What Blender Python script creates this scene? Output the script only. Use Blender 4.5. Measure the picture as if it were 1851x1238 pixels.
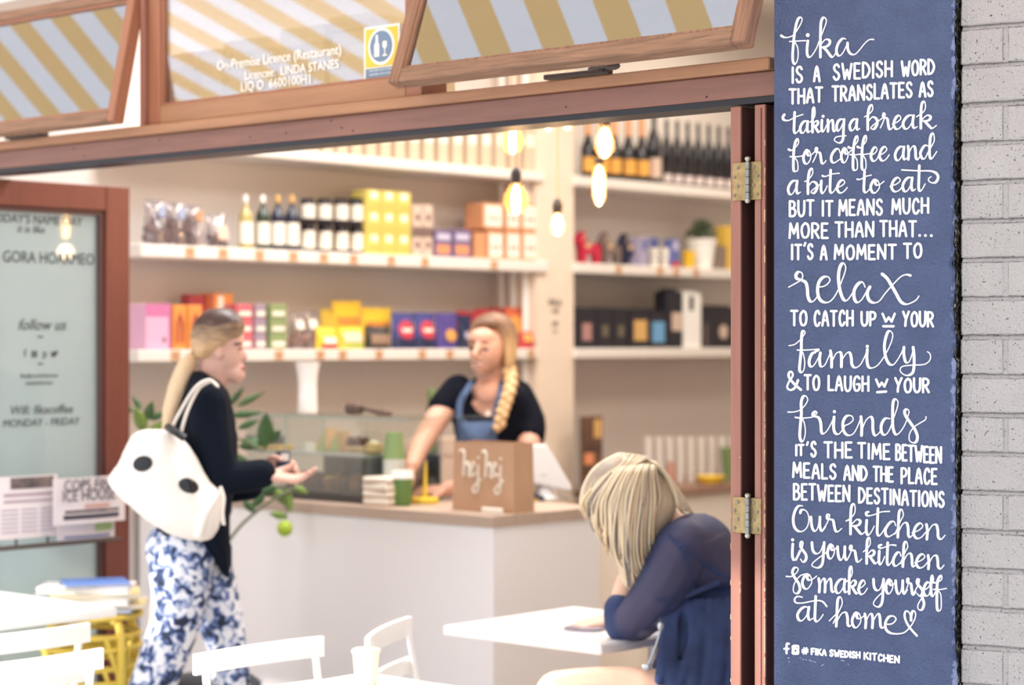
import bpy, bmesh, math, random
import numpy as np
from mathutils import Vector, Matrix, Euler
random.seed(7)
for o in list(bpy.data.objects): bpy.data.objects.remove(o)
SC = bpy.context.scene
COL = SC.collection
# ------------------------------------------------------------------ camera, world, lights
F = 3776.0                       # focal length in pixels of the 1851x1238 frame
EYE = 1.55
cam = bpy.data.cameras.new('camera'); camo = bpy.data.objects.new('camera', cam); COL.objects.link(camo)
cam.sensor_width = 36; cam.lens = 36*F/1851.0; cam.sensor_fit = 'HORIZONTAL'
camo.location = (0, 0, EYE); camo.rotation_euler = (math.pi/2, 0, 0)
cam.clip_start = .1; cam.clip_end = 200
cam.dof.use_dof = True; cam.dof.focus_distance = 4.42; cam.dof.aperture_fstop = 2.5
SC.camera = camo
SC.view_settings.view_transform = 'Standard'; SC.view_settings.look = 'None'
SC.view_settings.exposure = 0.0; SC.view_settings.gamma = 1.0; SC.view_settings.use_curve_mapping = False
W_ = bpy.data.worlds.new('world'); SC.world = W_; W_.use_nodes = True
nt = W_.node_tree; nt.nodes.clear()
sky_out = nt.nodes.new('ShaderNodeOutputWorld'); sky_bg = nt.nodes.new('ShaderNodeBackground')
tc = nt.nodes.new('ShaderNodeTexCoord'); sep = nt.nodes.new('ShaderNodeSeparateXYZ'); rmp = nt.nodes.new('ShaderNodeValToRGB')
nt.links.new(tc.outputs['Generated'], sep.inputs[0]); nt.links.new(sep.outputs[2], rmp.inputs[0])
rmp.color_ramp.elements[0].position = 0.0; rmp.color_ramp.elements[0].color = (.95, .96, 1.0, 1)
rmp.color_ramp.elements[1].position = 1.0; rmp.color_ramp.elements[1].color = (.62, .75, 1.0, 1)
nt.links.new(rmp.outputs[0], sky_bg.inputs[0]); sky_bg.inputs[1].default_value = 1.85
nt.links.new(sky_bg.outputs[0], sky_out.inputs[0])
# shop frame: u runs along the shop front (towards the right and the viewer), v runs into the shop
AX, AY = .4806, 4.6
UX, UY = .7456, -.6663
NX, NY = .6663, .7456
AN = AX*NX+AY*NY; AU = AX*UX+AY*UY
ANG = math.atan2(UY, UX)         # rotation of things that face the street
ANS = math.atan2(NY, NX)         # rotation of things on the side wall (front looks along +u)
def W(u, v, z=0): return Vector((AX+u*UX+v*NX, AY+u*UY+v*NY, z))
def PD(px, py, D): return Vector(((px-925.5)*D/F, D, EYE+(619-py)*D/F))
def D_v(px, v): return (v+AN)/((px-925.5)/F*NX+NY)
def D_u(px, u): return (u+AU)/((px-925.5)/F*UX+UY)
def u_at(px, v): D = D_v(px, v); return D*((px-925.5)/F*UX+UY)-AU
def v_at(px, u): D = D_u(px, u); return D*((px-925.5)/F*NX+NY)-AN
def z_at(py, D): return EYE+(619-py)*D/F
def D_z(py, z): return (EYE-z)*F/(py-619)
def uv(p): return ((p.x-AX)*UX+(p.y-AY)*UY, (p.x-AX)*NX+(p.y-AY)*NY)
# sun: low from the left, slips under the awning and reaches chairs and tables
sun = bpy.data.lights.new('sun', 'SUN'); suno = bpy.data.objects.new('sun', sun); COL.objects.link(suno)
sun.energy = 5.0; sun.angle = math.radians(1.2); sun.color = (1, .95, .88)
sdir = (Vector((UX, UY, 0))*(-.62)+Vector((NX, NY, 0))*(-1.0)+Vector((0, 0, .62))).normalized()
suno.rotation_euler = sdir.to_track_quat('Z', 'Y').to_euler(); suno.location = (-3, -3, 6)
def area(name, loc, rot, sx, sy, e, col):
    l = bpy.data.lights.new(name, 'AREA'); l.shape = 'RECTANGLE'; l.size = sx; l.size_y = sy; l.energy = e; l.color = col
    o = bpy.data.objects.new(name, l); COL.objects.link(o); o.location = loc; o.rotation_euler = rot; return o
# unseen fill lights added to brighten the shop (panels built with the ceiling)
CEIL = 3.25
FILL_PANELS = [(-2.4, .95, 36, (1, .98, .98)), (-1.2, 1.2, 30, (1, .98, .98)), (-2.3, 2.6, 34, (1, .92, .82)), (-1.0, 3.1, 27, (1, .88, .74)), (-2.6, 4.3, 21, (1, .86, .70))]
for i, (u, v, e, c) in enumerate(FILL_PANELS):
    area('added_ceiling_fill', W(u, v, CEIL-.075), (0, 0, ANG), .9, .5, e, c)
# ------------------------------------------------------------------ materials
def lin(c):
    c = c/255.0
    return c/12.92 if c <= .04045 else ((c+.055)/1.055)**2.4
def rgb(r, g, b): return (lin(r), lin(g), lin(b), 1)
MATS = {}
def mat(name, col, rough=.6, metal=0, bump=0, bscale=60, var=0, vscale=8, alpha=1, emit=None, trans=0, sheen=0, coat=0, wood=None, spec=None, col2=None):
    if name in MATS: return MATS[name]
    if any(k in name for k in ('foil', 'card', 'print', 'picture', 'band', 'disc')) and max(col) > 90: col = tuple(c*.86+g*.14 for c, g in zip(col, (188, 170, 158)))   # haze painted in: packaging colours blended towards warm grey
    m = bpy.data.materials.new(name); m.use_nodes = True; n = m.node_tree.nodes; L = m.node_tree.links
    b = n['Principled BSDF']; c = rgb(*col)
    b.inputs['Base Color'].default_value = c; b.inputs['Roughness'].default_value = rough; b.inputs['Metallic'].default_value = metal
    if spec is not None: b.inputs['Specular IOR Level'].default_value = spec
    if alpha < 1: b.inputs['Alpha'].default_value = alpha
    if trans: b.inputs['Transmission Weight'].default_value = trans
    if sheen: b.inputs['Sheen Weight'].default_value = sheen
    if coat: b.inputs['Coat Weight'].default_value = coat
    if emit: b.inputs['Emission Color'].default_value = rgb(*emit[0]); b.inputs['Emission Strength'].default_value = emit[1]
    t = n.new('ShaderNodeTexCoord')
    if var or wood:
        nz = n.new('ShaderNodeTexNoise'); nz.inputs['Scale'].default_value = vscale; nz.inputs['Detail'].default_value = 6
        src = t.outputs['Object']
        if wood:
            mp = n.new('ShaderNodeMapping'); mp.inputs['Scale'].default_value = wood; L.new(src, mp.inputs[0]); src = mp.outputs[0]
            nz.inputs['Distortion'].default_value = .6
        L.new(src, nz.inputs['Vector'])
        r = n.new('ShaderNodeValToRGB'); r.color_ramp.elements[0].position = .3; r.color_ramp.elements[1].position = .7
        k = var or .2
        if col2: r.color_ramp.elements[0].color = rgb(*col2); r.color_ramp.elements[1].color = c
        else:
            r.color_ramp.elements[0].color = (c[0]*(1-k), c[1]*(1-k), c[2]*(1-k), 1)
            r.color_ramp.elements[1].color = (min(1, c[0]*(1+k*.7)), min(1, c[1]*(1+k*.7)), min(1, c[2]*(1+k*.7)), 1)
        L.new(nz.outputs['Fac'], r.inputs[0]); L.new(r.outputs[0], b.inputs['Base Color'])
    if bump:
        nb = n.new('ShaderNodeTexNoise'); nb.inputs['Scale'].default_value = bscale; nb.inputs['Detail'].default_value = 8
        L.new(t.outputs['Object'], nb.inputs['Vector'])
        bp = n.new('ShaderNodeBump'); bp.inputs['Strength'].default_value = bump; bp.inputs['Distance'].default_value = .004
        L.new(nb.outputs['Fac'], bp.inputs['Height']); L.new(bp.outputs[0], b.inputs['Normal'])
    MATS[name] = m; return m
def glassmat(name, tint=(255, 255, 255), refl=.3, haze=0, hcol=(220, 228, 232), rough=.0):
    if name in MATS: return MATS[name]
    m = bpy.data.materials.new(name); m.use_nodes = True; n = m.node_tree.nodes; L = m.node_tree.links
    for x in list(n):
        if x.type == 'BSDF_PRINCIPLED': n.remove(x)
    out = [x for x in n if x.type == 'OUTPUT_MATERIAL'][0]
    tr = n.new('ShaderNodeBsdfTransparent'); tr.inputs[0].default_value = rgb(*tint)
    gl = n.new('ShaderNodeBsdfGlossy'); gl.inputs['Roughness'].default_value = rough
    mx = n.new('ShaderNodeMixShader'); fr = n.new('ShaderNodeLayerWeight'); fr.inputs['Blend'].default_value = .35
    mr = n.new('ShaderNodeMapRange'); mr.inputs['To Min'].default_value = refl*.55; mr.inputs['To Max'].default_value = min(1, refl*2.2)
    L.new(fr.outputs['Fresnel'], mr.inputs['Value']); L.new(mr.outputs[0], mx.inputs[0]); L.new(tr.outputs[0], mx.inputs[1]); L.new(gl.outputs[0], mx.inputs[2])
    last = mx
    if haze:
        df = n.new('ShaderNodeBsdfDiffuse'); df.inputs[0].default_value = rgb(*hcol)
        tl = n.new('ShaderNodeBsdfTranslucent'); tl.inputs[0].default_value = rgb(*hcol)
        ad = n.new('ShaderNodeMixShader'); ad.inputs[0].default_value = .5; L.new(df.outputs[0], ad.inputs[1]); L.new(tl.outputs[0], ad.inputs[2])
        m2 = n.new('ShaderNodeMixShader'); m2.inputs[0].default_value = haze
        L.new(mx.outputs[0], m2.inputs[1]); L.new(ad.outputs[0], m2.inputs[2]); last = m2
    L.new(last.outputs[0], out.inputs[0])
    MATS[name] = m; return m
# ------------------------------------------------------------------ mesh builder
def rotm(rx=0, ry=0, rz=0): return Euler((rx, ry, rz)).to_matrix()
class MB:
    def __init__(s): s.v = []; s.f = []; s.mi = []; s.mats = []; s.cur = 0
    def use(s, m):
        if m not in s.mats: s.mats.append(m)
        s.cur = s.mats.index(m); return s
    def add(s, vs, fs):
        b = len(s.v); s.v += [Vector(q) for q in vs]; s.f += [tuple(b+i for i in f) for f in fs]; s.mi += [s.cur]*len(fs); return s
    def box(s, x0, x1, y0, y1, z0, z1, R=None, c=None):
        vs = [Vector((x, y, z)) for z in (z0, z1) for y in (y0, y1) for x in (x0, x1)]
        if R is not None:
            c = Vector(c) if c is not None else sum(vs, Vector())/8
            vs = [R@(q-c)+c for q in vs]
        return s.add(vs, [(0, 2, 3, 1), (4, 5, 7, 6), (0, 1, 5, 4), (2, 6, 7, 3), (0, 4, 6, 2), (1, 3, 7, 5)])
    def cbox(s, x0, x1, y0, y1, z0, z1, b=.004):
        # box with chamfered upright and horizontal edges
        b = min(b, abs(x1-x0)*.45, abs(y1-y0)*.45, abs(z1-z0)*.45)
        vs = []; idx = {}
        for zi, z in enumerate((z0, z0+b, z1-b, z1)):
            k = b if zi in (0, 3) else 0
            for (x, y) in ((x0+b+k*0, y0+k), (x1-b, y0+k), (x1-k, y0+b), (x1-k, y1-b), (x1-b, y1-k), (x0+b, y1-k), (x0+k, y1-b), (x0+k, y0+b)): vs.append((x, y, z))
        fs = [tuple(reversed(range(8))), tuple(range(24, 32))]
        for r in range(3):
            for i in range(8):
                j = (i+1) % 8; fs.append((r*8+i, r*8+j, r*8+8+j, r*8+8+i))
        return s.add(vs, fs)
    def lathe(s, prof, n=20, c=(0, 0, 0), R=None, cap=True, sx=1, sy=1):
        c = Vector(c); vs = []
        for (r, z) in prof:
            for i in range(n):
                a = 2*math.pi*i/n; q = Vector((r*math.cos(a)*sx, r*math.sin(a)*sy, z))
                if R is not None: q = R@q
                vs.append(q+c)
        fs = []
        for k in range(len(prof)-1):
            for i in range(n):
                j = (i+1) % n; fs.append((k*n+i, k*n+j, (k+1)*n+j, (k+1)*n+i))
        if cap:
            fs.append(tuple(reversed(range(n)))); fs.append(tuple((len(prof)-1)*n+i for i in range(n)))
        return s.add(vs, fs)
    def ell(s, c, r, R=None, n=14, m=9):
        c = Vector(c); r = Vector(r) if not isinstance(r, (int, float)) else Vector((r, r, r)); vs = [(0, 0, -1)]
        for k in range(1, m):
            p = -math.pi/2+math.pi*k/m
            for i in range(n):
                a = 2*math.pi*i/n; vs.append((math.cos(p)*math.cos(a), math.cos(p)*math.sin(a), math.sin(p)))
        vs.append((0, 0, 1))
        out = []
        for q in vs:
            q = Vector((q[0]*r.x, q[1]*r.y, q[2]*r.z))
            if R is not None: q = R@q
            out.append(q+c)
        fs = []
        for i in range(n):
            j = (i+1) % n; fs.append((0, 1+j, 1+i)); fs.append((len(vs)-1, 1+(m-2)*n+i, 1+(m-2)*n+j))
            for k in range(m-2): fs.append((1+k*n+i, 1+k*n+j, 1+(k+1)*n+j, 1+(k+1)*n+i))
        return s.add(out, fs)
    def tube(s, pts, rad, n=10, flat=1.0, ref=None, cap=True):
        pts = [Vector(p) for p in pts]
        if isinstance(rad, (int, float)): rad = [rad]*len(pts)
        vs = []; up = Vector(ref) if ref is not None else None
        N = len(pts)
        for i, p in enumerate(pts):
            t = (pts[min(i+1, N-1)]-pts[max(i-1, 0)])
            if t.length < 1e-9: t = Vector((0, 0, 1))
            t.normalize()
            if up is None: up = Vector((0, 0, 1)) if abs(t.z) < .9 else Vector((1, 0, 0))
            a = up-t*up.dot(t)
            if a.length < 1e-6: a = t.orthogonal()
            a.normalize(); b = t.cross(a)
            if ref is None: up = a
            r = rad[i]; r1, r2 = (r if isinstance(r, tuple) else (r, r*flat))
            for k in range(n):
                q = 2*math.pi*k/n; vs.append(p+a*(r1*math.cos(q))+b*(r2*math.sin(q)))
        fs = []
        for i in range(N-1):
            for k in range(n):
                j = (k+1) % n; fs.append((i*n+k, i*n+j, (i+1)*n+j, (i+1)*n+k))
        if cap: fs.append(tuple(reversed(range(n)))); fs.append(tuple((N-1)*n+k for k in range(n)))
        return s.add(vs, fs)
    def limb(s, pts, rad, n=12):
        # tube with round ends, used for bodies
        s.tube(smooth_path(pts, 3), smooth_vals(rad if not isinstance(rad, (int, float)) else [rad]*len(pts), 3), n)
        r0 = rad[0] if not isinstance(rad, (int, float)) else rad; r1 = rad[-1] if not isinstance(rad, (int, float)) else rad
        r0 = min(r0) if isinstance(r0, tuple) else r0; r1 = min(r1) if isinstance(r1, tuple) else r1
        s.ell(pts[0], r0*.98); s.ell(pts[-1], r1*.98); return s
    def prism(s, poly, y0, y1, axis='y'):
        # poly of (x, z) extruded along y; or (x, y) extruded along z
        n = len(poly)
        if axis == 'y': vs = [(a, y0, b) for a, b in poly]+[(a, y1, b) for a, b in poly]
        elif axis == 'z': vs = [(a, b, y0) for a, b in poly]+[(a, b, y1) for a, b in poly]
        else: vs = [(y0, a, b) for a, b in poly]+[(y1, a, b) for a, b in poly]
        fs = [tuple(range(n)), tuple(reversed(range(n, 2*n)))]+[(i, i+n, (i+1) % n+n, (i+1) % n) for i in range(n)]
        return s.add(vs, fs)
    def build(s, name, m=None, parent=None, loc=None, rz=0, smooth=False, bevel=0, rot=None):
        me = bpy.data.meshes.new(name); me.from_pydata([tuple(q) for q in s.v], [], s.f)
        if s.mats:
            for q in s.mats: me.materials.append(q)
            me.polygons.foreach_set('material_index', s.mi)
        elif m: me.materials.append(m)
        bm = bmesh.new(); bm.from_mesh(me); bmesh.ops.recalc_face_normals(bm, faces=bm.faces); bm.to_mesh(me); bm.free()
        if smooth:
            me.shade_smooth()
            if smooth != 'all': me.set_sharp_from_angle(angle=math.radians(42))
        o = bpy.data.objects.new(name, me); COL.objects.link(o)
        if parent: o.parent = parent
        if loc is not None: o.location = loc
        if rz: o.rotation_euler = (0, 0, rz)
        if rot is not None: o.rotation_euler = rot
        if bevel:
            bv = o.modifiers.new('bevel', 'BEVEL'); bv.width = bevel; bv.segments = 2; bv.limit_method = 'ANGLE'
        return o
def smooth_path(pts, k=4):
    pts = [Vector(p) for p in pts]
    if len(pts) < 3: return [pts[0].lerp(pts[-1], i/(k)) for i in range(k+1)]
    out = []
    for i in range(len(pts)-1):
        p0 = pts[max(i-1, 0)]; p1 = pts[i]; p2 = pts[i+1]; p3 = pts[min(i+2, len(pts)-1)]
        for j in range(k):
            t = j/k; out.append(.5*((2*p1)+(p2-p0)*t+(2*p0-5*p1+4*p2-p3)*t*t+(3*p1-p0-3*p2+p3)*t**3))
    out.append(pts[-1]); return out
def smooth_vals(v, k=4):
    out = []
    if len(v) < 3: k2 = k
    for i in range(len(v)-1):
        for j in range(k):
            t = j/k; a, b = v[i], v[i+1]
            if isinstance(a, tuple) or isinstance(b, tuple):
                a = a if isinstance(a, tuple) else (a, a); b = b if isinstance(b, tuple) else (b, b)
                out.append((a[0]+(b[0]-a[0])*t, a[1]+(b[1]-a[1])*t))
            else: out.append(a+(b-a)*t)
    out.append(v[-1]); return out
def organic(mb, name, m, parent, loc=None, voxel=.006, it=4, disp=None):
    # fuse overlapping volumes into one continuous skin
    o = mb.build('tmp', m); o.data.materials.clear()
    r = o.modifiers.new('r', 'REMESH'); r.mode = 'VOXEL'; r.voxel_size = voxel; r.use_smooth_shade = True
    s = o.modifiers.new('s', 'SMOOTH'); s.iterations = it; s.factor = .6
    dg = bpy.context.evaluated_depsgraph_get(); me = bpy.data.meshes.new_from_object(o.evaluated_get(dg))
    bpy.data.objects.remove(o); me.materials.clear(); me.materials.append(m); me.name = name
    me.shade_smooth()
    q = bpy.data.objects.new(name, me); COL.objects.link(q)
    if parent: q.parent = parent
    if loc is not None: q.location = loc
    return q
def puffy(mb, poly, conv, thick, res=3.0, power=.5, mid=0.0):
    # inflate an outline: poly in 2D, conv(x, y, h) -> 3D point at height h off the mid plane; closed volume
    P = [(a, b) for a, b in poly]
    xs = [p[0] for p in P]; ys = [p[1] for p in P]
    nx = int((max(xs)-min(xs))/res)+3; ny = int((max(ys)-min(ys))/res)+3
    X, Y = np.meshgrid(np.arange(nx)*res+min(xs)-res, np.arange(ny)*res+min(ys)-res, indexing='ij')
    ins = np.zeros(X.shape, bool); d = np.full(X.shape, 1e9)
    for i in range(len(P)):
        x1, y1 = P[i]; x2, y2 = P[(i+1) % len(P)]
        c = ((y1 > Y) != (y2 > Y)) & (X < (x2-x1)*(Y-y1)/((y2-y1) if y2 != y1 else 1e-9)+x1); ins ^= c
        L2 = (x2-x1)**2+(y2-y1)**2+1e-9; t = np.clip(((X-x1)*(x2-x1)+(Y-y1)*(y2-y1))/L2, 0, 1)
        d = np.minimum(d, np.hypot(X-x1-t*(x2-x1), Y-y1-t*(y2-y1)))
    if not ins.any(): return mb
    dm = d[ins].max(); q = np.clip(d/dm, 0, 1); h = np.where(ins, (1-(1-q)**2)**power, 0)*thick/2
    vs = []; idf = {}; idb = {}; fs = []
    cells = [(i, j) for i in range(nx-1) for j in range(ny-1) if ins[i, j] and ins[i+1, j] and ins[i, j+1] and ins[i+1, j+1]]
    cs = set(cells)
    def vid(D, i, j, s):
        if (i, j) not in D: D[(i, j)] = len(vs); vs.append(conv(float(X[i, j]), float(Y[i, j]), s*(float(h[i, j])+thick*.04)))
        return D[(i, j)]
    for (i, j) in cells:
        a = [vid(idf, *q, 1) for q in ((i, j), (i+1, j), (i+1, j+1), (i, j+1))]; b = [vid(idb, *q, -1) for q in ((i, j), (i+1, j), (i+1, j+1), (i, j+1))]
        fs.append(tuple(a)); fs.append(tuple(reversed(b)))
        for (di, dj, p, r) in ((0, -1, 0, 1), (1, 0, 1, 2), (0, 1, 2, 3), (-1, 0, 3, 0)):
            if (i+di, j+dj) not in cs: fs.append((a[p], b[p], b[r], a[r]))
    mb.add(vs, fs); return mb
def smooth_poly(P, k=3):
    n = len(P); out = []
    for i in range(n):
        p0, p1, p2, p3 = P[(i-1) % n], P[i], P[(i+1) % n], P[(i+2) % n]
        for j in range(k):
            t = j/k; out.append(tuple(.5*(2*p1[c]+(p2[c]-p0[c])*t+(2*p0[c]-5*p1[c]+4*p2[c]-p3[c])*t*t+(3*p1[c]-p0[c]-3*p2[c]+p3[c])*t**3) for c in (0, 1)))
    return out
def tag(o, label=None, cat=None, group=None, kind=None):
    if label: o['label'] = label
    if cat: o['category'] = cat
    if group: o['group'] = group
    if kind: o['kind'] = kind
    return o
def thing(name, loc, rz, label, cat, group=None):
    o = bpy.data.objects.new(name, None); COL.objects.link(o); o.location = loc; o.rotation_euler = (0, 0, rz); o.empty_display_size = .05
    return tag(o, label, cat, group)
def struct(o): o['kind'] = 'structure'; return o
def surf_patch(tgt, pts, name, m, parent, lift=.0015):
    # thin patch that lies on a curved surface: pts is a grid of points, projected along +y onto the target
    from mathutils.bvhtree import BVHTree
    me = tgt.data; bv = BVHTree.FromPolygons([v.co for v in me.vertices], [p.vertices[:] for p in me.polygons]); vs = []; ok = True
    off = tgt.location
    for row in pts:
        for q in row:
            d = Vector((q.x+parent.location.x, q.y+parent.location.y, q.z+parent.location.z-EYE)).normalized() if True else None
            h = bv.ray_cast(q-d*.6-off, d)
            vs.append((h[0]+off-d*lift) if h[0] is not None else q)
    n2 = len(pts[0]); fs = [(i*n2+j, (i+1)*n2+j, (i+1)*n2+j+1, i*n2+j+1) for i in range(len(pts)-1) for j in range(n2-1)]
    b = MB(); b.add(vs, fs); return b.build(name, m, parent, smooth='all')
def disc_grid(fn, cx, cy, rx, ry, ang=0, n=9):
    g = []
    for i in range(n):
        row = []
        for j in range(n):
            a, c = -1+2*i/(n-1), -1+2*j/(n-1); x, y = a*math.sqrt(1-c*c/2)*rx, c*math.sqrt(1-a*a/2)*ry
            row.append(fn(cx+x*math.cos(ang)-y*math.sin(ang), cy+x*math.sin(ang)+y*math.cos(ang)))
        g.append(row)
    return g
def dup(root, loc=None, rz=None, label=None, group=None):
    def cp(o, par):
        c = o.copy(); COL.objects.link(c)
        if par: c.parent = par
        for k in kids.get(o, []): cp(k, c)
        return c
    kids = {}
    for o in COL.objects:
        if o.parent: kids.setdefault(o.parent, []).append(o)
    r = cp(root, None)
    if loc is not None: r.location = loc
    if rz is not None: r.rotation_euler = (0, 0, rz)
    if label: r['label'] = label
    if group: r['group'] = group
    return r
def textmesh(s, size, name, m, parent, loc, rot, depth=.0006, align='CENTER', sx=1, shear=0):
    c = bpy.data.curves.new('t', 'FONT'); c.body = s; c.size = size; c.align_x = align; c.extrude = depth; c.shear = shear; c.resolution_u = 3
    o = bpy.data.objects.new('t', c); COL.objects.link(o); dg = bpy.context.evaluated_depsgraph_get()
    me = bpy.data.meshes.new_from_object(o.evaluated_get(dg)); bpy.data.objects.remove(o)
    me.materials.clear(); me.materials.append(m); me.name = name
    q = bpy.data.objects.new(name, me); COL.objects.link(q); q.parent = parent; q.location = loc; q.rotation_euler = rot; q.scale = (sx, 1, 1); return q
# ------------------------------------------------------------------ setting
TIMB = mat('stained_timber', (134, 94, 84), .45, bump=.25, bscale=40, wood=(3, 40, 40), vscale=1.2, var=.16)
TIMBV = mat('stained_timber_upright', (158, 108, 94), .42, bump=.25, bscale=40, wood=(40, 40, 2.5), vscale=1.2, var=.13)
TIMBD = mat('shaded_stained_timber', (78, 48, 46), .5, bump=.2, wood=(40, 40, 2.5), vscale=1.2, var=.12)  # shade on leaf sides and jamb put into this darker timber colour
TIMBL = mat('light_stained_timber', (168, 122, 90), .42, bump=.25, bscale=40, wood=(2.5, 40, 40), vscale=1.4, var=.14)
TIMBLV = mat('light_stained_timber_upright', (160, 106, 80), .42, bump=.25, bscale=40, wood=(40, 40, 2.5), vscale=1.4, var=.14)
WEATH = mat('weathered_timber', (142, 108, 86), .6, bump=.6, bscale=50, wood=(3, 45, 45), vscale=2.4, var=.42)
WEATHV = mat('weathered_timber_upright', (142, 104, 82), .6, bump=.6, bscale=50, wood=(45, 45, 3), vscale=2.4, var=.38)
WALLM = mat('painted_plaster', (222, 214, 208), .75, bump=.25, bscale=14, var=.03, vscale=3)
WHITE = mat('white_gloss_paint', (240, 238, 235), .4)
CEILM = mat('ceiling_paint', (228, 222, 214), .8)
FLOORM = mat('grey_screed', (140, 132, 124), .55, bump=.2, var=.12, vscale=5)
PAVE = mat('street_paving', (198, 194, 188), .8, bump=.5, var=.12, vscale=4)
def sbox(name, u0, u1, v0, v1, z0, z1, m, kind='structure', parent=None, bevel=0):
    b = MB(); b.box(0, u1-u0, 0, v1-v0, 0, z1-z0); o = b.build(name, m, parent, W(u0, v0, z0), ANG, bevel=bevel)
    if kind: o['kind'] = kind
    return o
SW = -3.57                        # plane of the shop's left wall
sbox('floor', SW-.2, 1.2, -.05, 6.2, -.12, 0, FLOORM)
sbox('ground', -9, 4, -9, -.05, -.12, -.005, PAVE)
sbox('wall_left', SW-.2, SW, -.02, 6.2, 0, CEIL, WALLM)
sbox('wall_back', SW, 1.2, 6.0, 6.2, 0, CEIL, WALLM)
sbox('wall_right', .95, 1.15, .3, 6.0, 0, CEIL, WALLM)
sbox('ceiling', SW-.2, 1.2, -.05, 6.2, CEIL, CEIL+.15, CEILM)
sbox('wall_header', -7, .105, -.03, .12, 2.59, CEIL, WHITE)
sbox('wall_front', -7, SW, -.02, .15, 0, 2.59, WALLM)
for u, v, e, c in FILL_PANELS:  # made-up panels that carry the added fill lights
    b = MB(); b.use(WHITE).box(-.5, .5, -.3, .3, 0, .05); fx = b.build('added_fill_panel', None, None, W(u, v, CEIL-.055), ANG)
    tag(fx, 'unseen white fill panel added on the ceiling to brighten the shop', 'light', 'added ceiling fill panels')
# pillar on the left wall
pv0 = v_at(970, -3.31); pv1 = v_at(1037, -3.31)
pil = sbox('wall_pillar', SW, -3.31, pv0, pv1, 0, CEIL, mat('pillar_paint', (226, 208, 190), .7, bump=.2, var=.03))
for k, u in enumerate((-3.36, -3.43, -3.50)):
    b = MB(); b.lathe([(.014, 0), (.014, CEIL-.02)], 10); o = b.build('conduit_pipe', WHITE, pil, None, smooth=True)
    o.location = (u-SW, -.018, 0)
DKP = mat('dark_print', (60, 56, 58), .6)
for (y0, s_, tx) in ((553, .030, 'FIKA'), (566, .022, 'wifi'), (588, .022, 'ask'), (601, .018, 'us')):
    D = D_u(1003, -3.31); q = Matrix.Rotation(math.pi/2, 4, 'Z')
    t = textmesh(tx, s_*1.5, 'wall_sticker', DKP, pil, (-3.31-SW+.002, v_at(1003, -3.31)-pv0, z_at(y0, D)), (math.pi/2, 0, math.pi/2))
# ------------------------------------------------------------------ shop front: transom, sills, posts
BU0, BU1 = -3.56, .118
t1 = sbox('trim_1', BU0, BU1, 0, .11, 2.086, 2.139, TIMB, bevel=.002); t1['label'] = 'purple brown stained timber transom beam over the opening'
b = MB(); b.use(TIMBL).cbox(0, BU1-BU0, -.022, .11, 0, .027, .003); t2 = b.build('trim_2', None, None, W(BU0, 0, 2.140), ANG); struct(t2); t2['label'] = 'lighter timber sill strip on top of the transom'
TRK = mat('black_track', (34, 38, 48), .4, metal=.3)
t3 = sbox('trim_3', BU0, BU1, .004, .10, 2.072, 2.0855, TRK); t3['label'] = 'black metal sliding track under the transom'
# nail heads and dents along the transom
b = MB()
for k in range(16):
    u = random.uniform(.1, BU1-BU0-.1); z = random.uniform(2.094, 2.13)
    b.ell((u, -.0005, z-2.086), (.0025, .0015, .0025), n=8, m=6)
o = b.build('nail_head', mat('nail', (70, 50, 48), .5, metal=.5), t1); o['kind'] = 'stuff'
for n_, (px0, px1, m_) in enumerate(((258.5, 266, TIMBV), (760, 768, TIMBLV))):
    u0, u1 = u_at(px0, 0), u_at(px1, 0)
    o = sbox('trim_%d' % (n_+4), u0, u1, -.012, .08, 2.168, 2.59, m_, bevel=.002); o['label'] = 'slim timber mullion between the top windows'
U1L = -3.15; MU1 = u_at(258.5, 0); MU1r = u_at(266, 0); MU2 = u_at(760, 0); MU2r = u_at(768, 0)
PANE = glassmat('window_glass', (252, 252, 254), .56); PANE2 = glassmat('fixed_window_glass', (253, 253, 254), .34)
BRASS = mat('aged_brass', (172, 152, 112), .45, metal=.75, bump=.5, bscale=160, var=.25, vscale=60)
IRON = mat('dark_iron', (84, 74, 70), .5, metal=.6, bump=.3, bscale=120)
def window(n, u0, u1, z0, z1, tilt, v, mh, mv, st, label):
    w = u1-u0; h = (z1-z0)/math.cos(tilt)
    r = bpy.data.objects.new('window_%d' % n, None); COL.objects.link(r); r.location = W(u0, v, z1); r.rotation_euler = (-tilt, 0, ANG)
    r['kind'] = 'structure'; r['label'] = label
    for nm, (x0, x1, za, zb), m_ in (('stile', (0, st, -h, 0), mv), ('stile', (w-st, w, -h, 0), mv), ('bottom_rail', (st, w-st, -h, -h+st), mh), ('top_rail', (st, w-st, -st, 0), mh)):
        b = MB(); b.cbox(x0, x1, -.018, .022, za, zb, .003)
        b.build(nm, m_, r)
    # glazing bead and pane
    b = MB(); q = .008
    for (x0, x1, za, zb) in ((st, st+q, -h+st, -st), (w-st-q, w-st, -h+st, -st), (st+q, w-st-q, -h+st, -h+st+q), (st+q, w-st-q, -st-q, -st)): b.box(x0, x1, -.012, .0, za, zb)
    b.build('glazing_bead', mv, r)
    b = MB(); b.box(st+.001, w-st-.001, -.004, -.001, -h+st, -st); b.build('glass_pane', PANE if n != 2 else PANE2, r)
    return r, w, h
w1, _, h1 = window(1, U1L, MU1-.004, 2.174, 2.56, .21, -.004, WEATH, TIMBLV, .032, 'left top hung sash window, pushed open, brown timber frame')
w2, ww2, h2 = window(2, MU1r+.002, MU2-.002, 2.169, 2.60, 0, .02, TIMBL, TIMBLV, .052, 'fixed middle top window with licence lettering on the glass')
w3, ww3, h3 = window(3, u_at(766, 0)+.0, .128, 2.182, 2.49, .337, -.004, WEATH, WEATHV, .036, 'right top hung sash window, pushed open, weathered timber frame')
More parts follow.
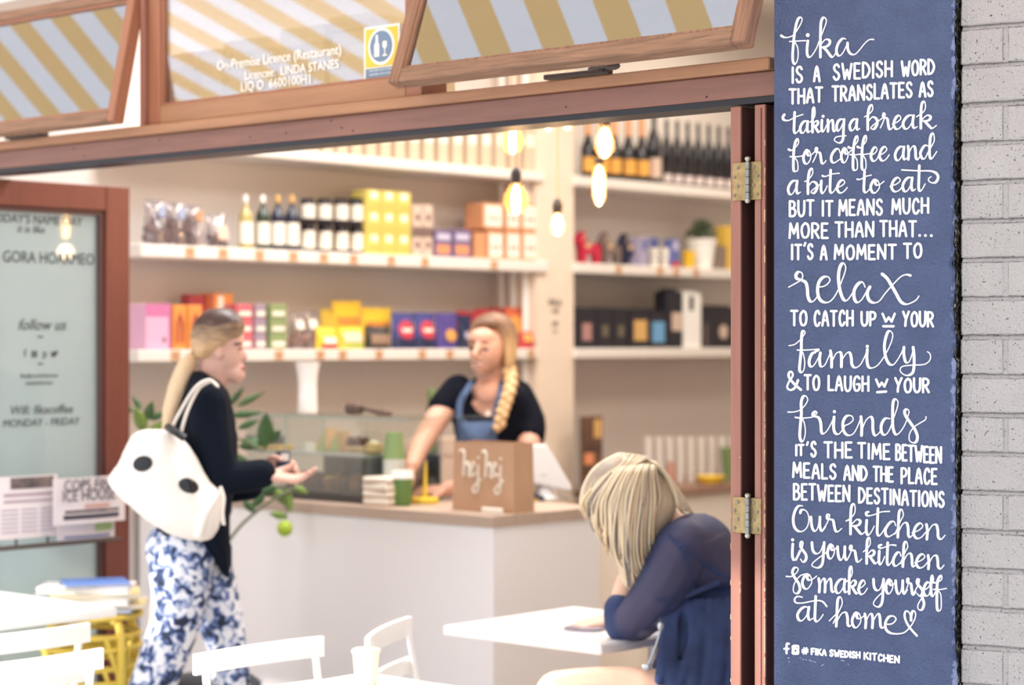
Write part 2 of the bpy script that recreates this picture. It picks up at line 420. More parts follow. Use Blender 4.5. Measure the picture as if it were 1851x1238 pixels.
def stay(px, v0):
    u = u_at(px, -.03)
    r = bpy.data.objects.new('window_stay', None); COL.objects.link(r); r.location = W(u, -.02, 2.168); r.rotation_euler = (0, 0, ANG)
    tag(r, 'dark metal casement stay below the %s open sash' % ('right' if px > 500 else 'left'), 'window stay', None)
    b = MB(); b.box(-.17, .02, -.012, .01, 0, .012, rotm(0, 0, .03)); b.build('stay_bar', IRON, r, bevel=.002)
    b = MB(); b.lathe([(.012, 0), (.012, .016), (.006, .018), (.006, .026)], 14, (.0, -.008, .004)); b.tube([(-.03, -.012, .012), (.02, -.02, .018), (.055, -.025, .014)], [.006, .008, .005], 8)
    b.ell((.05, -.024, .012), (.02, .008, .009)); b.build('pivot', IRON, r, smooth=True)
stay(1085, 0); stay(70, 0)
# lettering on the middle pane
LET = mat('white_vinyl', (250, 248, 244), .5, emit=None)
def pane_text(s, px, py, size, shear=0, mm=LET, al='CENTER', sx=1):
    u = u_at(px, .017); D = D_v(px, .017); z = z_at(py, D)
    return textmesh(s, size, 'window_lettering', mm, w2, (u-(MU1r+.002), -.0065, z-2.60), (math.pi/2, 0, 0), .0004, al, sx, shear)
pane_text('On-Premise Licence (Restaurant)', 503, 113, .037)
pane_text('Licencee:  LINDA STANES', 527, 134, .034)
pane_text('LIQ O  6600100H1', 500, 158, .036)
# liquor notice: yellow and blue card on the inside of the pane
YEL = mat('notice_yellow', (236, 196, 70), .6); BLU = mat('notice_blue', (112, 138, 168), .6)
u0 = u_at(664, .025); u1 = u_at(728, .025); D = D_v(690, .025); za = z_at(152, D_v(668, .025)); zb = z_at(51, D_v(668, .025)); zm = z_at(124, D_v(668, .025))
r = thing('licence_sticker', W(u0, .0135, za), ANG, 'square yellow and blue sticker with bottle and wine glass symbol on middle pane', 'sticker')
b = MB(); b.use(WHITE).box(0, u1-u0, 0, .0015, 0, zb-za); b.build('backing', None, r)
b = MB(); b.box(.006, u1-u0-.006, -.001, 0, zm-za, zb-za-.006); b.build('yellow_field', YEL, r)
b = MB(); b.box(.006, u1-u0-.006, -.001, 0, .004, zm-za-.003); b.build('blue_field', BLU, r)
cx = (u1-u0)/2; cz = (zm-za+zb-za)/2-.001; R90 = rotm(math.pi/2)
b = MB(); b.lathe([(.048, 0), (.048, .001)], 32, (cx, -.001, cz), R90); b.build('white_ring', WHITE, r)
b = MB(); b.lathe([(.040, 0), (.040, .001)], 32, (cx, -.002, cz), R90); b.build('blue_disc', BLU, r)
b = MB()
bp = [(-.024, -.026), (-.006, -.026), (-.006, .004), (-.010, .012), (-.011, .030), (-.018, .030), (-.019, .012), (-.024, .004)]
b.prism([(cx+x, cz+z) for x, z in bp], -.0036, -.003)
gp = [(.006, -.026), (.022, -.026), (.022, -.023), (.0155, -.021), (.0155, -.008), (.022, -.001), (.021, .012), (.007, .012), (.006, -.001), (.0125, -.008), (.0125, -.021), (.006, -.023)]
b.prism([(cx+x, cz+z) for x, z in gp], -.0036, -.003); b.build('bottle_and_glass_symbol', WHITE, r)
for k in range(3): textmesh('responsible service of alcohol', .0075, 'small_print', WHITE, r, (cx, -.0015, (zm-za)*(.74-.26*k)), (math.pi/2, 0, 0), .0002)
# cartons stored on a ledge behind the middle window
CRM = mat('cream_card', (222, 196, 150), .7, bump=.1); CRM2 = mat('cream_card_lid', (240, 218, 176), .7)
led = sbox('trim_6', MU1r, .1, .13, .48, 2.150, 2.166, WALLM); led['label'] = 'painted ledge inside the shop, above the opening'
def ucarton(px0, px1, y0, v, dep, name, label, lid=.03, rz=0, z0=2.167, bm_=CRM):
    u0, u1 = u_at(px0, v), u_at(px1, v); D = D_v((px0+px1)/2, v); zt = z_at(y0, D)
    r = thing(name, W((u0+u1)/2, v+dep/2, z0), ANG+rz, label, 'box'); w = (u1-u0)/2; h = zt-z0
    b = MB(); b.cbox(-w+.003, w-.003, -dep/2+.003, dep/2-.003, 0, h-.002, .002); b.build('carton_body', bm_, r)
    if lid: b = MB(); b.cbox(-w, w, -dep/2, dep/2, h-lid, h, .002); b.build('carton_lid', CRM2, r)
    return zt
ucarton(305, 352, 96, .16, .2, 'carton', 'tall cream carton leftmost on the ledge behind the middle window', .045)
ucarton(354, 398, 90, .15, .2, 'carton', 'cream carton second from the left behind the middle window', .04)
ucarton(404, 486, 70, .17, .24, 'carton', 'cream carton behind the licence lettering, left of the taller stack', .035)
zt = ucarton(497, 586, 96, .17, .24, 'carton', 'lower cream carton behind the licence lettering', 0)
ucarton(505, 584, 48, .18, .2, 'carton', 'pale carton on top of the lower one behind the licence lettering', .05, 0, zt+.001)
zt = ucarton(592, 705, 80, .17, .26, 'carton', 'wide cream carton behind the yellow sticker', .03)
zt2 = ucarton(596, 690, 52, .2, .2, 'carton', 'cream carton in the middle of the stack left of the yellow sticker', 0, 0, zt+.001)
ucarton(592, 668, 26, .2, .2, 'carton', 'cream carton with lid topmost of the stack left of the yellow sticker', .02, 0, zt2+.001)
# ------------------------------------------------------------------ awning over the pavement
m = bpy.data.materials.new('striped_canvas'); m.use_nodes = True; n = m.node_tree.nodes; L = m.node_tree.links
for x in list(n):
    if x.type == 'BSDF_PRINCIPLED': n.remove(x)
out = [x for x in n if x.type == 'OUTPUT_MATERIAL'][0]
tcn = n.new('ShaderNodeTexCoord'); sp = n.new('ShaderNodeSeparateXYZ'); L.new(tcn.outputs['Object'], sp.inputs[0])
mm_ = n.new('ShaderNodeMath'); mm_.operation = 'MULTIPLY'; mm_.inputs[1].default_value = 1/.235; L.new(sp.outputs[0], mm_.inputs[0])
fr = n.new('ShaderNodeMath'); fr.operation = 'FRACT'; L.new(mm_.outputs[0], fr.inputs[0])
gt = n.new('ShaderNodeMath'); gt.operation = 'GREATER_THAN'; gt.inputs[1].default_value = .5; L.new(fr.outputs[0], gt.inputs[0])
mc = n.new('ShaderNodeMixRGB'); mc.inputs[1].default_value = rgb(246, 246, 250); mc.inputs[2].default_value = rgb(240, 204, 146); L.new(gt.outputs[0], mc.inputs[0])
df = n.new('ShaderNodeBsdfDiffuse'); tl = n.new('ShaderNodeBsdfTranslucent'); ms = n.new('ShaderNodeMixShader'); ms.inputs[0].default_value = .72
L.new(mc.outputs[0], df.inputs[0]); L.new(mc.outputs[0], tl.inputs[0]); L.new(df.outputs[0], ms.inputs[1]); L.new(tl.outputs[0], ms.inputs[2]); L.new(ms.outputs[0], out.inputs[0])
CANVAS = m
AW0, AW1, AWV, AZ0, AZ1 = -9.0, 1.2, -2.0, 3.0, 2.35
r = thing('awning', W(AW0, -.06, AZ0), ANG, 'yellow and white striped canvas awning seen mirrored in the top windows', 'awning')
b = MB(); b.add([(0, 0, 0), (AW1-AW0, 0, 0), (AW1-AW0, AWV, AZ1-AZ0), (0, AWV, AZ1-AZ0)], [(0, 1, 2, 3)]); b.build('canvas', CANVAS, r)
b = MB(); b.tube([(0, AWV, AZ1-AZ0), (AW1-AW0, AWV, AZ1-AZ0)], .02, 8); b.build('front_bar', WHITE, r, smooth=True)
for x in (.6, 3.2, 5.8):
    b = MB(); b.tube([(x, -.02, AZ1-AZ0-.15), (x+.25, AWV*.55, AZ1-AZ0-.05), (x, AWV, AZ1-AZ0-.02)], .015, 8); b.build('folding_arm', WHITE, r, smooth=True)
r = thing('added_sun_blocker', W(-1.15, AWV-.12, 0), ANG, 'unseen cream blind added at the awning edge to block sun from column and bricks', 'blind')  # added out of view, only to keep sun off column and bricks
b = MB(); b.box(0, 1.45, -.001, .001, 1.22, 2.30); b.build('sun_block_cloth', mat('sun_block_cloth', (214, 206, 190), .8), r)
b = MB(); b.tube([(0, 0, 1.21), (1.45, 0, 1.21)], .012, 8); b.build('weight_bar', WHITE, r, smooth=True); b = MB(); b.tube([(0, .02, 2.32), (1.45, .02, 2.32)], .025, 10); b.build('roller', WHITE, r, smooth=True)
# ------------------------------------------------------------------ folded door leaves at the right, with hinges
def leaf(n, pa, pb, label, extra=False):
    u0, u1 = u_at(pa, 0), u_at(pb, 0)
    b = MB(); b.use(TIMBV).box(0, u1-u0, 0, .006, .02, 2.068); b.use(TIMBD).box(0, u1-u0, .006, .62, .02, 2.068)  # inward sides get the darker tone as painted shade, front edge stays light
    o = b.build('door_%d' % n, None, None, W(u0, 0, 0), ANG, bevel=.0015); struct(o); o['label'] = label
    return o, u0, u1
d2, a0, a1 = leaf(2, 1320.5, 1338.5, 'inner folded leaf of the bifold door, seen edge on')
d3, c0, c1 = leaf(3, 1364, 1383, 'outer folded leaf of the bifold door, seen edge on, beside the blue column')
# worn bright edges on the leaf arrises, narrow dark strip drawn for a groove in the outer leaf
b = MB(); b.box(c1-c0-.011, c1-c0-.009, -.0012, 0, .02, 2.06); b.build('edge_groove', TIMBD, d3)
CH = mat('bare_wood', (226, 186, 148), .7)
b = MB()
for k in range(60):
    z = random.uniform(.7, 1.55)if k < 48 else random.uniform(1.5, 2.0); l = random.uniform(.004, .03); w = random.uniform(.0008, .0022); b.box(c1-c0-w, c1-c0+.0003, -.0006, .001, z, z+l)
o = b.build('worn_edge', CH, d3); o['kind'] = 'stuff'
b = MB()
for k in range(14):
    z = random.uniform(.7, 1.3); l = random.uniform(.003, .012); w = random.uniform(.0006, .0018); x = random.choice((0, a1-a0-w)); b.box(x, x+w, -.0006, .001, z, z+l)
o = b.build('worn_edge', CH, d2); o['kind'] = 'stuff'
sbox('trim_7', u_at(1383.5, .02)+.001, u_at(1397, .02)+.05, .03, .3, 0, 2.068, TIMBD)['label'] = 'dark door jamb beside the blue column'
SCRM = mat('screw_metal', (150, 140, 120), .35, metal=.9)
def hinge(y0, y1, yb0, yb1):
    D = D_v(1350, 0); za, zb = z_at(y1, D), z_at(y0, D); ux0 = u_at(1324, -.003)-a0; ux1 = u_at(1376, -.003)-a0; ub = u_at(1350, -.012)-a0
    r = MB(); r.cbox(ux0, ub-.003, -.004, 0, za, zb, .001); h = r.build('hinge', BRASS, d2)
    h['label'] = 'brass butt hinge joining the two folded door leaves'
    r = MB(); r.cbox(ub+.003, ux1, -.004, 0, za, zb, .001); r.build('hinge_plate', BRASS, h)
    k = (zb-za)/5; b = MB()
    for i in range(5): b.lathe([(.0050, 0), (.0058, .0008), (.0058, k-.0014), (.0050, k-.0006)], 14, (ub, -.009, za+i*k))
    b.build('knuckles', mat('worn_steel', (150, 152, 150), .35, metal=.85, var=.2, vscale=90), h, smooth=True)
    b = MB(); zz0, zz1 = z_at(yb1, D), z_at(yb0, D)
    b.lathe([(.003, 0), (.0062, .003), (.0066, .007), (.004, .011), (.003, .013), (.003, zz1-zz0-.013), (.004, zz1-zz0-.011), (.0066, zz1-zz0-.007), (.0062, zz1-zz0-.003), (.002, zz1-zz0)], 14, (ub, -.009, zz0))
    b.build('hinge_pin', mat('pin_metal', (190, 186, 170), .35, metal=.8), h, smooth=True)
    for i in range(4):
        for (fx, off) in ((ux0, 1), (ub+.005, -1)):
            x = fx+(.013 if (i % 2 == 0) == (off > 0) else .004)+(.004 if off < 0 else .002); z = zb-(zb-za)*(.14+.24*i)
            b = MB(); b.lathe([(.0042, 0), (.0036, .0016), (.001, .0016), (.001, .0004)], 12, (x, -.004, z), R90); b.build('screw', SCRM, h, smooth=True)
hinge(293, 362, 283, 368); hinge(899, 964, 890, 972)
# ------------------------------------------------------------------ glass door at the left, opened inwards
DU = -2.832
def door_z(py, px): return z_at(py, D_u(px, DU))
dv0 = -.03; dv1 = v_at(235, DU); dvi = v_at(192, DU); zt = 2.062
DRM = mat('red_brown_door_paint', (114, 60, 48), .4, bump=.15, wood=(30, 30, 3), vscale=1.2, var=.12)
DRI = mat('door_rebate', (92, 62, 58), .5)
r = bpy.data.objects.new('door_1', None); COL.objects.link(r); r.location = W(DU, dv0, 0); r.rotation_euler = (0, 0, ANS); struct(r); r['label'] = 'red brown framed glass door folded inwards at the left, lettering and newspaper rack on it'
wd = dv1-dv0; st = dv1-dvi
b = MB(); b.cbox(wd-st, wd, -.0, .05, .02, zt, .003); b.build('stile', DRM, r)
b = MB(); b.cbox(0, st*.6, -.0, .05, .02, zt, .003); b.build('stile', DRM, r)
b = MB(); b.cbox(st*.6, wd-st, -.0, .05, zt-.082, zt, .003); b.build('top_rail', DRM, r)
b = MB(); b.cbox(st*.6, wd-st, -.0, .05, .02, .22, .003); b.build('bottom_rail', DRM, r)
q = .016
b = MB()
for x in (wd-st-q, st*.6): b.box(x, x+q, .012, .045, .22, zt-.082)
for z in (.22, zt-.082-q): b.box(st*.6+q, wd-st-q, .012, .045, z, z+q)
b.build('glazing_bead', DRI, r)
b = MB(); b.box(st*.6+.002, wd-st-.002, .028, .033, .221, zt-.083)
b.build('glass_pane', glassmat('frosted_door_glass', (235, 245, 245), .25, .62, (196, 210, 212), .03), r)
INK = mat('black_lettering', (40, 44, 48), .6)
def dtext(s, px, py, size, sh=0, sx=1):
    textmesh(s, size, 'door_lettering', INK, r, (v_at(px, DU)-dv0, .026, door_z(py, px)), (math.pi/2, 0, 0), .0004, 'CENTER', sx, sh)
dtext("TODAY'S NAME DAY", 74, 404, .040, .1, .95); dtext('it is fika', 64, 420, .034, .3)
dtext('ADI GORA HOARMEO', 78, 475, .052, 0, .85)
dtext('follow us', 84, 596, .050, .35); dtext('-', 82, 615, .05, 0, 1.6); dtext('f', 54, 645, .036); dtext('p', 90, 645, .036); dtext('-', 82, 664, .05, 0, 1.6)
b = MB(); x = v_at(71, DU)-dv0; z = door_z(640, 71)
b.box(x-.010, x+.010, .0255, .027, z-.010, z-.006); b.box(x-.010, x+.010, .0255, .027, z+.006, z+.010); b.box(x-.010, x-.006, .0255, .027, z-.006, z+.006); b.box(x+.006, x+.010, .0255, .027, z-.006, z+.006); b.ell((x, .0262, z), (.004, .001, .004))
x = v_at(107, DU)-dv0; b.ell((x, .0262, z-.001), (.012, .001, .007), rotm(0, -.5)); b.ell((x+.009, .0262, z+.006), (.005, .001, .005)); b.prism([(x-.014, z+.008), (x, z+.003), (x-.006, z-.006)], .0255, .027); b.build('door_icons', INK, r)
dtext('fika@swedishkitchen', 80, 682, .017); dtext('swedishkitchen', 80, 695, .017)
dtext('Wifi: fikacoffee', 84, 748, .040, .2, 1.0); dtext('MONDAY - FRIDAY', 84, 770, .034, .1)
# ------------------------------------------------------------------ blue column
CT = math.hypot(6825, 3776); CRX, CRY = 6825/CT, -3776/CT; CNX, CNY = 3776/CT, 6825/CT
CD = 4.47; C0 = PD(1399.5, 619, CD); CANG = math.atan2(CRY, CRX); CK = C0.x*CNX+C0.y*CNY
def col_sz(px, py, off=0):
    D = (CK+off)/((px-925.5)/F*CNX+CNY); x = (px-925.5)/F*D
    return (x-C0.x)*CRX+(D-C0.y)*CRY, z_at(py, D)
m = bpy.data.materials.new('blue_masonry_paint'); m.use_nodes = True; n = m.node_tree.nodes; L = m.node_tree.links; P_ = n['Principled BSDF']; P_.inputs['Roughness'].default_value = .62
t = n.new('ShaderNodeTexCoord'); nz = n.new('ShaderNodeTexNoise'); nz.inputs['Scale'].default_value = 14; nz.inputs['Detail'].default_value = 9; L.new(t.outputs['Object'], nz.inputs[0])
r_ = n.new('ShaderNodeValToRGB'); r_.color_ramp.elements[0].position = .3; r_.color_ramp.elements[0].color = rgb(70, 84, 120); r_.color_ramp.elements[1].position = .72; r_.color_ramp.elements[1].color = rgb(81, 96, 134)
L.new(nz.outputs['Fac'], r_.inputs[0])
# chipped, rubbed paint along the right arris
S1 = col_sz(1727, 619)[0]
sp = n.new('ShaderNodeSeparateXYZ'); L.new(t.outputs['Object'], sp.inputs[0])
e1 = n.new('ShaderNodeMapRange'); e1.inputs['From Min'].default_value = S1-.03; e1.inputs['From Max'].default_value = S1+.002; L.new(sp.outputs[0], e1.inputs['Value'])
nc = n.new('ShaderNodeTexNoise'); nc.inputs['Scale'].default_value = 55; nc.inputs['Detail'].default_value = 6; L.new(t.outputs['Object'], nc.inputs[0])
mu = n.new('ShaderNodeMath'); mu.operation = 'MULTIPLY'; L.new(e1.outputs[0], mu.inputs[0]); L.new(nc.outputs['Fac'], mu.inputs[1])
r2 = n.new('ShaderNodeValToRGB'); r2.color_ramp.elements[0].position = .36; r2.color_ramp.elements[1].position = .46; L.new(mu.outputs[0], r2.inputs[0])
mx = n.new('ShaderNodeMixRGB'); L.new(r2.outputs[0], mx.inputs[0]); L.new(r_.outputs[0], mx.inputs[1]); mx.inputs[2].default_value = rgb(140, 152, 186); L.new(mx.outputs[0], P_.inputs['Base Color'])
nb = n.new('ShaderNodeTexNoise'); nb.inputs['Scale'].default_value = 170; nb.inputs['Detail'].default_value = 5; L.new(t.outputs['Object'], nb.inputs[0])
nb2 = n.new('ShaderNodeTexNoise'); nb2.inputs['Scale'].default_value = 38; nb2.inputs['Detail'].default_value = 8; L.new(t.outputs['Object'], nb2.inputs[0])
ad = n.new('ShaderNodeMath'); ad.operation = 'ADD'; L.new(nb.outputs['Fac'], ad.inputs[0]); L.new(nb2.outputs['Fac'], ad.inputs[1])
bp = n.new('ShaderNodeBump'); bp.inputs['Strength'].default_value = 1.0; bp.inputs['Distance'].default_value = .009; L.new(ad.outputs[0], bp.inputs['Height']); L.new(bp.outputs[0], P_.inputs['Normal'])
BLUEM = m
rc = random.Random(3); right = []; z = 0.0; ph = 0
edge = lambda py: {0: 1722, 60: 1722, 110: 1724, 200: 1720, 320: 1722, 620: 1725, 1000: 1727, 1238: 1727}
kx = [0, 60, 110, 200, 260, 320, 620, 1000, 1150, 1238]; ky = [1725, 1723, 1723, 1721, 1721, 1722, 1724, 1724, 1723, 1729]
zz = list(np.arange(0, CEIL-.001, .008))+[CEIL]
walk = 0
for z in zz:
    py = 619-(z-EYE)*F/4.31; px = float(np.interp(py, kx, ky)); walk = walk*.8+rc.uniform(-1, 1)*.0011+(rc.random() < .05)*rc.uniform(-.004, .001)
    right.append((col_sz(px, py)[0]+walk, z))
nlev = len(right); b = MB(); vs = []
for (s, z) in right:
    cf = .004+abs(rc.gauss(0, .002))
    vs += [(0, 0, z), (.30, 0, z), (s-cf-.006, -.0004, z), (s-cf*.5, .001, z), (s, .006+rc.uniform(0, .004), z), (s-.002+rc.uniform(-.002, .002), .03, z), (s-.006, .20, z), (0, .20, z)]
fs = []
for k in range(nlev-1):
    for i in range(8): j = (i+1) % 8; fs.append((k*8+i, k*8+j, k*8+8+j, k*8+8+i))
fs += [tuple(reversed(range(8))), tuple((nlev-1)*8+i for i in range(8))]
b.add(vs, fs); colu = b.build('wall_column', BLUEM, None, (C0.x, C0.y, 0), CANG); struct(colu); colu['label'] = 'blue painted masonry column with white hand lettering'
# crumbling mortar in the joint between column and bricks
b = MB(); vs = []; xe = S1
for (s, z) in right:
    a = s-.004; vs += [(a, .035, z), (a+.004+rc.uniform(0, .003), .014+rc.uniform(-.004, .006), z), (a+.0045+rc.uniform(-.003, .002), .020+rc.uniform(-.005, .01), z), (a+.006, .09, z), (a, .09, z)]
fs = [(k*5+i, k*5+(i+1) % 5, k*5+5+(i+1) % 5, k*5+5+i) for k in range(nlev-1) for i in range(5)]; b.add(vs, fs)
JM = mat('dark_joint_mortar', (168, 162, 140), .95, bump=1, bscale=150, var=.5, vscale=95, col2=(22, 20, 19))
for x_ in JM.node_tree.nodes:
    if x_.type == 'VALTORGB': x_.color_ramp.elements[0].position = .50; x_.color_ramp.elements[1].position = .66
b.build('joint_mortar', JM, colu)
# ------------------------------------------------------------------ painted brick wall
m = bpy.data.materials.new('grey_painted_brick'); m.use_nodes = True; n = m.node_tree.nodes; L = m.node_tree.links; P_ = n['Principled BSDF']; P_.inputs['Roughness'].default_value = .6
ge = n.new('ShaderNodeNewGeometry')
nz = n.new('ShaderNodeTexNoise'); nz.inputs['Scale'].default_value = 9; nz.inputs['Detail'].default_value = 5; L.new(ge.outputs['Position'], nz.inputs[0])
r_ = n.new('ShaderNodeValToRGB'); r_.color_ramp.elements[0].color = rgb(170, 165, 164); r_.color_ramp.elements[1].color = rgb(190, 186, 184); L.new(nz.outputs['Fac'], r_.inputs[0])
vo = n.new('ShaderNodeTexVoronoi'); vo.inputs['Scale'].default_value = 165; vo.inputs['Randomness'].default_value = 1
nd = n.new('ShaderNodeTexNoise'); nd.inputs['Scale'].default_value = 60; L.new(ge.outputs['Position'], nd.inputs[0])
va = n.new('ShaderNodeVectorMath'); va.operation = 'MULTIPLY_ADD'; L.new(nd.outputs['Color'], va.inputs[0]); va.inputs[1].default_value = (.022, .022, .022); L.new(ge.outputs['Position'], va.inputs[2]); L.new(va.outputs[0], vo.inputs['Vector'])
# only some cells hold a pit
sc = n.new('ShaderNodeSeparateColor'); L.new(vo.outputs['Color'], sc.inputs[0])
th = n.new('ShaderNodeMapRange'); th.inputs['From Min'].default_value = .30; th.inputs['From Max'].default_value = 1; th.inputs['To Min'].default_value = 0; th.inputs['To Max'].default_value = .25; L.new(sc.outputs[0], th.inputs['Value'])
su = n.new('ShaderNodeMath'); su.operation = 'SUBTRACT'; L.new(th.outputs[0], su.inputs[0]); L.new(vo.outputs['Distance'], su.inputs[1])
pm = n.new('ShaderNodeMapRange'); pm.inputs['From Min'].default_value = -.03; pm.inputs['From Max'].default_value = .10; pm.inputs['To Min'].default_value = 1; pm.inputs['To Max'].default_value = 0; L.new(su.outputs[0], pm.inputs['Value'])
nf = n.new('ShaderNodeTexNoise'); nf.inputs['Scale'].default_value = 190; nf.inputs['Detail'].default_value = 8; L.new(ge.outputs['Position'], nf.inputs[0])
ml = n.new('ShaderNodeMath'); ml.operation = 'MULTIPLY_ADD'; L.new(nf.outputs['Fac'], ml.inputs[0]); ml.inputs[1].default_value = .8; L.new(pm.outputs[0], ml.inputs[2])
bp = n.new('ShaderNodeBump'); bp.inputs['Strength'].default_value = 1.0; bp.inputs['Distance'].default_value = .007; L.new(ml.outputs[0], bp.inputs['Height']); L.new(bp.outputs[0], P_.inputs['Normal'])
# dirt sits in the pits
mx = n.new('ShaderNodeMixRGB'); mx.inputs[1].default_value = rgb(84, 78, 78); L.new(pm.outputs[0], mx.inputs[0]); L.new(r_.outputs[0], mx.inputs[2]); L.new(mx.outputs[0], P_.inputs['Base Color'])
BRK = m
BOFF = .022; sL = col_sz(1737, 619, BOFF)[0]; DB = (CK+BOFF)/((1737-925.5)/F*CNX+CNY); pitch = 69.8*DB/F; zref = z_at(54, DB)
b = MB(); b.box(sL+.002, sL+1.0, .0110, .25, 0, CEIL); bw = b.build('wall_brick', BRK, None, (C0.x+BOFF*CNX, C0.y+BOFF*CNY, 0), CANG); struct(bw); bw['label'] = 'grey painted brick wall right of the blue column'
half = col_sz(1812, 619, BOFF)[0]-sL; mort = .0105; full = half*2+mort
def brick_mesh(w, seed):
    rr = random.Random(seed); nx = 9; h = pitch-mort; vs = []; fs = []
    xs = [i/(nx-1)*w for i in range(nx)]
    ring = []
    def j(a): return rr.uniform(-a, a)
    # front outline with uneven arrises, then chamfer ring, then back
    top = [(x, h+j(.0009)) for x in xs]; bot = [(x, j(.0009)) for x in reversed(xs)]
    side = [(w+j(.0008), h*.66), (w+j(.0008), h*.33)]; sidel = [(j(.0008), h*.33), (j(.0008), h*.66)]
    out = top+side+bot+sidel; n_ = len(out)
    inn = [(min(max(x, .0025), w-.0025), min(max(z, .0022), h-.0022)) for x, z in out]
    vs = [(x, j(.0003), z) for x, z in inn]+[(x, .0022+j(.0006), z) for x, z in out]+[(x, .02, z) for x, z in out]
    fs = [tuple(range(n_))]
    for k in range(2):
        for i in range(n_): q = (i+1) % n_; fs.append((k*n_+i, k*n_+q, (k+1)*n_+q, (k+1)*n_+i))
    bb = MB(); bb.add(vs, fs); return bb
protos = {}
for key, w in (('f', full), ('h', half)): protos[key] = [brick_mesh(w, k*7+len(key)+int(w*1000)) for k in range(4)]
meshes = {}
for k in range(-3, 20):
    z0 = zref-(k+1)*pitch+mort*.8; odd = (k % 2 == 0)       # rows with the short piece at the column
    x = sL+.0005; kinds = ['h', 'f', 'f'] if odd else ['f', 'f']
    # weathered bed joint under this course: deep at the top, nearly flush at the bottom
    if not 'joint_me' in meshes:
        vs = []; n_ = 40; L_ = full*2+half
        for i in range(n_+1):
            q = i/n_*L_; vs += [(q, .0100, .0), (q, .0075, -mort*.30), (q, .0016+rc.uniform(-.0006, .0008), -mort*1.02), (q, .0110, -mort*1.04)]
        jb = MB(); jb.add(vs, [(i*4+k2, i*4+4+k2, i*4+5+k2, i*4+1+k2) for i in range(n_) for k2 in range(3)]); jo_ = jb.build('mortar_joint', BRK, bw, smooth='all'); meshes['joint_me'] = jo_.data
    else: jo_ = bpy.data.objects.new('mortar_joint', meshes['joint_me']); COL.objects.link(jo_); jo_.parent = bw
    jo_.location = (sL+.002, 0, z0+.0004)
    xv = x
    for i, kd in enumerate(kinds[:-1]):
        xv += half if kd == 'h' else full
        if 'v' not in meshes: jb = MB(); jb.box(0, mort, .0034, .011, -.001, pitch-mort+.001); jo_ = jb.build('mortar_joint', BRK, bw); meshes['v'] = jo_.data
        else: jo_ = bpy.data.objects.new('mortar_joint', meshes['v']); COL.objects.link(jo_); jo_.parent = bw
        jo_.location = (xv, 0, z0); xv += mort
    for i, kd in enumerate(kinds):
        sd = rc.randrange(4); key = (kd, sd)
        if key not in meshes:
            o = protos[kd][sd].build('brick', BRK, bw); meshes[key] = o.data
        else:
            o = bpy.data.objects.new('brick', meshes[key]); COL.objects.link(o); o.parent = bw
        o.location = (x+rc.uniform(-.0008, .0008), rc.uniform(-.0012, .0008), z0+rc.uniform(-.0006, .0006)); x += (half if kd == 'h' else full)+mort
# ------------------------------------------------------------------ hand lettering on the column
PAINT = mat('white_sign_paint', (246, 246, 248), .5)
def stroke_poly(b, pts, wfun, dens=6):
    P = smooth_path([(x, y, 0) for x, y in pts], dens) if len(pts) > 2 else smooth_path([(x, y, 0) for x, y in pts], 3)
    n = len(P); ws = []
    for i in range(n):
        t = P[min(i+1, n-1)]-P[max(i-1, 0)]; L_ = t.length or 1; ws.append(wfun(t.x/L_, t.y/L_))
    for _ in range(3): ws = [(ws[max(i-1, 0)]+ws[i]+ws[min(i+1, n-1)])/3 for i in range(n)]
    lft, rgt = [], []
    for i in range(n):
        t = P[min(i+1, n-1)]-P[max(i-1, 0)]; L_ = t.length or 1; nx, ny = -t.y/L_, t.x/L_; w = ws[i]/2
        lft.append((P[i].x+nx*w, P[i].y+ny*w)); rgt.append((P[i].x-nx*w, P[i].y-ny*w))
    layer[0] = (layer[0]+1) % 60
    vs = [col3(q) for q in lft]+[col3(q) for q in rgt]
    fs = [(i, i+1, n+i+1, n+i) for i in range(n-1)]; b.add(vs, fs)
    for i in (0, n-1):
        layer[0] = (layer[0]+1) % 60; w = ws[i]/2; c = P[i]; k = 10
        b.add([col3((c.x+w*math.cos(2*math.pi*q/k), c.y+w*math.sin(2*math.pi*q/k))) for q in range(k)], [tuple(range(k))])
layer = [0]
def col3(q):
    s, z = col_sz(q[0], q[1]); return (s, -.0012-layer[0]*2.5e-6, z)
def brush(thin, thick):
    def f(dx, dy):
        k = max(0, min(1, (dy+.15)/.75)); k = k*k*(3-2*k); return thin+(thick-thin)*k
    return f
def even(w): return lambda dx, dy: w
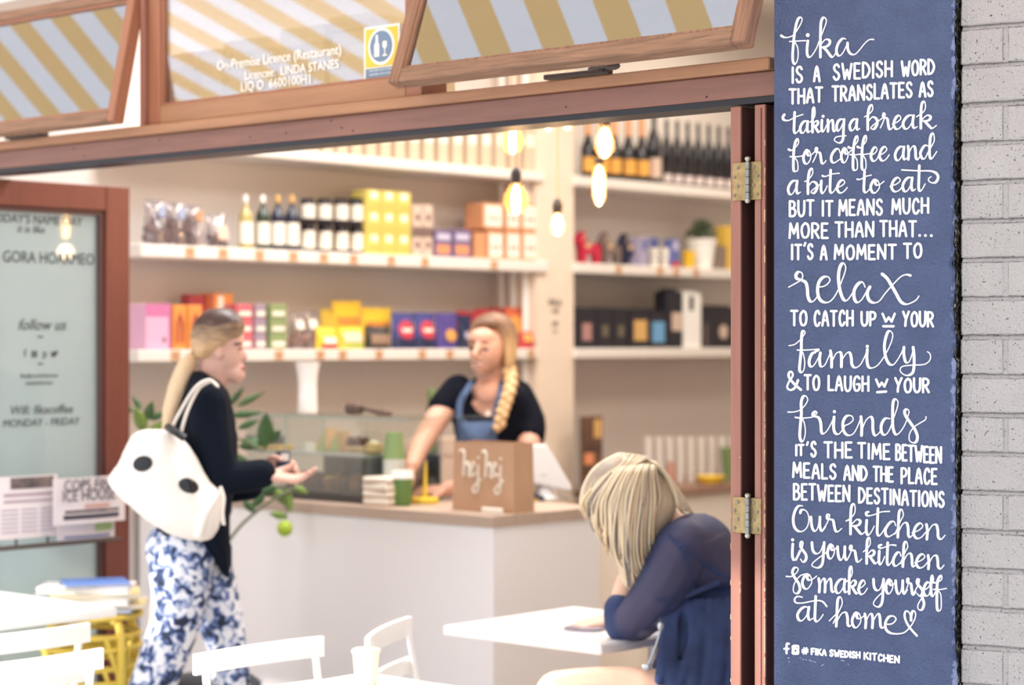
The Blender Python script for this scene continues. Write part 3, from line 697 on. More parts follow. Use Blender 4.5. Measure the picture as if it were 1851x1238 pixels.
CAPS = {
 'A': (.62, [[(0, 0), (.5, 1), (1, 0)], [(.18, .36), (.84, .36)]]), 'B': (.55, [[(0, 1), (0, 0)], [(0, 1), (.6, .97), (.85, .78), (.6, .55), (0, .52)], [(.1, .53), (.75, .48), (1, .25), (.7, .02), (0, 0)]]),
 'C': (.55, [[(.95, .8), (.7, 1), (.3, .92), (.05, .5), (.25, .06), (.65, 0), (1, .2)]]), 'D': (.6, [[(0, 1), (0, 0)], [(0, 1), (.6, .9), (1, .5), (.6, .08), (0, 0)]]),
 'E': (.48, [[(0, 1), (0, 0)], [(0, 1), (.95, 1)], [(0, .52), (.8, .52)], [(0, 0), (1, 0)]]), 'F': (.46, [[(0, 1), (0, 0)], [(0, 1), (1, 1)], [(0, .5), (.8, .5)]]),
 'G': (.6, [[(.95, .85), (.65, 1), (.25, .9), (.05, .5), (.2, .07), (.6, 0), (.95, .15), (.95, .45)], [(.95, .45), (.55, .45)]]), 'H': (.58, [[(0, 1), (0, 0)], [(1, 1), (1, 0)], [(0, .5), (1, .5)]]),
 'I': (.08, [[(.5, 1), (.5, 0)]]), 'K': (.56, [[(0, 1), (0, 0)], [(.95, 1), (.05, .45)], [(.3, .6), (1, 0)]]), 'L': (.44, [[(0, 1), (0, 0)], [(0, 0), (1, 0)]]),
 'M': (.72, [[(0, 0), (.1, 1)], [(.1, 1), (.5, .3)], [(.5, .3), (.9, 1)], [(.9, 1), (1, 0)]]), 'N': (.62, [[(0, 0), (.03, 1)], [(.03, 1), (.97, 0)], [(.97, 0), (1, 1)]]),
 'O': (.62, [[(.5, 1), (.12, .8), (.02, .45), (.2, .08), (.52, 0), (.85, .12), (1, .5), (.85, .88), (.5, 1)]]), 'P': (.52, [[(0, 1), (0, 0)], [(0, 1), (.7, .97), (1, .75), (.7, .48), (0, .45)]]),
 'R': (.54, [[(0, 1), (0, 0)], [(0, 1), (.65, .97), (.95, .76), (.65, .52), (0, .48)], [(.35, .5), (1, 0)]]), 'S': (.52, [[(.92, .85), (.65, 1), (.25, .95), (.08, .76), (.3, .57), (.75, .43), (.95, .22), (.7, .02), (.3, 0), (.02, .17)]]),
 'T': (.6, [[(0, 1), (1, 1)], [(.5, 1), (.5, 0)]]), 'U': (.58, [[(0, 1), (.02, .3), (.3, 0), (.7, .02), (.97, .3), (1, 1)]]), 'W': (.82, [[(0, 1), (.25, 0)], [(.25, 0), (.5, .6)], [(.5, .6), (.75, 0)], [(.75, 0), (1, 1)]]),
 'Y': (.6, [[(0, 1), (.5, .45)], [(1, 1), (.5, .45), (.38, 0)]]), 'w': (.82, [[(0, 1), (.27, 0)], [(.27, 0), (.5, .55)], [(.5, .55), (.74, 0)], [(.74, 0), (1, 1)]]),
 '#': (.7, [[(.35, 1), (.25, 0)], [(.78, 1), (.68, 0)], [(0, .66), (1, .7)], [(0, .3), (1, .34)]]),
}
def caps(b, off, s, word, x0, x1, y0, y1, H, lw=4.3, gap=.28):
    # word between crop columns x0..x1, baseline y0..y1 (crop rows), cap height H
    ox, oy = off; ws = [CAPS[c][0] for c in word]; nat = sum(ws)+gap*(len(word)-1); lws = lw*s
    k = (x1-x0-lws)/nat if len(word) > 1 else (x1-x0-lws)/max(ws[0], .001)
    x = x0+lws/2
    for c, w in zip(word, ws):
        ww = w*k
        base = y0+(y1-y0)*((x+ww/2-x0)/max(1, x1-x0))
        jr = random.uniform(-.02, .02)*H
        for st in CAPS[c][1]:
            pts = [((x+px*ww)/s+ox, (base-lws/2-(py*(H-lws))+jr)/s+oy) for px, py in st]
            stroke_poly(b, pts, even(lw), 5)
        x += ww+gap*k
SCRIPT = {
 'a': [[(.82, .82), (.6, 1), (.3, .85), (.08, .42), (.15, .06), (.36, 0), (.6, .3), (.78, .8)], [(.78, .97), (.72, .4), (.8, .05), (1.02, .15)]],
 'b': [[(-.1, .95), (.15, 1.1), (.42, 'A8'), (.4, 'A'), (.22, 'A9'), (.12, 1), (.12, 0)], [(.12, .5), (.4, .93), (.68, .8), (.72, .4), (.52, .05), (.32, .12), (.5, .35), (1.05, .85)]],
 'c': [[(.88, .72), (.75, .98), (.45, .92), (.12, .5), (.12, .12), (.4, 0), (1.05, .35)]],
 'd': [[(.58, .9), (.3, .95), (.05, .42), (.15, .03), (.33, .05), (.55, .6), (.86, 'A7'), (.82, 'A'), (.66, 'A9'), (.6, .9), (.6, .2), (.72, 0), (1.02, .5)]],
 'e': [[(0, .35), (.5, .55), (.8, .8), (.6, 1), (.28, .78), (.12, .3), (.35, 0), (.7, .08), (1.03, .4)]],
 'f': [[(-.05, 1.05), (.2, 1.0), (.62, 'A8'), (.62, 'A'), (.45, 'A9'), (.32, 1), (.28, 0), (.3, 'D8'), (.42, 'D'), (.6, 'D8'), (.58, .1), (.38, .42)], [(.05, .5), (.45, .52), (1, .6)]],
 'g': [[(.85, .85), (.6, 1), (.25, .8), (.1, .3), (.25, 0), (.5, .2), (.8, .8)], [(.85, .97), (.8, .2), (.74, 'D7'), (.4, 'D'), (-.1, 'D8'), (.1, 'D5'), (1.05, 'D4')]],
 'h': [[(-.05, .2), (.3, 1.1), (.45, 'A8'), (.36, 'A'), (.2, 'A9'), (.15, .7), (.12, 0)], [(.15, .3), (.4, .85), (.64, .95), (.74, .6), (.75, .15), (.85, 0), (1.05, .2)]],
 'i': [[(.3, .97), (.25, .3), (.42, 0), (.7, .15), (1.05, .6)]],
 'k': [[(-.1, .85), (.3, 1.2), (.42, 'A8'), (.36, 'A'), (.2, 'A9'), (.15, .9), (.15, 0)], [(.18, .6), (.5, .95), (.72, .85), (.6, .6), (.22, .5)], [(.38, .5), (.68, .1), (.82, 0), (1.05, .2)]],
 'l': [[(-.05, .2), (.4, 1), (.62, 'A8'), (.45, 'A'), (.25, 'A8'), (.22, .3), (.48, 0), (1.05, .4)]],
 'm': [[(.05, .97), (.1, .5), (.08, 0)], [(.1, .4), (.25, .9), (.37, .95), (.42, .6), (.4, 0)], [(.42, .4), (.6, .9), (.71, .95), (.76, .6), (.78, .15), (.88, 0), (1.05, .25)]],
 'n': [[(.1, .97), (.15, .5), (.12, 0)], [(.14, .35), (.38, .88), (.6, .95), (.68, .6), (.7, .15), (.85, 0), (1.05, .25)]],
 'o': [[(.6, .95), (.35, 1), (.1, .52), (.2, .06), (.45, 0), (.72, .4), (.62, .9), (.42, .85), (.5, .62), (.75, .65), (1.05, .88)]],
 'r': [[(-.05, .1), (.2, .6), (.35, 1.1), (.22, 1.15), (.22, .88), (.52, .8), (.6, .4), (.68, .06), (.82, 0), (1.02, .2)]],
 's': [[(-.05, .05), (.4, .7), (.55, 1.1), (.38, 1.15), (.35, .85), (.78, .4), (.8, .1), (.55, -.05), (.33, .12)]],
 't': [[(.4, 'A'), (.35, .8), (.33, .2), (.5, 0), (.8, .2), (1.05, .5)]],
 'u': [[(.05, .97), (.12, .3), (.3, 0), (.5, .2), (.66, .92)], [(.66, .97), (.66, .3), (.8, 0), (1.05, .3)]],
 'y': [[(.05, .97), (.1, .4), (.3, .15), (.55, .3), (.75, .95)], [(.78, .97), (.74, .2), (.66, 'D7'), (.38, 'D'), (.05, 'D8'), (.25, 'D4'), (1.05, .35)]],
}
def script(b, off, s, letters, y0, y1, xh, asc, desc=None, thin=2.1, thick=4.8):
    # letters: [(char, left, right[, ascender row])...]; baseline from y0 to y1; xh, asc, desc in crop rows above / below the baseline
    ox, oy = off; xa, xb = letters[0][1], letters[-1][2]; bf = brush(thin, thick)
    for it in letters:
        c, l, r = it[:3]; A = it[3] if len(it) > 3 else asc; D = desc or xh*.8
        base = y0+(y1-y0)*((l-xa)/max(1, xb-xa)); lw = thick*s/2
        for st in SCRIPT[c]:
            pts = []
            for px, py in st:
                if isinstance(py, str):
                    f = float(py[1:])/10 if len(py) > 1 else 1
                    h = A*f if py[0] == 'A' else -D*f
                else: h = py*xh
                pts.append(((l+px*(r-l))/s+ox, (base-lw*.4-h+(lw if h > xh*.5 else 0)*.4)/s+oy))
            stroke_poly(b, pts, bf)
def free(b, off, s, pts, thin=2.1, thick=4.8):
    stroke_poly(b, [(x/s+off[0], y/s+off[1]) for x, y in pts], brush(thin, thick))
def dot(b, off, s, x, y, r=3.0):
    k = 12; b.add([col3((x/s+off[0]+r*math.cos(6.2832*q/k), y/s+off[1]+r*math.sin(6.2832*q/k))) for q in range(k)], [tuple(range(k))])
def line(fn):
    b = MB(); fn(b); b.build('painted_lettering', PAINT, colu)
a1 = (1390, 0); a2 = (1390, 230); a3 = (1390, 460); a4 = (1390, 690); S = 4.951; d1 = (1400, 165); c1_ = (1400, 900); c2 = (1400, 1020); Q = 5.784; e1_ = (1410, 1150); T = 8.048
def L1(b):
    f = lambda p: free(b, a1, S, p)
    f([(112, 320), (140, 335), (185, 332), (225, 310), (260, 260), (290, 205), (298, 172), (285, 155), (262, 172), (243, 230), (228, 320), (220, 400), (214, 480), (216, 545), (232, 575), (250, 555), (262, 510), (262, 450), (252, 410), (235, 380)])
    f([(185, 372), (250, 368), (330, 364)]); f([(350, 366), (343, 430), (345, 490), (365, 513), (395, 485), (430, 425), (458, 350), (490, 270), (515, 195), (505, 162), (485, 160), (468, 200), (463, 290), (462, 400), (462, 512)])
    f([(466, 400), (505, 355), (542, 360), (545, 388), (520, 415), (478, 424)]); f([(490, 425), (520, 455), (550, 497), (570, 512), (590, 490), (608, 455)])
    f([(688, 350), (660, 346), (625, 385), (606, 440), (612, 485), (635, 500), (665, 470), (700, 400)]); f([(705, 385), (708, 440), (730, 480), (770, 487), (810, 450), (860, 388), (900, 356), (938, 354)]); dot(b, a1, S, 349, 315, 3.6)
line(L1)
line(lambda b: [caps(b, a1, S, *q) for q in (('IS', 200, 310, 750, 748, 158), ('A', 395, 465, 740, 740, 155), ('SWEDISH', 570, 1112, 728, 692, 155), ('WORD', 1180, 1490, 690, 672, 150))])
line(lambda b: [caps(b, a1, S, *q) for q in (('THAT', 176, 488, 940, 920, 148), ('TRANSLATES', 560, 1290, 915, 878, 150), ('AS', 1340, 1478, 876, 868, 150))])
def L4(b):
    script(b, d1, Q, [('t', 175, 270), ('a', 262, 375), ('k', 385, 485, 265), ('i', 478, 545), ('n', 550, 645), ('g', 640, 745)], 445, 415, 130, 225, 125)
    free(b, d1, Q, [(105, 245), (90, 270), (100, 298), (150, 305), (220, 270), (300, 242)]); dot(b, d1, Q, 510, 262, 2.8)
    script(b, d1, Q, [('a', 780, 890)], 415, 415, 125, 200)
    script(b, d1, Q, [('b', 958, 1120, 265), ('r', 1115, 1240), ('e', 1235, 1345), ('a', 1335, 1490), ('k', 1505, 1685, 285)], 408, 388, 148, 260)
line(L4)
def L5(b):
    script(b, a2, S, [('f', 185, 310), ('o', 300, 405), ('r', 400, 510)], 330, 330, 125, 225, 70)
    script(b, a2, S, [('c', 550, 650), ('o', 640, 735), ('f', 720, 840), ('f', 800, 915), ('e', 905, 985), ('e', 980, 1075)], 322, 300, 130, 235, 75)
    script(b, a2, S, [('a', 1122, 1235), ('n', 1235, 1350), ('d', 1350, 1500)], 300, 278, 128, 230)
line(L5)
def L6(b):
    script(b, a2, S, [('a', 165, 280)], 605, 605, 128, 200); script(b, a2, S, [('b', 335, 470), ('i', 450, 520), ('t', 520, 605, 210), ('e', 600, 700)], 600, 588, 120, 230)
    free(b, a2, S, [(480, 435), (510, 440), (560, 420), (632, 412)]); script(b, a2, S, [('t', 820, 915, 195), ('o', 900, 1025)], 590, 590, 120, 200); free(b, a2, S, [(790, 465), (820, 466), (870, 440), (918, 428)])
    script(b, a2, S, [('e', 1085, 1200), ('a', 1190, 1310), ('t', 1315, 1395, 232)], 580, 575, 130, 230)
    free(b, a2, S, [(1190, 382), (1260, 386), (1350, 390), (1450, 392), (1502, 415), (1515, 455), (1490, 495), (1445, 492), (1428, 465), (1452, 442)])
line(L6)
line(lambda b: [caps(b, a2, S, *q) for q in (('BUT', 178, 410, 810, 800, 155), ('IT', 470, 580, 800, 800, 152), ('MEANS', 620, 1025, 798, 792, 155), ('MUCH', 1095, 1437, 785, 776, 150))])
line(lambda b: [caps(b, a2, S, *q) for q in (('MORE', 176, 538, 1000, 998, 150), ('THAN', 588, 946, 992, 988, 150), ('THAT', 988, 1327, 985, 985, 155))]+[dot(b, a2, S, x, y, 2.6) for x, y in ((1350, 968), (1402, 969), (1455, 970))])
line(lambda b: [caps(b, a2, S, *q) for q in (('IT', 195, 300, 1192, 1192, 150), ('S', 340, 404, 1190, 1190, 152), ('A', 455, 528, 1190, 1190, 145), ('MOMENT', 580, 1147, 1190, 1188, 145), ('TO', 1200, 1376, 1178, 1178, 148))]+[free(b, a2, S, [(328, 1035), (318, 1060)], 3.5, 4)])
def L10(b):
    f = lambda p: free(b, a3, S, p, 2.3, 5.8)
    f([(178, 292), (215, 272), (255, 250), (290, 225), (305, 190), (290, 160), (262, 158), (243, 185), (252, 215), (290, 228), (330, 250), (345, 300), (350, 370), (368, 415), (395, 420), (425, 390), (450, 345)])
    f([(445, 290), (490, 285), (530, 260), (548, 225), (525, 198), (480, 208), (445, 260), (438, 340), (460, 405), (510, 430), (560, 410), (610, 340), (660, 220), (688, 130), (678, 85), (655, 82), (632, 130), (624, 220), (640, 330), (668, 400), (700, 410), (740, 360), (762, 320)])
    f([(862, 292), (840, 248), (800, 262), (765, 320), (765, 390), (790, 428), (830, 405), (870, 340), (900, 290)]); f([(905, 290), (882, 340), (895, 405), (940, 432), (990, 415), (1040, 350), (1110, 270), (1180, 200), (1230, 180), (1268, 188)])
    f([(1015, 175), (1060, 215), (1100, 280), (1140, 350), (1180, 420), (1230, 445), (1290, 425), (1325, 400), (1343, 372)])
line(L10)
line(lambda b: [caps(b, a3, S, *q) for q in (('TO', 190, 348, 642, 642, 150), ('CATCH', 398, 762, 645, 645, 152), ('UP', 820, 965, 644, 644, 140), ('w', 1008, 1138, 612, 612, 92), ('YOUR', 1192, 1480, 650, 652, 148))]+[free(b, a3, S, [(1025, 642), (1116, 642)], 4.4, 5)])
def L12(b):
    f = lambda p: free(b, a3, S, p, 2.1, 5.2)
    f([(180, 815), (230, 805), (275, 770), (305, 735), (325, 700), (313, 682), (298, 700), (293, 760), (290, 860), (280, 960), (275, 1030), (292, 1055), (312, 1035), (322, 970), (312, 900), (298, 865)])
    f([(255, 855), (320, 855), (380, 852), (448, 848), (420, 865)]); f([(415, 875), (385, 890), (362, 950), (368, 995), (395, 1000), (430, 950), (462, 885)]); f([(462, 880), (455, 940), (465, 1000), (500, 990), (530, 930), (555, 870)])
    f([(552, 862), (562, 930), (562, 1008)]); f([(565, 960), (600, 890), (635, 872), (650, 900), (650, 1005)]); f([(652, 950), (690, 890), (722, 876), (738, 920), (745, 985), (775, 1012), (820, 985), (860, 910), (882, 850)])
    f([(882, 850), (878, 930), (890, 1000), (925, 1015), (980, 985), (1040, 900), (1090, 800), (1110, 725), (1095, 690), (1070, 688), (1048, 740), (1035, 820), (1045, 910), (1075, 975), (1115, 985), (1160, 930), (1205, 845)])
    f([(1210, 830), (1208, 890), (1225, 960), (1255, 960), (1280, 900), (1295, 835)]); f([(1292, 830), (1300, 900), (1300, 1000), (1285, 1060), (1240, 1082), (1195, 1065), (1175, 1030), (1200, 1000), (1280, 990), (1380, 985), (1430, 960), (1448, 920), (1440, 885), (1420, 870)])
    dot(b, a3, S, 882, 822, 3)
line(L12)
def L13(b):
    free(b, a3, S, [(262, 1125), (235, 1190), (195, 1212), (165, 1190), (180, 1140), (212, 1090), (212, 1060), (195, 1048), (178, 1068), (185, 1105), (230, 1160), (288, 1210)], 3.6, 4.6)
    for q in (('TO', 312, 462, 1215, 1228, 148), ('LAUGH', 525, 902, 1225, 1232, 148), ('w', 950, 1072, 1195, 1192, 85), ('YOUR', 1122, 1442, 1240, 1240, 142)): caps(b, a3, S, *q)
    free(b, a3, S, [(970, 1232), (1050, 1226)], 4.4, 5)
line(L13)
def L14(b):
    f = lambda p: free(b, a4, S, p, 2.1, 5.2)
    f([(172, 270), (220, 270), (275, 255), (320, 215), (348, 165), (335, 130), (308, 132), (290, 185), (292, 280), (282, 400), (278, 490), (295, 535), (315, 515), (328, 450), (318, 370), (298, 325)])
    f([(238, 318), (300, 325), (380, 318)]); f([(385, 318), (410, 300), (432, 278), (418, 265), (395, 285), (400, 305), (445, 320), (465, 370), (470, 440), (485, 465), (520, 440), (560, 370), (582, 318)])
    f([(585, 315), (580, 400), (592, 455), (625, 468), (660, 430), (680, 395)]); f([(668, 395), (720, 375), (755, 340), (740, 305), (695, 308), (665, 360), (668, 430), (700, 475), (750, 470), (790, 410), (822, 330)])
    f([(825, 312), (832, 400), (830, 480)]); f([(838, 420), (870, 345), (912, 312), (930, 345), (932, 430), (950, 480), (985, 460), (1010, 420)])
    f([(1085, 330), (1040, 330), (1008, 385), (1010, 450), (1040, 475), (1080, 430), (1115, 330), (1150, 230), (1155, 175), (1130, 155), (1112, 190), (1108, 300), (1112, 410), (1135, 470), (1170, 455), (1215, 390), (1245, 310), (1255, 265), (1235, 245), (1215, 265), (1228, 310), (1270, 370), (1310, 430), (1330, 490), (1320, 535), (1288, 545), (1258, 520), (1262, 460), (1300, 405), (1360, 365), (1400, 340), (1408, 312)])
    dot(b, a4, S, 588, 267, 3)
line(L14)
line(lambda b: [caps(b, a4, S, *q) for q in (('IT', 233, 320, 668, 668, 112), ('S', 370, 432, 676, 676, 150), ('THE', 488, 752, 682, 690, 155), ('TIME', 790, 1090, 690, 703, 152), ('BETWEEN', 1130, 1552, 708, 738, 158))]+[free(b, a4, S, [(350, 540), (342, 565)], 3.5, 4)])
line(lambda b: [caps(b, a4, S, *q) for q in (('MEALS', 208, 610, 862, 880, 148), ('AND', 665, 887, 886, 893, 148), ('THE', 928, 1120, 895, 902, 148), ('PLACE', 1178, 1512, 914, 928, 155))])
line(lambda b: [caps(b, a4, S, *q) for q in (('BETWEEN', 215, 732, 1058, 1082, 158), ('DESTINATIONS', 798, 1578, 1088, 1132, 152))])
def L18(b):
    f = lambda p: free(b, c1_, Q, p, 2.1, 4.9)
    f([(295, 82), (250, 85), (215, 140), (198, 220), (210, 300), (250, 345), (300, 345), (345, 300), (362, 220), (345, 150), (310, 122), (280, 130), (272, 155)])
    script(b, c1_, Q, [('u', 375, 530), ('r', 515, 700)], 352, 362, 158, 250, None, 2.1, 4.9)
    script(b, c1_, Q, [('k', 770, 950, 320), ('i', 935, 1040), ('t', 1040, 1150, 290), ('c', 1150, 1285), ('h', 1270, 1445, 295), ('e', 1440, 1580), ('n', 1570, 1775)], 382, 450, 165, 290, None, 2.1, 4.9)
    f([(985, 145), (960, 155), (975, 185), (1040, 175), (1120, 145), (1205, 140)]); f([(750, 238), (800, 225)])
line(L18)
def L19(b):
    script(b, c1_, Q, [('i', 165, 260), ('s', 235, 355)], 655, 685, 180, 250, None, 2.1, 4.9); dot(b, c1_, Q, 192, 437, 3)
    script(b, c1_, Q, [('y', 385, 560), ('o', 545, 660), ('u', 655, 780), ('r', 765, 910)], 610, 696, 150, 250, 125, 2.1, 4.9)
    script(b, c1_, Q, [('k', 945, 1085, 275), ('i', 1075, 1150), ('t', 1150, 1240, 240), ('c', 1235, 1335), ('h', 1325, 1480, 265), ('e', 1468, 1600), ('n', 1590, 1765)], 690, 760, 150, 270, None, 2.1, 4.9)
    free(b, c1_, Q, [(1120, 490), (1095, 500), (1110, 525), (1170, 508), (1220, 490), (1270, 495)])
line(L19)
def L20(b):
    free(b, c2, Q, [(125, 125), (180, 125), (225, 95), (250, 55), (235, 32), (205, 40), (190, 85), (215, 140), (255, 200), (268, 260), (245, 300), (215, 300), (198, 265), (215, 190), (270, 120), (330, 98)])
    script(b, c2, Q, [('o', 278, 435)], 258, 258, 155, 250)
    script(b, c2, Q, [('m', 455, 640), ('a', 628, 770), ('k', 765, 885, 290), ('e', 870, 970)], 295, 322, 152, 270, None, 2.1, 4.9)
    script(b, c2, Q, [('y', 1030, 1175), ('o', 1155, 1270), ('u', 1262, 1385), ('r', 1370, 1480), ('s', 1455, 1570), ('e', 1548, 1645), ('l', 1625, 1690, 225), ('f', 1660, 1800, 225)], 300, 350, 150, 270, 150, 2.1, 4.9)
    free(b, c2, Q, [(1545, 340), (1565, 410), (1545, 470), (1512, 472), (1500, 430), (1530, 370), (1570, 320)])
line(L20)
def L21(b):
    script(b, c2, Q, [('a', 230, 400), ('t', 385, 505, 270)], 592, 612, 150, 280, None, 2.1, 4.9)
    free(b, c2, Q, [(292, 342), (240, 335), (212, 365), (228, 400), (300, 402), (420, 380), (500, 385), (548, 438)], 2.4, 3.2)
    free(b, c2, Q, [(575, 590), (610, 555), (645, 520)])
    script(b, c2, Q, [('h', 625, 815, 310), ('o', 800, 945), ('m', 935, 1160)], 652, 682, 158, 310, None, 2.1, 4.9)
    free(b, c2, Q, [(1160, 625), (1230, 620), (1272, 575), (1245, 540), (1195, 550), (1162, 610), (1165, 670), (1200, 710), (1265, 725), (1350, 715), (1410, 665), (1455, 600), (1478, 530), (1465, 488), (1442, 495), (1430, 545), (1430, 585)], 2.4, 4.8)
    free(b, c2, Q, [(1430, 585), (1422, 530), (1400, 492), (1372, 492), (1362, 535), (1380, 600), (1420, 665), (1490, 745)], 2.4, 4.0)
line(L21)
def L22(b):
    free(b, e1_, T, [(132, 108), (105, 105), (98, 150), (98, 245)], 4, 4.2); free(b, e1_, T, [(65, 180), (128, 180)], 4, 4)
    # camera icon: rounded square with a dot and a small corner dot left open
    sq = smooth_poly([(180, 128), (275, 128), (282, 195), (275, 262), (180, 262), (173, 195)], 4)
    b.add([col3((x/T+e1_[0], y/T+e1_[1])) for x, y in sq], [tuple(range(len(sq)))])
    for q in (('#', 312, 420, 268, 268, 112), ('FIKA', 448, 684, 272, 290, 108), ('SWEDISH', 716, 1176, 296, 332, 112), ('KITCHEN', 1216, 1748, 340, 402, 120)): caps(b, e1_, T, *q, 3.4)
line(L22)
def L23(b):
    for (x, y, r) in ((230, 210, 1.7), (250, 158, 1.1)):
        k = 12; b.add([(lambda q: (q[0], -.0018, q[2]))(col3((x/T+e1_[0]+r*math.cos(6.2832*q/k), y/T+e1_[1]+r*math.sin(6.2832*q/k)))) for q in range(k)], [tuple(range(k))])
b = MB(); L23(b); b.build('icon_dots', BLUEM, colu)
# small paint losses and a rust spot low on the column
b = MB()
for (x, y, w, h, a) in ((300, 312, 10, 5, .5), (340, 335, 14, 5, .4), (380, 340, 12, 5, .3), (440, 348, 22, 5, .25), (470, 362, 14, 5, .6), (510, 372, 22, 5, .4), (620, 418, 26, 5, -.4), (915, 352, 30, 6, .2), (995, 405, 14, 4, .5), (128, 315, 10, 12, 1.2), (135, 365, 8, 8, .8)):
    k = 8; b.add([col3(((x+w*math.cos(6.28*q/k)*math.cos(a)-h*math.sin(6.28*q/k)*math.sin(a))/T+e1_[0], (y+w*math.cos(6.28*q/k)*math.sin(a)+h*math.sin(6.28*q/k)*math.cos(a))/T+e1_[1])) for q in range(k)], [tuple(range(k))])
b.build('paint_chips', mat('chip_white', (190, 196, 212), .8), colu)['kind'] = 'stuff'
# ------------------------------------------------------------------ wall shelves
SHF = -3.29                                  # front edge of the shelves
SHM = mat('white_shelf', (226, 219, 213), .45)
TAGM = mat('kraft_tag', (206, 164, 128), .7)
Z1, Z2, Z3 = 2.295, 1.906, 1.524
def shelf(px0, px1, z, th, tags, name, label):
    v0 = v_at(px0, SHF); v1 = v_at(px1, SHF)
    b = MB(); b.cbox(0, v1-v0, 0, abs(SW-SHF)-.002, -th, 0, .004); o = b.build(name, SHM, None, W(SHF, v0, z), ANS); tag(o, label, 'shelf')
    for t in tags:
        v = v_at(t, SHF); w = .022; b = MB(); b.box(-w, w, -.0015, .0, -.019, .019); q = b.build('price_tag', TAGM, o); q.location = (v-v0, -.0005, -th/2)
        b = MB(); [b.box(-.013, .013, -.0022, -.0015, -.010+k*.008, -.007+k*.008) for k in range(3)]; b.build('price_print', mat('brown_print', (150, 96, 66), .7), q)
    return o
shelf(255, 985, Z1, .040, [], 'wall_shelf', 'white wall shelf, topmost on the left, holding pale box files')
shelf(255, 992, Z2, .048, [343, 403, 469, 530, 585, 639, 707, 768, 893], 'wall_shelf', 'white wall shelf with price tags holding bottles, jars and yellow cartons')
shelf(250, 974, Z3, .045, [317, 504, 579, 619, 685, 763, 813, 960], 'wall_shelf', 'white wall shelf with price tags holding sweets, lowest on the left')
shelf(1041, 1420, Z1, .045, [], 'wall_shelf', 'white wall shelf right of the pillar holding wine bottles')
shelf(1041, 1420, Z2, .045, [1118, 1193, 1222, 1258], 'wall_shelf', 'white wall shelf right of the pillar holding painted horses and plant pot')
shelf(1041, 1420, Z3, .045, [], 'wall_shelf', 'white wall shelf right of the pillar holding black coffee bags')
def spot(px0, px1, uf=-3.32):
    v0, v1 = v_at(px0, uf), v_at(px1, uf); return v0, v1, D_u((px0+px1)/2, uf)
def hgt(y0, D, zb): return z_at(y0, D)-zb
def box_item(name, px0, px1, y0, zb, dep, m, label, cat, front=(), group=None, uf=-3.32, lid=None, z_extra=0, gap=.0015):
    # front: list of (part name, x0, x1, z0, z1 as fractions of the front, material)
    v0, v1, D = spot(px0, px1, uf); h = hgt(y0, D, zb); w = v1-v0-2*gap
    r = thing(name, W(uf, v0+gap, zb+.0005), ANS, label, cat, group)
    b = MB(); b.cbox(0, w, 0, dep, 0, h-.001, .0025); b.build('carton_body' if cat == 'box' else 'body', m, r)
    for k, (pn, xa, xb, za, zc, pm) in enumerate(front):
        b = MB(); b.box(xa*w, xb*w, -.0008-.0003*k, .001, za*h, zc*h); b.build(pn, pm, r)
    return r, w, h
LBL = mat('cream_label', (238, 230, 216), .6); INKB = mat('brown_ink', (110, 70, 60), .6)
GREY1 = mat('pale_file', (204, 184, 160), .7); GREY2 = mat('file_gap', (150, 140, 132), .7)
# row of slim upright files on the top shelf
x = 480; k = 0
while x < 950:
    r, w, h = box_item('box_file', x, x+20, 236 if x < 700 else 228, Z1, .16, GREY1, 'slim pale upright box file in the row on the top left shelf', 'box file', [('spine_label', .15, .85, .55, .8, LBL)], 'slim pale box files on the top shelf', z_extra=0)
    x += 26; k += 1
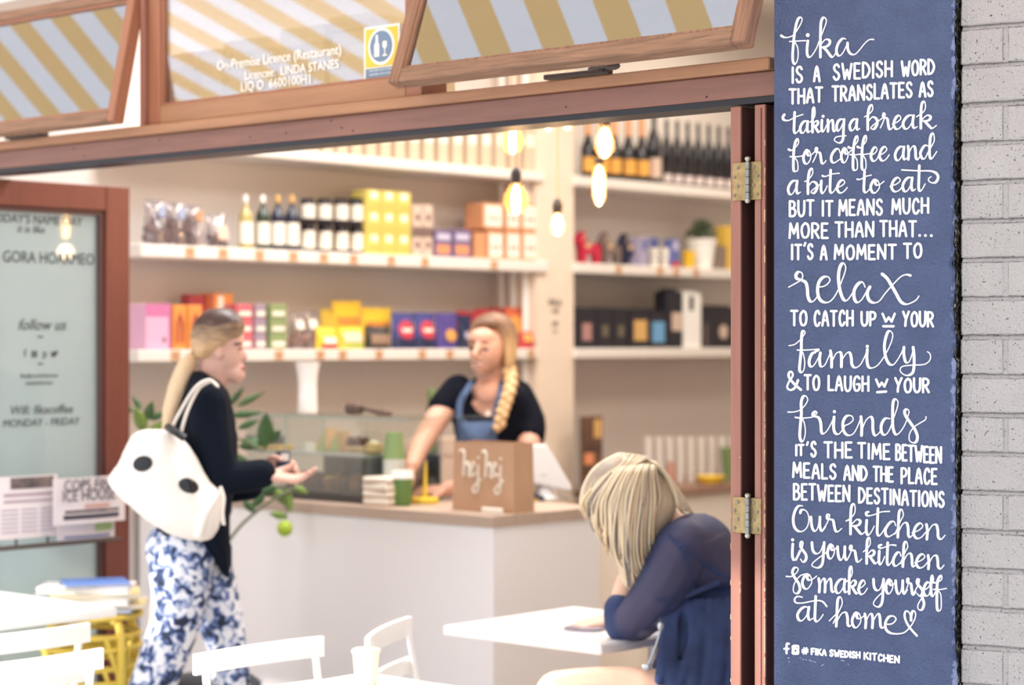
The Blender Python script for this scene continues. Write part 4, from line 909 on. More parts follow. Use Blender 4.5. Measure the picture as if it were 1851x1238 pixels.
# cellophane bags
CELL = glassmat('cellophane', (245, 242, 245), .22, .12, (230, 224, 230), .15)
def pouch(name, px0, px1, y0, zb, m, label, cat='bag', uf=-3.36, thick=.07, lab=None, group=None, top=None, lean=0, parts=()):
    v0, v1, D = spot(px0, px1, uf); h = hgt(y0, D, zb); w = v1-v0
    r = thing(name, W(uf, (v0+v1)/2, zb), ANS, label, cat, group)
    rr = random.Random(int(px0*13+y0)); j = lambda a: rr.uniform(-a, a)
    N = 9; M_ = 13; vs = []; fs = []
    def prof(x, z):   # half thickness
        e = max(0, 1-abs(x)**4); t = max(0, 1-max(0, (z-.25)/.75)**1.6); return thick/2*(e*t*.9)+.0015
    for s in (1, -1):
        for a in range(M_):
            z = a/(M_-1); pin = 1-.06*math.sin(math.pi*z)
            for c in range(N):
                x = -1+2*c/(N-1); y = -s*prof(x, z)*(1+j(.12)); vs.append((x*w/2*pin+(j(.002) if a > 1 else 0), y+lean*z*h, z*h+(j(.004) if a == M_-1 else 0)))
    for a in range(M_-1):
        for c in range(N-1):
            p = a*N+c; q = M_*N+p; fs.append((p, p+1, p+N+1, p+N)); fs.append((q, q+N, q+N+1, q+1))
    def st(p, q): fs.append((p, q, q+M_*N, p+M_*N))
    for c in range(N-1): st(c, c+1); st((M_-1)*N+c, (M_-1)*N+c+1)
    for a in range(M_-1): st(a*N, a*N+N); st(a*N+N-1, a*N+2*N-1)
    b = MB(); b.add(vs, fs); b.build('bag_body', m, r, smooth=True)
    def patch(pn, xa, xb, za, zc, pm, rnd=False):
        b = MB(); n1 = 7; n2 = 7; vv = []; ff = []
        for i in range(n1):
            for k2 in range(n2):
                a_, c_ = -1+2*i/(n1-1), -1+2*k2/(n2-1)
                if rnd: a_, c_ = a_*math.sqrt(1-c_*c_/2), c_*math.sqrt(1-a_*a_/2)
                x = (xa+xb)/2+(xb-xa)/2*a_; z = (za+zc)/2+(zc-za)/2*c_
                vv.append((x*w/2*(1-.06*math.sin(math.pi*z)), -prof(x, z)*1.13-.0012+lean*z*h, z*h))
        for i in range(n1-1):
            for k2 in range(n2-1): ff.append((i*n2+k2, (i+1)*n2+k2, (i+1)*n2+k2+1, i*n2+k2+1))
        b.add(vv, ff); b.build(pn, pm, r, smooth='all')
    for p_ in parts: patch(*p_)
    b = MB(); b.box(-w/2*.98, w/2*.98, -.003+lean*h, .003+lean*h, h*.955, h*1.0); b.build('crimped_seal', top or m, r)
    return r
BRN = mat('brown_crackers', (112, 84, 78), .8, bump=1, bscale=60, var=.5, vscale=40)
for i, (p0, p1, yt, lb) in enumerate(((262, 300, 362, 'cellophane bag of dark rye crackers with blue tie, leftmost on the bottle shelf'), (300, 334, 366, 'cellophane bag of dark rye crackers, second on the bottle shelf'), (333, 364, 372, 'cellophane bag of dark rye crackers, third on the bottle shelf'))):
    v0, v1, D = spot(p0, p1, -3.38); h = hgt(yt, D, Z2)
    r = pouch('cracker_bag', p0, p1, yt, Z2, CELL, lb, thick=.09, uf=-3.38)
    b = MB(); w = v1-v0
    for k in range(9): b.ell((random.uniform(-.3, .3)*w, random.uniform(-.01, .01), .02+.09*k/9), (w*.3, .022, .02), rotm(random.uniform(-.4, .4), random.uniform(-.4, .4), 0), 10, 7)
    b.build('crackers', BRN, r, smooth=True)['kind'] = 'stuff'
    b = MB(); b.box(-.014, .014, -.04, -.036, h*.62, h*.86, rotm(0, .2, 0)); b.build('card_label', mat('blue_grey_card', (148, 164, 200), .6) if i < 2 else mat('orange_card', (206, 140, 96), .6), r)
r = pouch('sweet_bag', 372, 410, 388, Z2, CELL, 'small clear bag of brown and cream sweets beside the crackers', thick=.08, uf=-3.38, parts=(('card_label', -.5, .6, .25, .7, mat('peach_card', (222, 184, 164), .6)),))
b = MB()
for k in range(14): b.ell((random.uniform(-.03, .03), random.uniform(-.02, .02), random.uniform(.015, .055)), .013, n=8, m=6)
b.build('sweets', BRN, r, smooth=True)['kind'] = 'stuff'
# bottles
def bottle(px, wpx, y0, zb, m, label, cat='bottle', group=None, labm=None, capm=None, uf=-3.36, lab=(.08, .42), shoulder=.62, tagp=True, capf=.86, neckr=.34, proto=None):
    v0, v1, D = spot(px-wpx/2, px+wpx/2, uf); R_ = wpx/2*D/F*.97; h = hgt(y0, D, zb)
    r = thing('bottle', W(uf, (v0+v1)/2, zb+.0005), ANS, label, cat, group)
    nr = R_*neckr
    b = MB(); b.lathe([(R_*.9, 0), (R_, .006), (R_, h*shoulder*.92), (R_*.86, h*shoulder), (nr*1.25, h*(shoulder+.1)), (nr, h*(shoulder+.16)), (nr, h*capf)], 20); b.build('glass_body', m, r, smooth=True)
    b = MB(); b.lathe([(nr*1.12, h*capf), (nr*1.12, h*.985), (nr*.9, h)], 16); b.build('cap', capm or mat('black_cap', (30, 30, 34), .5), r, smooth=True)
    if labm:
        n_ = 14; vs = []; b = MB()
        for z in (h*lab[0], h*lab[1]):
            for i in range(n_): a = math.pi*(1.0+i/(n_-1)); vs.append((math.cos(a)*(R_+.0008), math.sin(a)*(R_+.0008), z))
        b.add(vs, [(i, i+1, n_+i+1, n_+i) for i in range(n_-1)]); b.build('paper_label', labm, r, smooth='all')
    return r
OLIVE = mat('pale_oil_glass', (176, 158, 96), .15, spec=.6); DARKG = mat('dark_green_glass', (38, 54, 40), .12); NAVYG = mat('navy_glass', (28, 34, 58), .12); WCAP = mat('white_cap', (232, 228, 222), .4); OCAP = mat('amber_cap', (206, 160, 90), .4)
LTAN = mat('tan_label', (214, 178, 128), .6)
for px, m_, cm, lb in ((444, OLIVE, WCAP, 'pale yellow cordial bottle with white cap, first of four bottles'), (475, DARKG, WCAP, 'green cordial bottle with white cap, second of four bottles'), (502, NAVYG, OCAP, 'dark blue cordial bottle with amber cap, third of four bottles'), (528, NAVYG, OCAP, 'dark blue cordial bottle with amber cap, last of four beside the jars')):
    bottle(px, 27, 353, Z2, m_, lb, labm=LBL, capm=cm, lab=(.1, .5), shoulder=.66, capf=.86, neckr=.32)
# jars on two levels, with dark cards behind and between them
JDK = mat('dark_preserve', (42, 34, 44), .25); JCAP = mat('jar_lid', (40, 34, 40), .35)
v0, v1, D = spot(540, 656, -3.32); zj = z_at(401, D)
rows = ('lower', 'upper'); names = ('first', 'second', 'third', 'last')
b = MB(); b.box(0, v1-v0, -.005, .10, 0, .004); o = b.build('jar_tray', mat('dark_card', (48, 40, 46), .7), None, W(-3.33, v0, zj-.004), ANS); tag(o, 'dark card tray between the two levels of preserve jars', 'tray')
for rw in (0, 1):
    zb = Z2 if rw == 0 else zj+.0005
    for i, px in enumerate((556, 586, 616, 644)):
        uf = -3.372; a0_, a1_, D = spot(px-14, px+14, uf); R_ = 14.2*D/F; h = (zj-.005-Z2) if rw == 0 else hgt(359, D, zj)
        r = thing('preserve_jar', W(uf, (a0_+a1_)/2, zb+.0004), ANS, 'dark preserve jar with cream label, %s from the left in the %s row' % (names[i], rows[rw]), 'jar')
        b = MB(); b.lathe([(R_*.92, 0), (R_, .006), (R_, h*.74), (R_*.88, h*.84)], 18); b.build('glass_body', JDK, r, smooth=True)
        b = MB(); b.lathe([(R_*.9, h*.84), (R_*.92, h*.85), (R_*.92, h*.99), (R_*.86, h)], 18); b.build('lid', JCAP, r, smooth=True)
        for nm, a, c_, mm2 in (('paper_label', 1.0, 1.62, LBL), ('side_label', 1.64, 1.9, LTAN)):
            n_ = 9; vs = []; b = MB()
            for z in (h*.12, h*.72):
                for q in range(n_): t = math.pi*(a+(c_-a)*q/(n_-1)); vs.append((math.cos(t)*(R_+.0008), math.sin(t)*(R_+.0008), z))
            b.add(vs, [(q, q+1, n_+q+1, n_+q) for q in range(n_-1)]); b.build(nm, mm2, r, smooth='all')
# yellow cartons 3 by 3
YG = mat('yellow_green_card', (214, 196, 92), .55); YG2 = mat('olive_card', (188, 176, 78), .6)
v0, v1, D = spot(663, 743, -3.32); H = hgt(345, D, Z2)/3
cols = ('left', 'middle', 'right'); rws = ('bottom', 'middle', 'top')
for c_ in range(3):
    for rw in range(3):
        p0 = 663+c_*27; va, vb, D = spot(p0, p0+26, -3.32)
        r = thing('yellow_carton', W(-3.32, va+.001, Z2+rw*H+.0005), ANS, 'yellow green carton, %s column, %s row of the block' % (cols[c_], rws[rw]), 'box'); w = vb-va-.002
        b = MB(); b.cbox(0, w, 0, .09, 0, H-.001, .002); b.build('carton_body', YG, r)
        b = MB(); b.box(w*.28, w*.72, -.001, .001, H*.58, H*.9); b.build('white_patch', LBL, r)
        b = MB(); b.box(w*.1, w*.9, -.0008, .001, H*.12, H*.4); b.build('olive_band', YG2, r)
# cocoa coloured cartons, blue cartons, orange cartons
BGE = mat('dusty_beige_card', (206, 182, 166), .6); DKB = mat('dark_brown_print', (104, 82, 78), .6)
v0, v1, D = spot(746, 782, -3.32); zq = z_at(428, D)
for i, (p0, p1) in enumerate(((746, 764), (765, 783))):
    box_item('beige_carton', p0, p1, 428, Z2, .09, BGE, 'small beige carton with dark emblem, bottom %s of the four' % ('left', 'right')[i], 'box', [('dark_emblem', .3, .7, .4, .75, DKB)])
    box_item('beige_carton', p0, p1, 370, zq, .09, BGE, 'taller beige carton with dark print, top %s of the four' % ('left', 'right')[i], 'box', [('dark_band', .0, 1, .0, .3, DKB), ('dark_emblem', .3, .7, .5, .7, DKB)])
PUR = mat('violet_card', (98, 84, 128), .5); ORG = mat('orange_print', (230, 140, 92), .6); PURL = mat('pale_violet_print', (196, 190, 220), .6)
for i, (p0, p1) in enumerate(((786, 818), (820, 852))):
    box_item('violet_carton', p0, p1, 415, Z2, .08, PUR, 'violet carton with orange picture, %s of two' % ('left', 'right')[i], 'box', [('pale_print', .12, .88, .62, .85, PURL), ('orange_picture', .1, .85, .12, .45, ORG)])
OC = mat('orange_card', (228, 152, 62), .55); RED = mat('red_print', (196, 80, 78), .6)
v0, v1, D = spot(880, 975, -3.32); zo = z_at(417, D)
def bow(r, w, h):
    b = MB()
    for s in (-1, 1): b.prism([(w*.5, h*.42), (w*.5+s*w*.22, h*.5), (w*.5+s*w*.2, h*.33)], -.0022, -.0014)
    b.build('red_bow', RED, r)
for i, (p0, p1, lb) in enumerate(((881, 911, 'bottom left'), (914, 942, 'bottom middle'), (944, 973, 'bottom right'))):
    r, w, h = box_item('orange_carton', p0, p1, 417, Z2, .12, OC, 'orange gift carton with white label and red bow, %s of the stack' % lb, 'box', [('white_label', .1, .9, .1, .88, LBL)]); bow(r, w, h)
for i, (p0, p1, lb) in enumerate(((873, 911, 'top left'), (914, 941, 'top middle'), (943, 973, 'top right'))):
    r, w, h = box_item('orange_carton', p0, p1, 367, zo, .11, OC, 'orange gift carton with white label and red bow, %s of the stack' % lb, 'box', [('white_label', .1, .9, .12, .9, LBL)]); bow(r, w, h)
box_item('orange_carton', 858, 879, 420, Z2, .12, OC, 'plain orange carton turned sideways, left end of the orange stack', 'box')
# ---- lower shelf
PINK = mat('pink_card', (222, 170, 204), .5); PINK2 = mat('deep_pink_print', (198, 104, 158), .5)
box_item('pink_carton', 263, 309, 549, Z3, .10, PINK, 'pink and lilac carton at the left end of the sweets shelf', 'box', [('magenta_band', 0, 1, .72, 1, PINK2), ('edge_band', .92, 1, 0, .72, PINK2), ('dark_dot', .68, .8, .16, .26, DKB)])
OR2 = mat('bright_orange_card', (232, 142, 58), .5); RD2 = mat('brick_red_print', (176, 76, 58), .5)
def arch(r, w, h):
    b = MB(); b.tube([(w*.3, -.002, h*.15), (w*.32, -.002, h*.6), (w*.5, -.002, h*.8), (w*.68, -.002, h*.6), (w*.7, -.002, h*.15)], .006, 8); b.build('curved_print', RD2, r, smooth=True)
r, w, h = box_item('orange_sweet_carton', 312, 338, 551, Z3, .10, OR2, 'orange carton with curved print beside the pink carton', 'box', []); arch(r, w, h)
r, w, h = box_item('orange_sweet_carton', 340, 366, 551, Z3, .10, OR2, 'orange carton half hidden behind the customer\'s head', 'box', []); arch(r, w, h)
DKR = mat('crimson_card', (168, 48, 62), .5)
zz_ = z_at(551, D_u(350, -3.32))+.001
box_item('crimson_carton', 341, 374, 532, Z3, .05, DKR, 'crimson carton standing behind the orange cartons', 'box', uf=-3.44)
box_item('tall_orange_carton', 378, 422, 530, Z3, .05, OR2, 'tall orange carton with white figure behind the customer\'s head', 'box', [('white_figure', .35, .6, .5, .95, LBL), ('red_edge', 0, .18, 0, 1, RD2)], uf=-3.42)
def tins(px0, px1, y0, rows_, m, m2, nm, what, where):
    va, vb, D = spot(px0, px1, -3.34); H = hgt(y0, D, Z3)/rows_; R_ = (vb-va)/2
    for k in range(rows_):
        r = thing(nm, W(-3.37, (va+vb)/2, Z3+k*H+.0005), ANS, '%s, %s of the three %s' % (what, ('lowest', 'middle', 'topmost')[k], where), 'carton')
        b = MB(); b.cbox(-R_+.001, R_-.001, -.03, .05, 0, H-.001, .003); b.build('body', m, r)
        b = MB(); b.box(-R_*.7, R_*.7, -.0312, -.0295, H*.2, H*.5); b.build('printed_band', m2, r)
tins(428, 458, 549, 3, mat('rose_card', (202, 92, 104), .5), LBL, 'rose_packet', 'rose coloured sweet packet', 'behind the customer\'s face')
tins(461, 482, 549, 3, mat('mauve_card', (150, 132, 150), .5), LBL, 'mauve_packet', 'grey mauve sweet packet', 'stacked beside the rose ones')
tins(488, 519, 549, 3, mat('green_packet_card', (128, 148, 96), .5), LBL, 'green_packet', 'green and white sweet packet', 'left of the clear sweet bags')
SWT = mat('mixed_sweets', (200, 176, 150), .5, var=.6, vscale=45, col2=(150, 70, 60))
for i, (p0, p1, yt) in enumerate(((525, 548, 566), (548, 572, 564))):
    r = pouch('pick_and_mix_bag', p0, p1, yt, Z3, CELL, 'clear bag of mixed sweets, %s of two' % ('left', 'right')[i], thick=.07, uf=-3.38, parts=(('white_label', -.6, .7, .55, .8, LBL),))
    b = MB()
    for k in range(26): b.ell((random.uniform(-.028, .028), random.uniform(-.015, .015), random.uniform(.01, .075)), .010, n=7, m=5)
    b.build('sweets', SWT, r, smooth=True)['kind'] = 'stuff'
YB = mat('glossy_yellow_foil', (244, 200, 40), .35); AMB = mat('amber_print', (216, 130, 40), .5); CRB = mat('cream_print', (226, 206, 176), .6); LIM = mat('lime_foil', (176, 190, 70), .4); BKB = mat('black_foil', (44, 42, 40), .35); CHO = mat('brown_print_foil', (134, 104, 84), .5); RDF = mat('red_foil', (186, 40, 52), .4)
pouch('sweet_bag', 578, 622, 560, Z3, mat('mustard_foil', (212, 176, 48), .4), 'mustard yellow sweet bag behind, left end of the yellow bags', thick=.05, uf=-3.43)
pouch('sweet_bag', 600, 652, 545, Z3, YB, 'tall bright yellow sweet bag standing behind the cream and lime one', thick=.05, uf=-3.42, parts=(('amber_letters', -.8, .8, .5, .68, AMB),))
pouch('sweet_bag', 652, 706, 557, Z3, YB, 'tall bright yellow sweet bag standing behind the black and brown one', thick=.05, uf=-3.42, parts=(('amber_letters', -.8, .8, .45, .68, AMB),))
pouch('sweet_bag', 570, 608, 592, Z3, YB, 'low yellow sweet bag with white and crimson label', thick=.06, uf=-3.345, parts=(('white_label', -.6, .6, .25, .55, LBL), ('crimson_band', -.8, .8, .05, .22, RDF)))
pouch('sweet_bag', 609, 656, 590, Z3, YB, 'yellow sweet bag with cream picture and lime base', thick=.06, uf=-3.345, parts=(('cream_picture', -.75, .75, .3, .75, CRB), ('lime_base', -.95, .95, .02, .28, LIM)))
pouch('sweet_bag', 658, 705, 590, Z3, BKB, 'black sweet bag with brown picture under yellow bags', thick=.06, uf=-3.345, parts=(('brown_picture', -.75, .75, .2, .65, CHO),))
NVF = mat('royal_blue_foil', (44, 50, 128), .35); BLK2 = mat('dark_navy_foil', (34, 42, 74), .35); CRF = mat('crimson_disc', (192, 44, 66), .4)
for i, (p0, p1) in enumerate(((708, 747), (748, 784))):
    pouch('liquorice_bag', p0, p1, 566, Z3, NVF, 'royal blue sweet bag with crimson disc, %s of two' % ('left', 'right')[i], thick=.06, parts=(('dark_base', -.95, .95, .02, .3, BLK2), ('crimson_disc', -.75, .8, .25, .8, CRF, True), ('white_word', -.45, .5, .47, .57, LBL)))
ORS = mat('orange_star_print', (228, 156, 70), .5)
pouch('star_bag', 786, 826, 566, Z3, mat('violet_blue_foil', (60, 48, 130), .35), 'violet blue sweet bag with orange star picture', thick=.06, parts=(('orange_star', -.5, .5, .2, .55, ORS, True),))
pouch('star_bag', 827, 852, 570, Z3, BLK2, 'navy sweet bag with pale print beside the orange star bag', thick=.05, parts=(('pale_print', -.5, .5, .3, .5, PURL),))
for i, (p0, p1, yt) in enumerate(((824, 858, 563), (858, 890, 558), (890, 912, 557))): pouch('red_sweet_bag', p0, p1, yt, Z3, RDF, 'red foil sweet bag standing at the back, %s of three' % ('left', 'middle', 'right')[i], thick=.045, uf=-3.44)
pouch('red_sweet_bag', 912, 950, 556, Z3, mat('orange_red_foil', (214, 96, 62), .4), 'orange red sweet bag right of the barista\'s head', thick=.05, uf=-3.40, parts=(('amber_print', -.7, .7, .35, .8, ORS),))
pouch('red_sweet_bag', 938, 964, 600, Z3, RDF, 'small red and amber packet at the right end of the sweets shelf', thick=.05, uf=-3.34, parts=(('amber_print', -.7, .5, .4, .9, ORS),))
# ---- right of the pillar: wine
WG = mat('wine_glass_black', (26, 26, 34), .12); GOLDF = mat('copper_foil', (214, 150, 100), .4, metal=.2); ORL = mat('orange_wine_label', (224, 164, 74), .55); WL = mat('pale_wine_label', (206, 192, 190), .55)
pos = ('first', 'second', 'third', 'fourth', 'fifth')
for i, px in enumerate((1063, 1087, 1110, 1136, 1160)):
    bottle(px, 27, 205, Z1, WG, 'dark sparkling wine bottle with copper foil and orange label, %s from the pillar' % pos[i], labm=ORL, capm=GOLDF, lab=(.1, .32), shoulder=.5, capf=.66, neckr=.42)
bottle(1182, 26, 196, Z1, WG, 'tall dark wine bottle with beige label in the middle of the row', labm=BGE, lab=(.08, .34), shoulder=.62, capf=.8)
for i, px in enumerate((1205, 1224, 1243, 1262, 1281, 1299, 1317, 1335)):
    bottle(px, 19.5, 216+i*2.2, Z1, WG, 'dark wine bottle with small pale base label, one of the right hand row', group='dark wine bottles with small base labels', labm=WL, lab=(.05, .17), shoulder=.64, capf=.84, neckr=.36)
# painted wooden horses
def horse(p0, p1, y0, m, label):
    uf = -3.38; v0, v1, D = spot(p0, p1, uf); w = v1-v0; h = hgt(y0, D, Z2)
    P = [(-.44, 0), (-.30, 0), (-.26, .30), (.10, .30), (.14, 0), (.30, 0), (.34, .40), (.44, .62), (.50, .60), (.52, .70), (.40, .86), (.28, 1.0), (.20, .94), (.08, .66), (-.30, .64), (-.46, .58), (-.50, .40)]
    P = [(-x, z) for x, z in P]
    r = thing('painted_wooden_horse', W(uf, (v0+v1)/2, Z2+.0005), ANS, label, 'figurine')
    b = MB(); b.prism([(x*w, z*h) for x, z in smooth_poly(P, 2)], -.018, .018); b.build('horse_body', m, r, bevel=.006)
    b = MB()
    for s in (-1, 1): b.box(-.2*w, .02*w, s*.0188-.0006, s*.0188+.0006, h*.5, h*.64); b.box(.28*w*-1, -.24*w, s*.0188-.0006, s*.0188+.0006, h*.7, h*.9)
    b.build('painted_harness', mat('harness_paint', (206, 170, 130), .5), r)
horse(1040, 1082, 419, mat('crimson_paint', (186, 34, 66), .4), 'crimson painted wooden horse beside the pillar')
horse(1083, 1119, 420, mat('grey_brown_paint', (112, 96, 92), .5), 'grey brown painted wooden horse, middle of three')
horse(1119, 1157, 423, mat('midnight_paint', (30, 34, 62), .4), 'midnight blue painted wooden horse, right of three')
LAV = mat('lavender_card', (158, 152, 184), .5); BLC = mat('cobalt_print', (76, 92, 160), .5)
box_item('lavender_carton', 1158, 1172, 428, Z2, .08, LAV, 'narrow lavender carton next to the midnight horse', 'box', [('cobalt_print', .2, .8, .55, .9, BLC)])
box_item('lavender_carton', 1173, 1192, 428, Z2, .05, LAV, 'wider lavender carton behind the patterned mugs', 'box', [('cobalt_print', .1, .9, .6, .95, BLC)], uf=-3.42)
def mug(px, wpx, y0, m, label, dots=None, taper=.85, uf=-3.36, zb=Z2, cat='mug', handle=True):
    v0, v1, D = spot(px-wpx/2, px+wpx/2, uf); R_ = wpx/2*D/F; h = hgt(y0, D, zb)
    r = thing('mug' if handle else 'pot', W(uf, (v0+v1)/2, zb+.0005), ANS, label, cat)
    b = MB(); b.lathe([(R_*taper, 0), (R_, h*.96), (R_, h), (R_*.9, h), (R_*.82*taper, h*.1), (.001, h*.08)], 20, cap=False); b.build('vessel', m, r, smooth=True)
    if dots:
        b = MB()
        for k in range(7): a = math.pi+math.pi*k/6; b.ell((math.cos(a)*R_*.93, math.sin(a)*R_*.93, h*(.35+.3*(k % 2))), .006, n=8, m=6)
        b.build('painted_dots', dots, r, smooth=True)
    if handle:
        b = MB(); b.tube([(R_*.9, 0, h*.78), (R_*1.4, 0, h*.7), (R_*1.35, 0, h*.35), (R_*.88, 0, h*.25)], .004, 8); b.build('handle', m, r, smooth=True)
    return r
mug(1182, 18, 449, LBL, 'white mug with cobalt dots, left of two', BLC); mug(1203, 18, 449, LBL, 'white mug with cobalt dots, right of two', BLC)
box_item('blue_red_carton', 1214, 1229, 432, Z2, .05, mat('cobalt_card', (78, 94, 168), .5), 'slim cobalt carton with red base beside the yellow pot', 'box', [('red_base', 0, 1, 0, .2, RDF), ('pale_print', .2, .8, .6, .9, PURL)])
mug(1245, 25, 454, mat('yellow_glaze', (230, 184, 40), .35), 'small yellow glazed pot beside the white planter', handle=False, cat='pot', taper=.8)
def plantpot():
    uf = -3.39; v0, v1, D = spot(1240, 1296, uf); R_ = 28*D/F; h = hgt(433, D, Z2)
    r = thing('potted_herb', W(uf, (v0+v1)/2, Z2+.0005), ANS, 'bushy green herb in a tapered white pot on the right shelf', 'plant')
    b = MB(); b.lathe([(R_*.68, 0), (R_*.95, h*.9), (R_, h*.9), (R_, h), (R_*.88, h), (R_*.84, h*.86), (.001, h*.86)], 24, cap=False); b.build('pot', WHITE, r, smooth=True)
    b = MB(); rr = random.Random(5)
    for k in range(150):
        a = rr.uniform(0, 6.28); e = rr.uniform(.15, 1.45); L_ = rr.uniform(.06, .15); d = Vector((math.cos(a)*math.cos(e), math.sin(a)*math.cos(e), math.sin(e))); c = Vector((0, 0, h))+Vector((d.x*.09, d.y*.07, d.z*.10))*rr.uniform(.4, 1)
        b.ell(c, (.013, .006, .004), rotm(rr.uniform(0, 3), rr.uniform(0, 3), a), 6, 4)
    for k in range(16):
        a = rr.uniform(0, 6.28); b.tube([(0, 0, h*.86), (math.cos(a)*.05, math.sin(a)*.04, h+.06)], .0015, 5)
    b.build('leaves', mat('herb_green', (74, 88, 62), .6, var=.3, vscale=20), r)['kind'] = 'stuff'
plantpot()
box_item('brown_carton', 1300, 1313, 444, Z2, .08, mat('taupe_card', (122, 104, 92), .6), 'narrow taupe carton right of the white planter', 'box')
box_item('yellow_tall_carton', 1314, 1330, 408, Z2, .08, mat('yellow_card', (226, 184, 66), .5), 'tall yellow carton cut off by the folded doors', 'box')
# coffee bags
BKF = mat('matt_black_foil', (30, 28, 38), .5); KR = mat('tan_coffee_label', (206, 164, 102), .6); SKY = mat('sky_blue_label', (104, 158, 200), .6); RS = mat('rose_coffee_print', (168, 120, 118), .6); DG = mat('dim_gold_print', (92, 84, 66), .6)
for (nm, p0, p1, yt, m_, lb, prt) in (
 ('coffee_bag', 1041, 1079, 560, BKF, 'black coffee bag with rose print beside the pillar', ('rose_print', .3, .75, .2, .65, RS)),
 ('coffee_bag', 1080, 1108, 560, BKF, 'black coffee bag with dim gold print, second from the pillar', ('gold_print', .3, .7, .3, .6, DG)),
 ('coffee_bag', 1109, 1136, 561, BKF, 'black coffee bag with dim gold print, third from the pillar', ('gold_print', .3, .7, .3, .6, DG)),
 ('coffee_bag', 1138, 1174, 562, BKF, 'black coffee bag with tan label', ('tan_label', .22, .88, .2, .75, KR)),
 ('coffee_bag', 1176, 1204, 563, BKF, 'black coffee bag with sky blue label', ('blue_label', .1, .92, .15, .72, SKY)),
 ('coffee_bag', 1206, 1234, 526, BKF, 'tall black coffee bag with beige label', ('beige_label', .3, 1.0, .3, .62, BGE)),
 ('coffee_bag', 1236, 1268, 530, WHITE, 'tall white coffee bag with black stripe', ('black_stripe', .3, .55, .68, .95, BKF)),
 ('coffee_bag', 1271, 1330, 556, BKF, 'wide black gift box with grey disc cut off by the doors', ('grey_band', .05, .12, .05, .6, DKB))):
    r, w, h = box_item(nm, p0, p1, yt, Z3, .08, m_, lb, 'bag', [prt])
    b = MB(); b.box(0, w, .036, .044, h-.002, h+.012); b.build('folded_top', m_, r)
    if 'gift' in lb:
        b = MB(); b.lathe([(.035, 0), (.035, .001)], 24, (w*.62, -.0005, h*.4), R90); b.build('grey_disc', BGE, r)
# back counter under the right shelves
BCW = mat('walnut_worktop', (150, 116, 100), .5, wood=(3, 30, 30), vscale=1.5, var=.15)
bz = z_at(884, D_u(1200, -3.0)); sv = v_at(1037, -3.3)+.1
b = MB(); b.box(0, 2.3, 0, .55, 0, bz-.04); b2 = b.build('back_counter', None, None, W(-3.0, sv, 0), ANS); b2.data.materials.append(mat('warm_white_panel', (232, 222, 210), .6)); tag(b2, 'pale back counter with walnut top below the right shelves', 'counter')
b = MB(); b.cbox(0, 2.3, -.02, .56, bz-.038, bz, .003); b.build('worktop', BCW, b2)
r, w, h = box_item('picture_panel', 1048, 1090, 752, bz, .02, mat('dark_photo_print', (62, 46, 42), .5, var=.6, vscale=14, col2=(120, 84, 60)), 'dark food photo panel standing on the back counter', 'picture', [('orange_food', .2, .6, .35, .5, ORG), ('yellow_food', .6, .95, .7, .95, KR), ('grey_edge', -.2, 0, 0, 1, GREY2)], uf=-3.2)
CUPW = mat('white_paper_cup', (226, 220, 214), .6)
for i in range(9):
    px = 1172+i*19; uf = -3.2; v0, v1, D = spot(px-8, px+8, uf); R_ = 8.2*D/F; h = hgt(790, D, bz); r = thing('cup_stack', W(uf, (v0+v1)/2, bz+.0005), ANS, 'tall stack of white paper cups in the row on the back counter', 'cup stack', 'white cup stacks on the back counter')
    b = MB(); pr = []
    for k in range(12): pr += [(R_*.82, k*h/12), (R_, (k+.85)*h/12), (R_, (k+.98)*h/12)]
    b.lathe(pr, 16); b.build('cups', CUPW, r, smooth=True)
def pot2(px, wpx, y0, y1, m, label, cat, uf=-3.06, prof=None):
    D = D_u(px, uf); v0, v1 = v_at(px-wpx/2, uf), v_at(px+wpx/2, uf); R_ = wpx/2*D/F; h = (y1-y0)*D/F
    r = thing(cat, W(uf, (v0+v1)/2, bz+.0005), ANS, label, cat); b = MB(); b.lathe([(R_*a, h*c) for a, c in prof], 22, cap=False); b.build('vessel', m, r, smooth=True)
pot2(1284, 56, 870, 884, YB, 'flat yellow dish on the back counter', 'dish', prof=[(.001, .02), (.6, 0), (1, .9), (1, 1), (.92, 1), (.55, .2), (.001, .2)])
pot2(1213, 18, 838, 884, mat('copper_vessel', (176, 128, 112), .4), 'small copper coloured jar on the back counter', 'jar', prof=[(.001, 0), (1, .02), (1, .8), (.7, .9), (.7, 1), (.001, 1)])
pot2(1322, 40, 824, 884, mat('green_cup_card', (104, 132, 76), .55), 'green cup at the right end of the back counter', 'cup', prof=[(.001, 0), (.7, 0), (1, 1), (.9, 1), (.001, .9)], uf=-3.1)
# ------------------------------------------------------------------ shop counter
CTM = mat('white_counter_panel', (246, 244, 246), .5); WTM = mat('limed_oak_top', (186, 164, 148), .5, wood=(2.5, 30, 30), vscale=1.5, var=.10, bump=.1)
CU0, CU1, CV0, CV1 = SW+.03, -1.744, 1.137, 1.69
b = MB(); b.box(.0, CU1-CU0-.006, .012, CV1-CV0-.01, .08, .962); b.box(.02, CU1-CU0-.05, .05, CV1-CV0-.05, 0, .08)
ctr = b.build('shop_counter', CTM, None, W(CU0, CV0, 0), ANG); tag(ctr, 'white shop counter with limed oak top in the middle of the shop', 'counter')
b = MB(); b.cbox(0, CU1-CU0, 0, CV1-CV0, .9625, 1.0, .002); b.build('worktop', WTM, ctr)
b = MB()
KRAFT = mat('kraft_paper', (190, 152, 122), .75, bump=.25, bscale=20, var=.05)
def ctop(px, py): D = D_z(py, 1.0); return PD(px, py, D), D
def at_counter(px, py, off=0): p, D = ctop(px, py); return Vector((p.x, p.y, 1.0005)), D
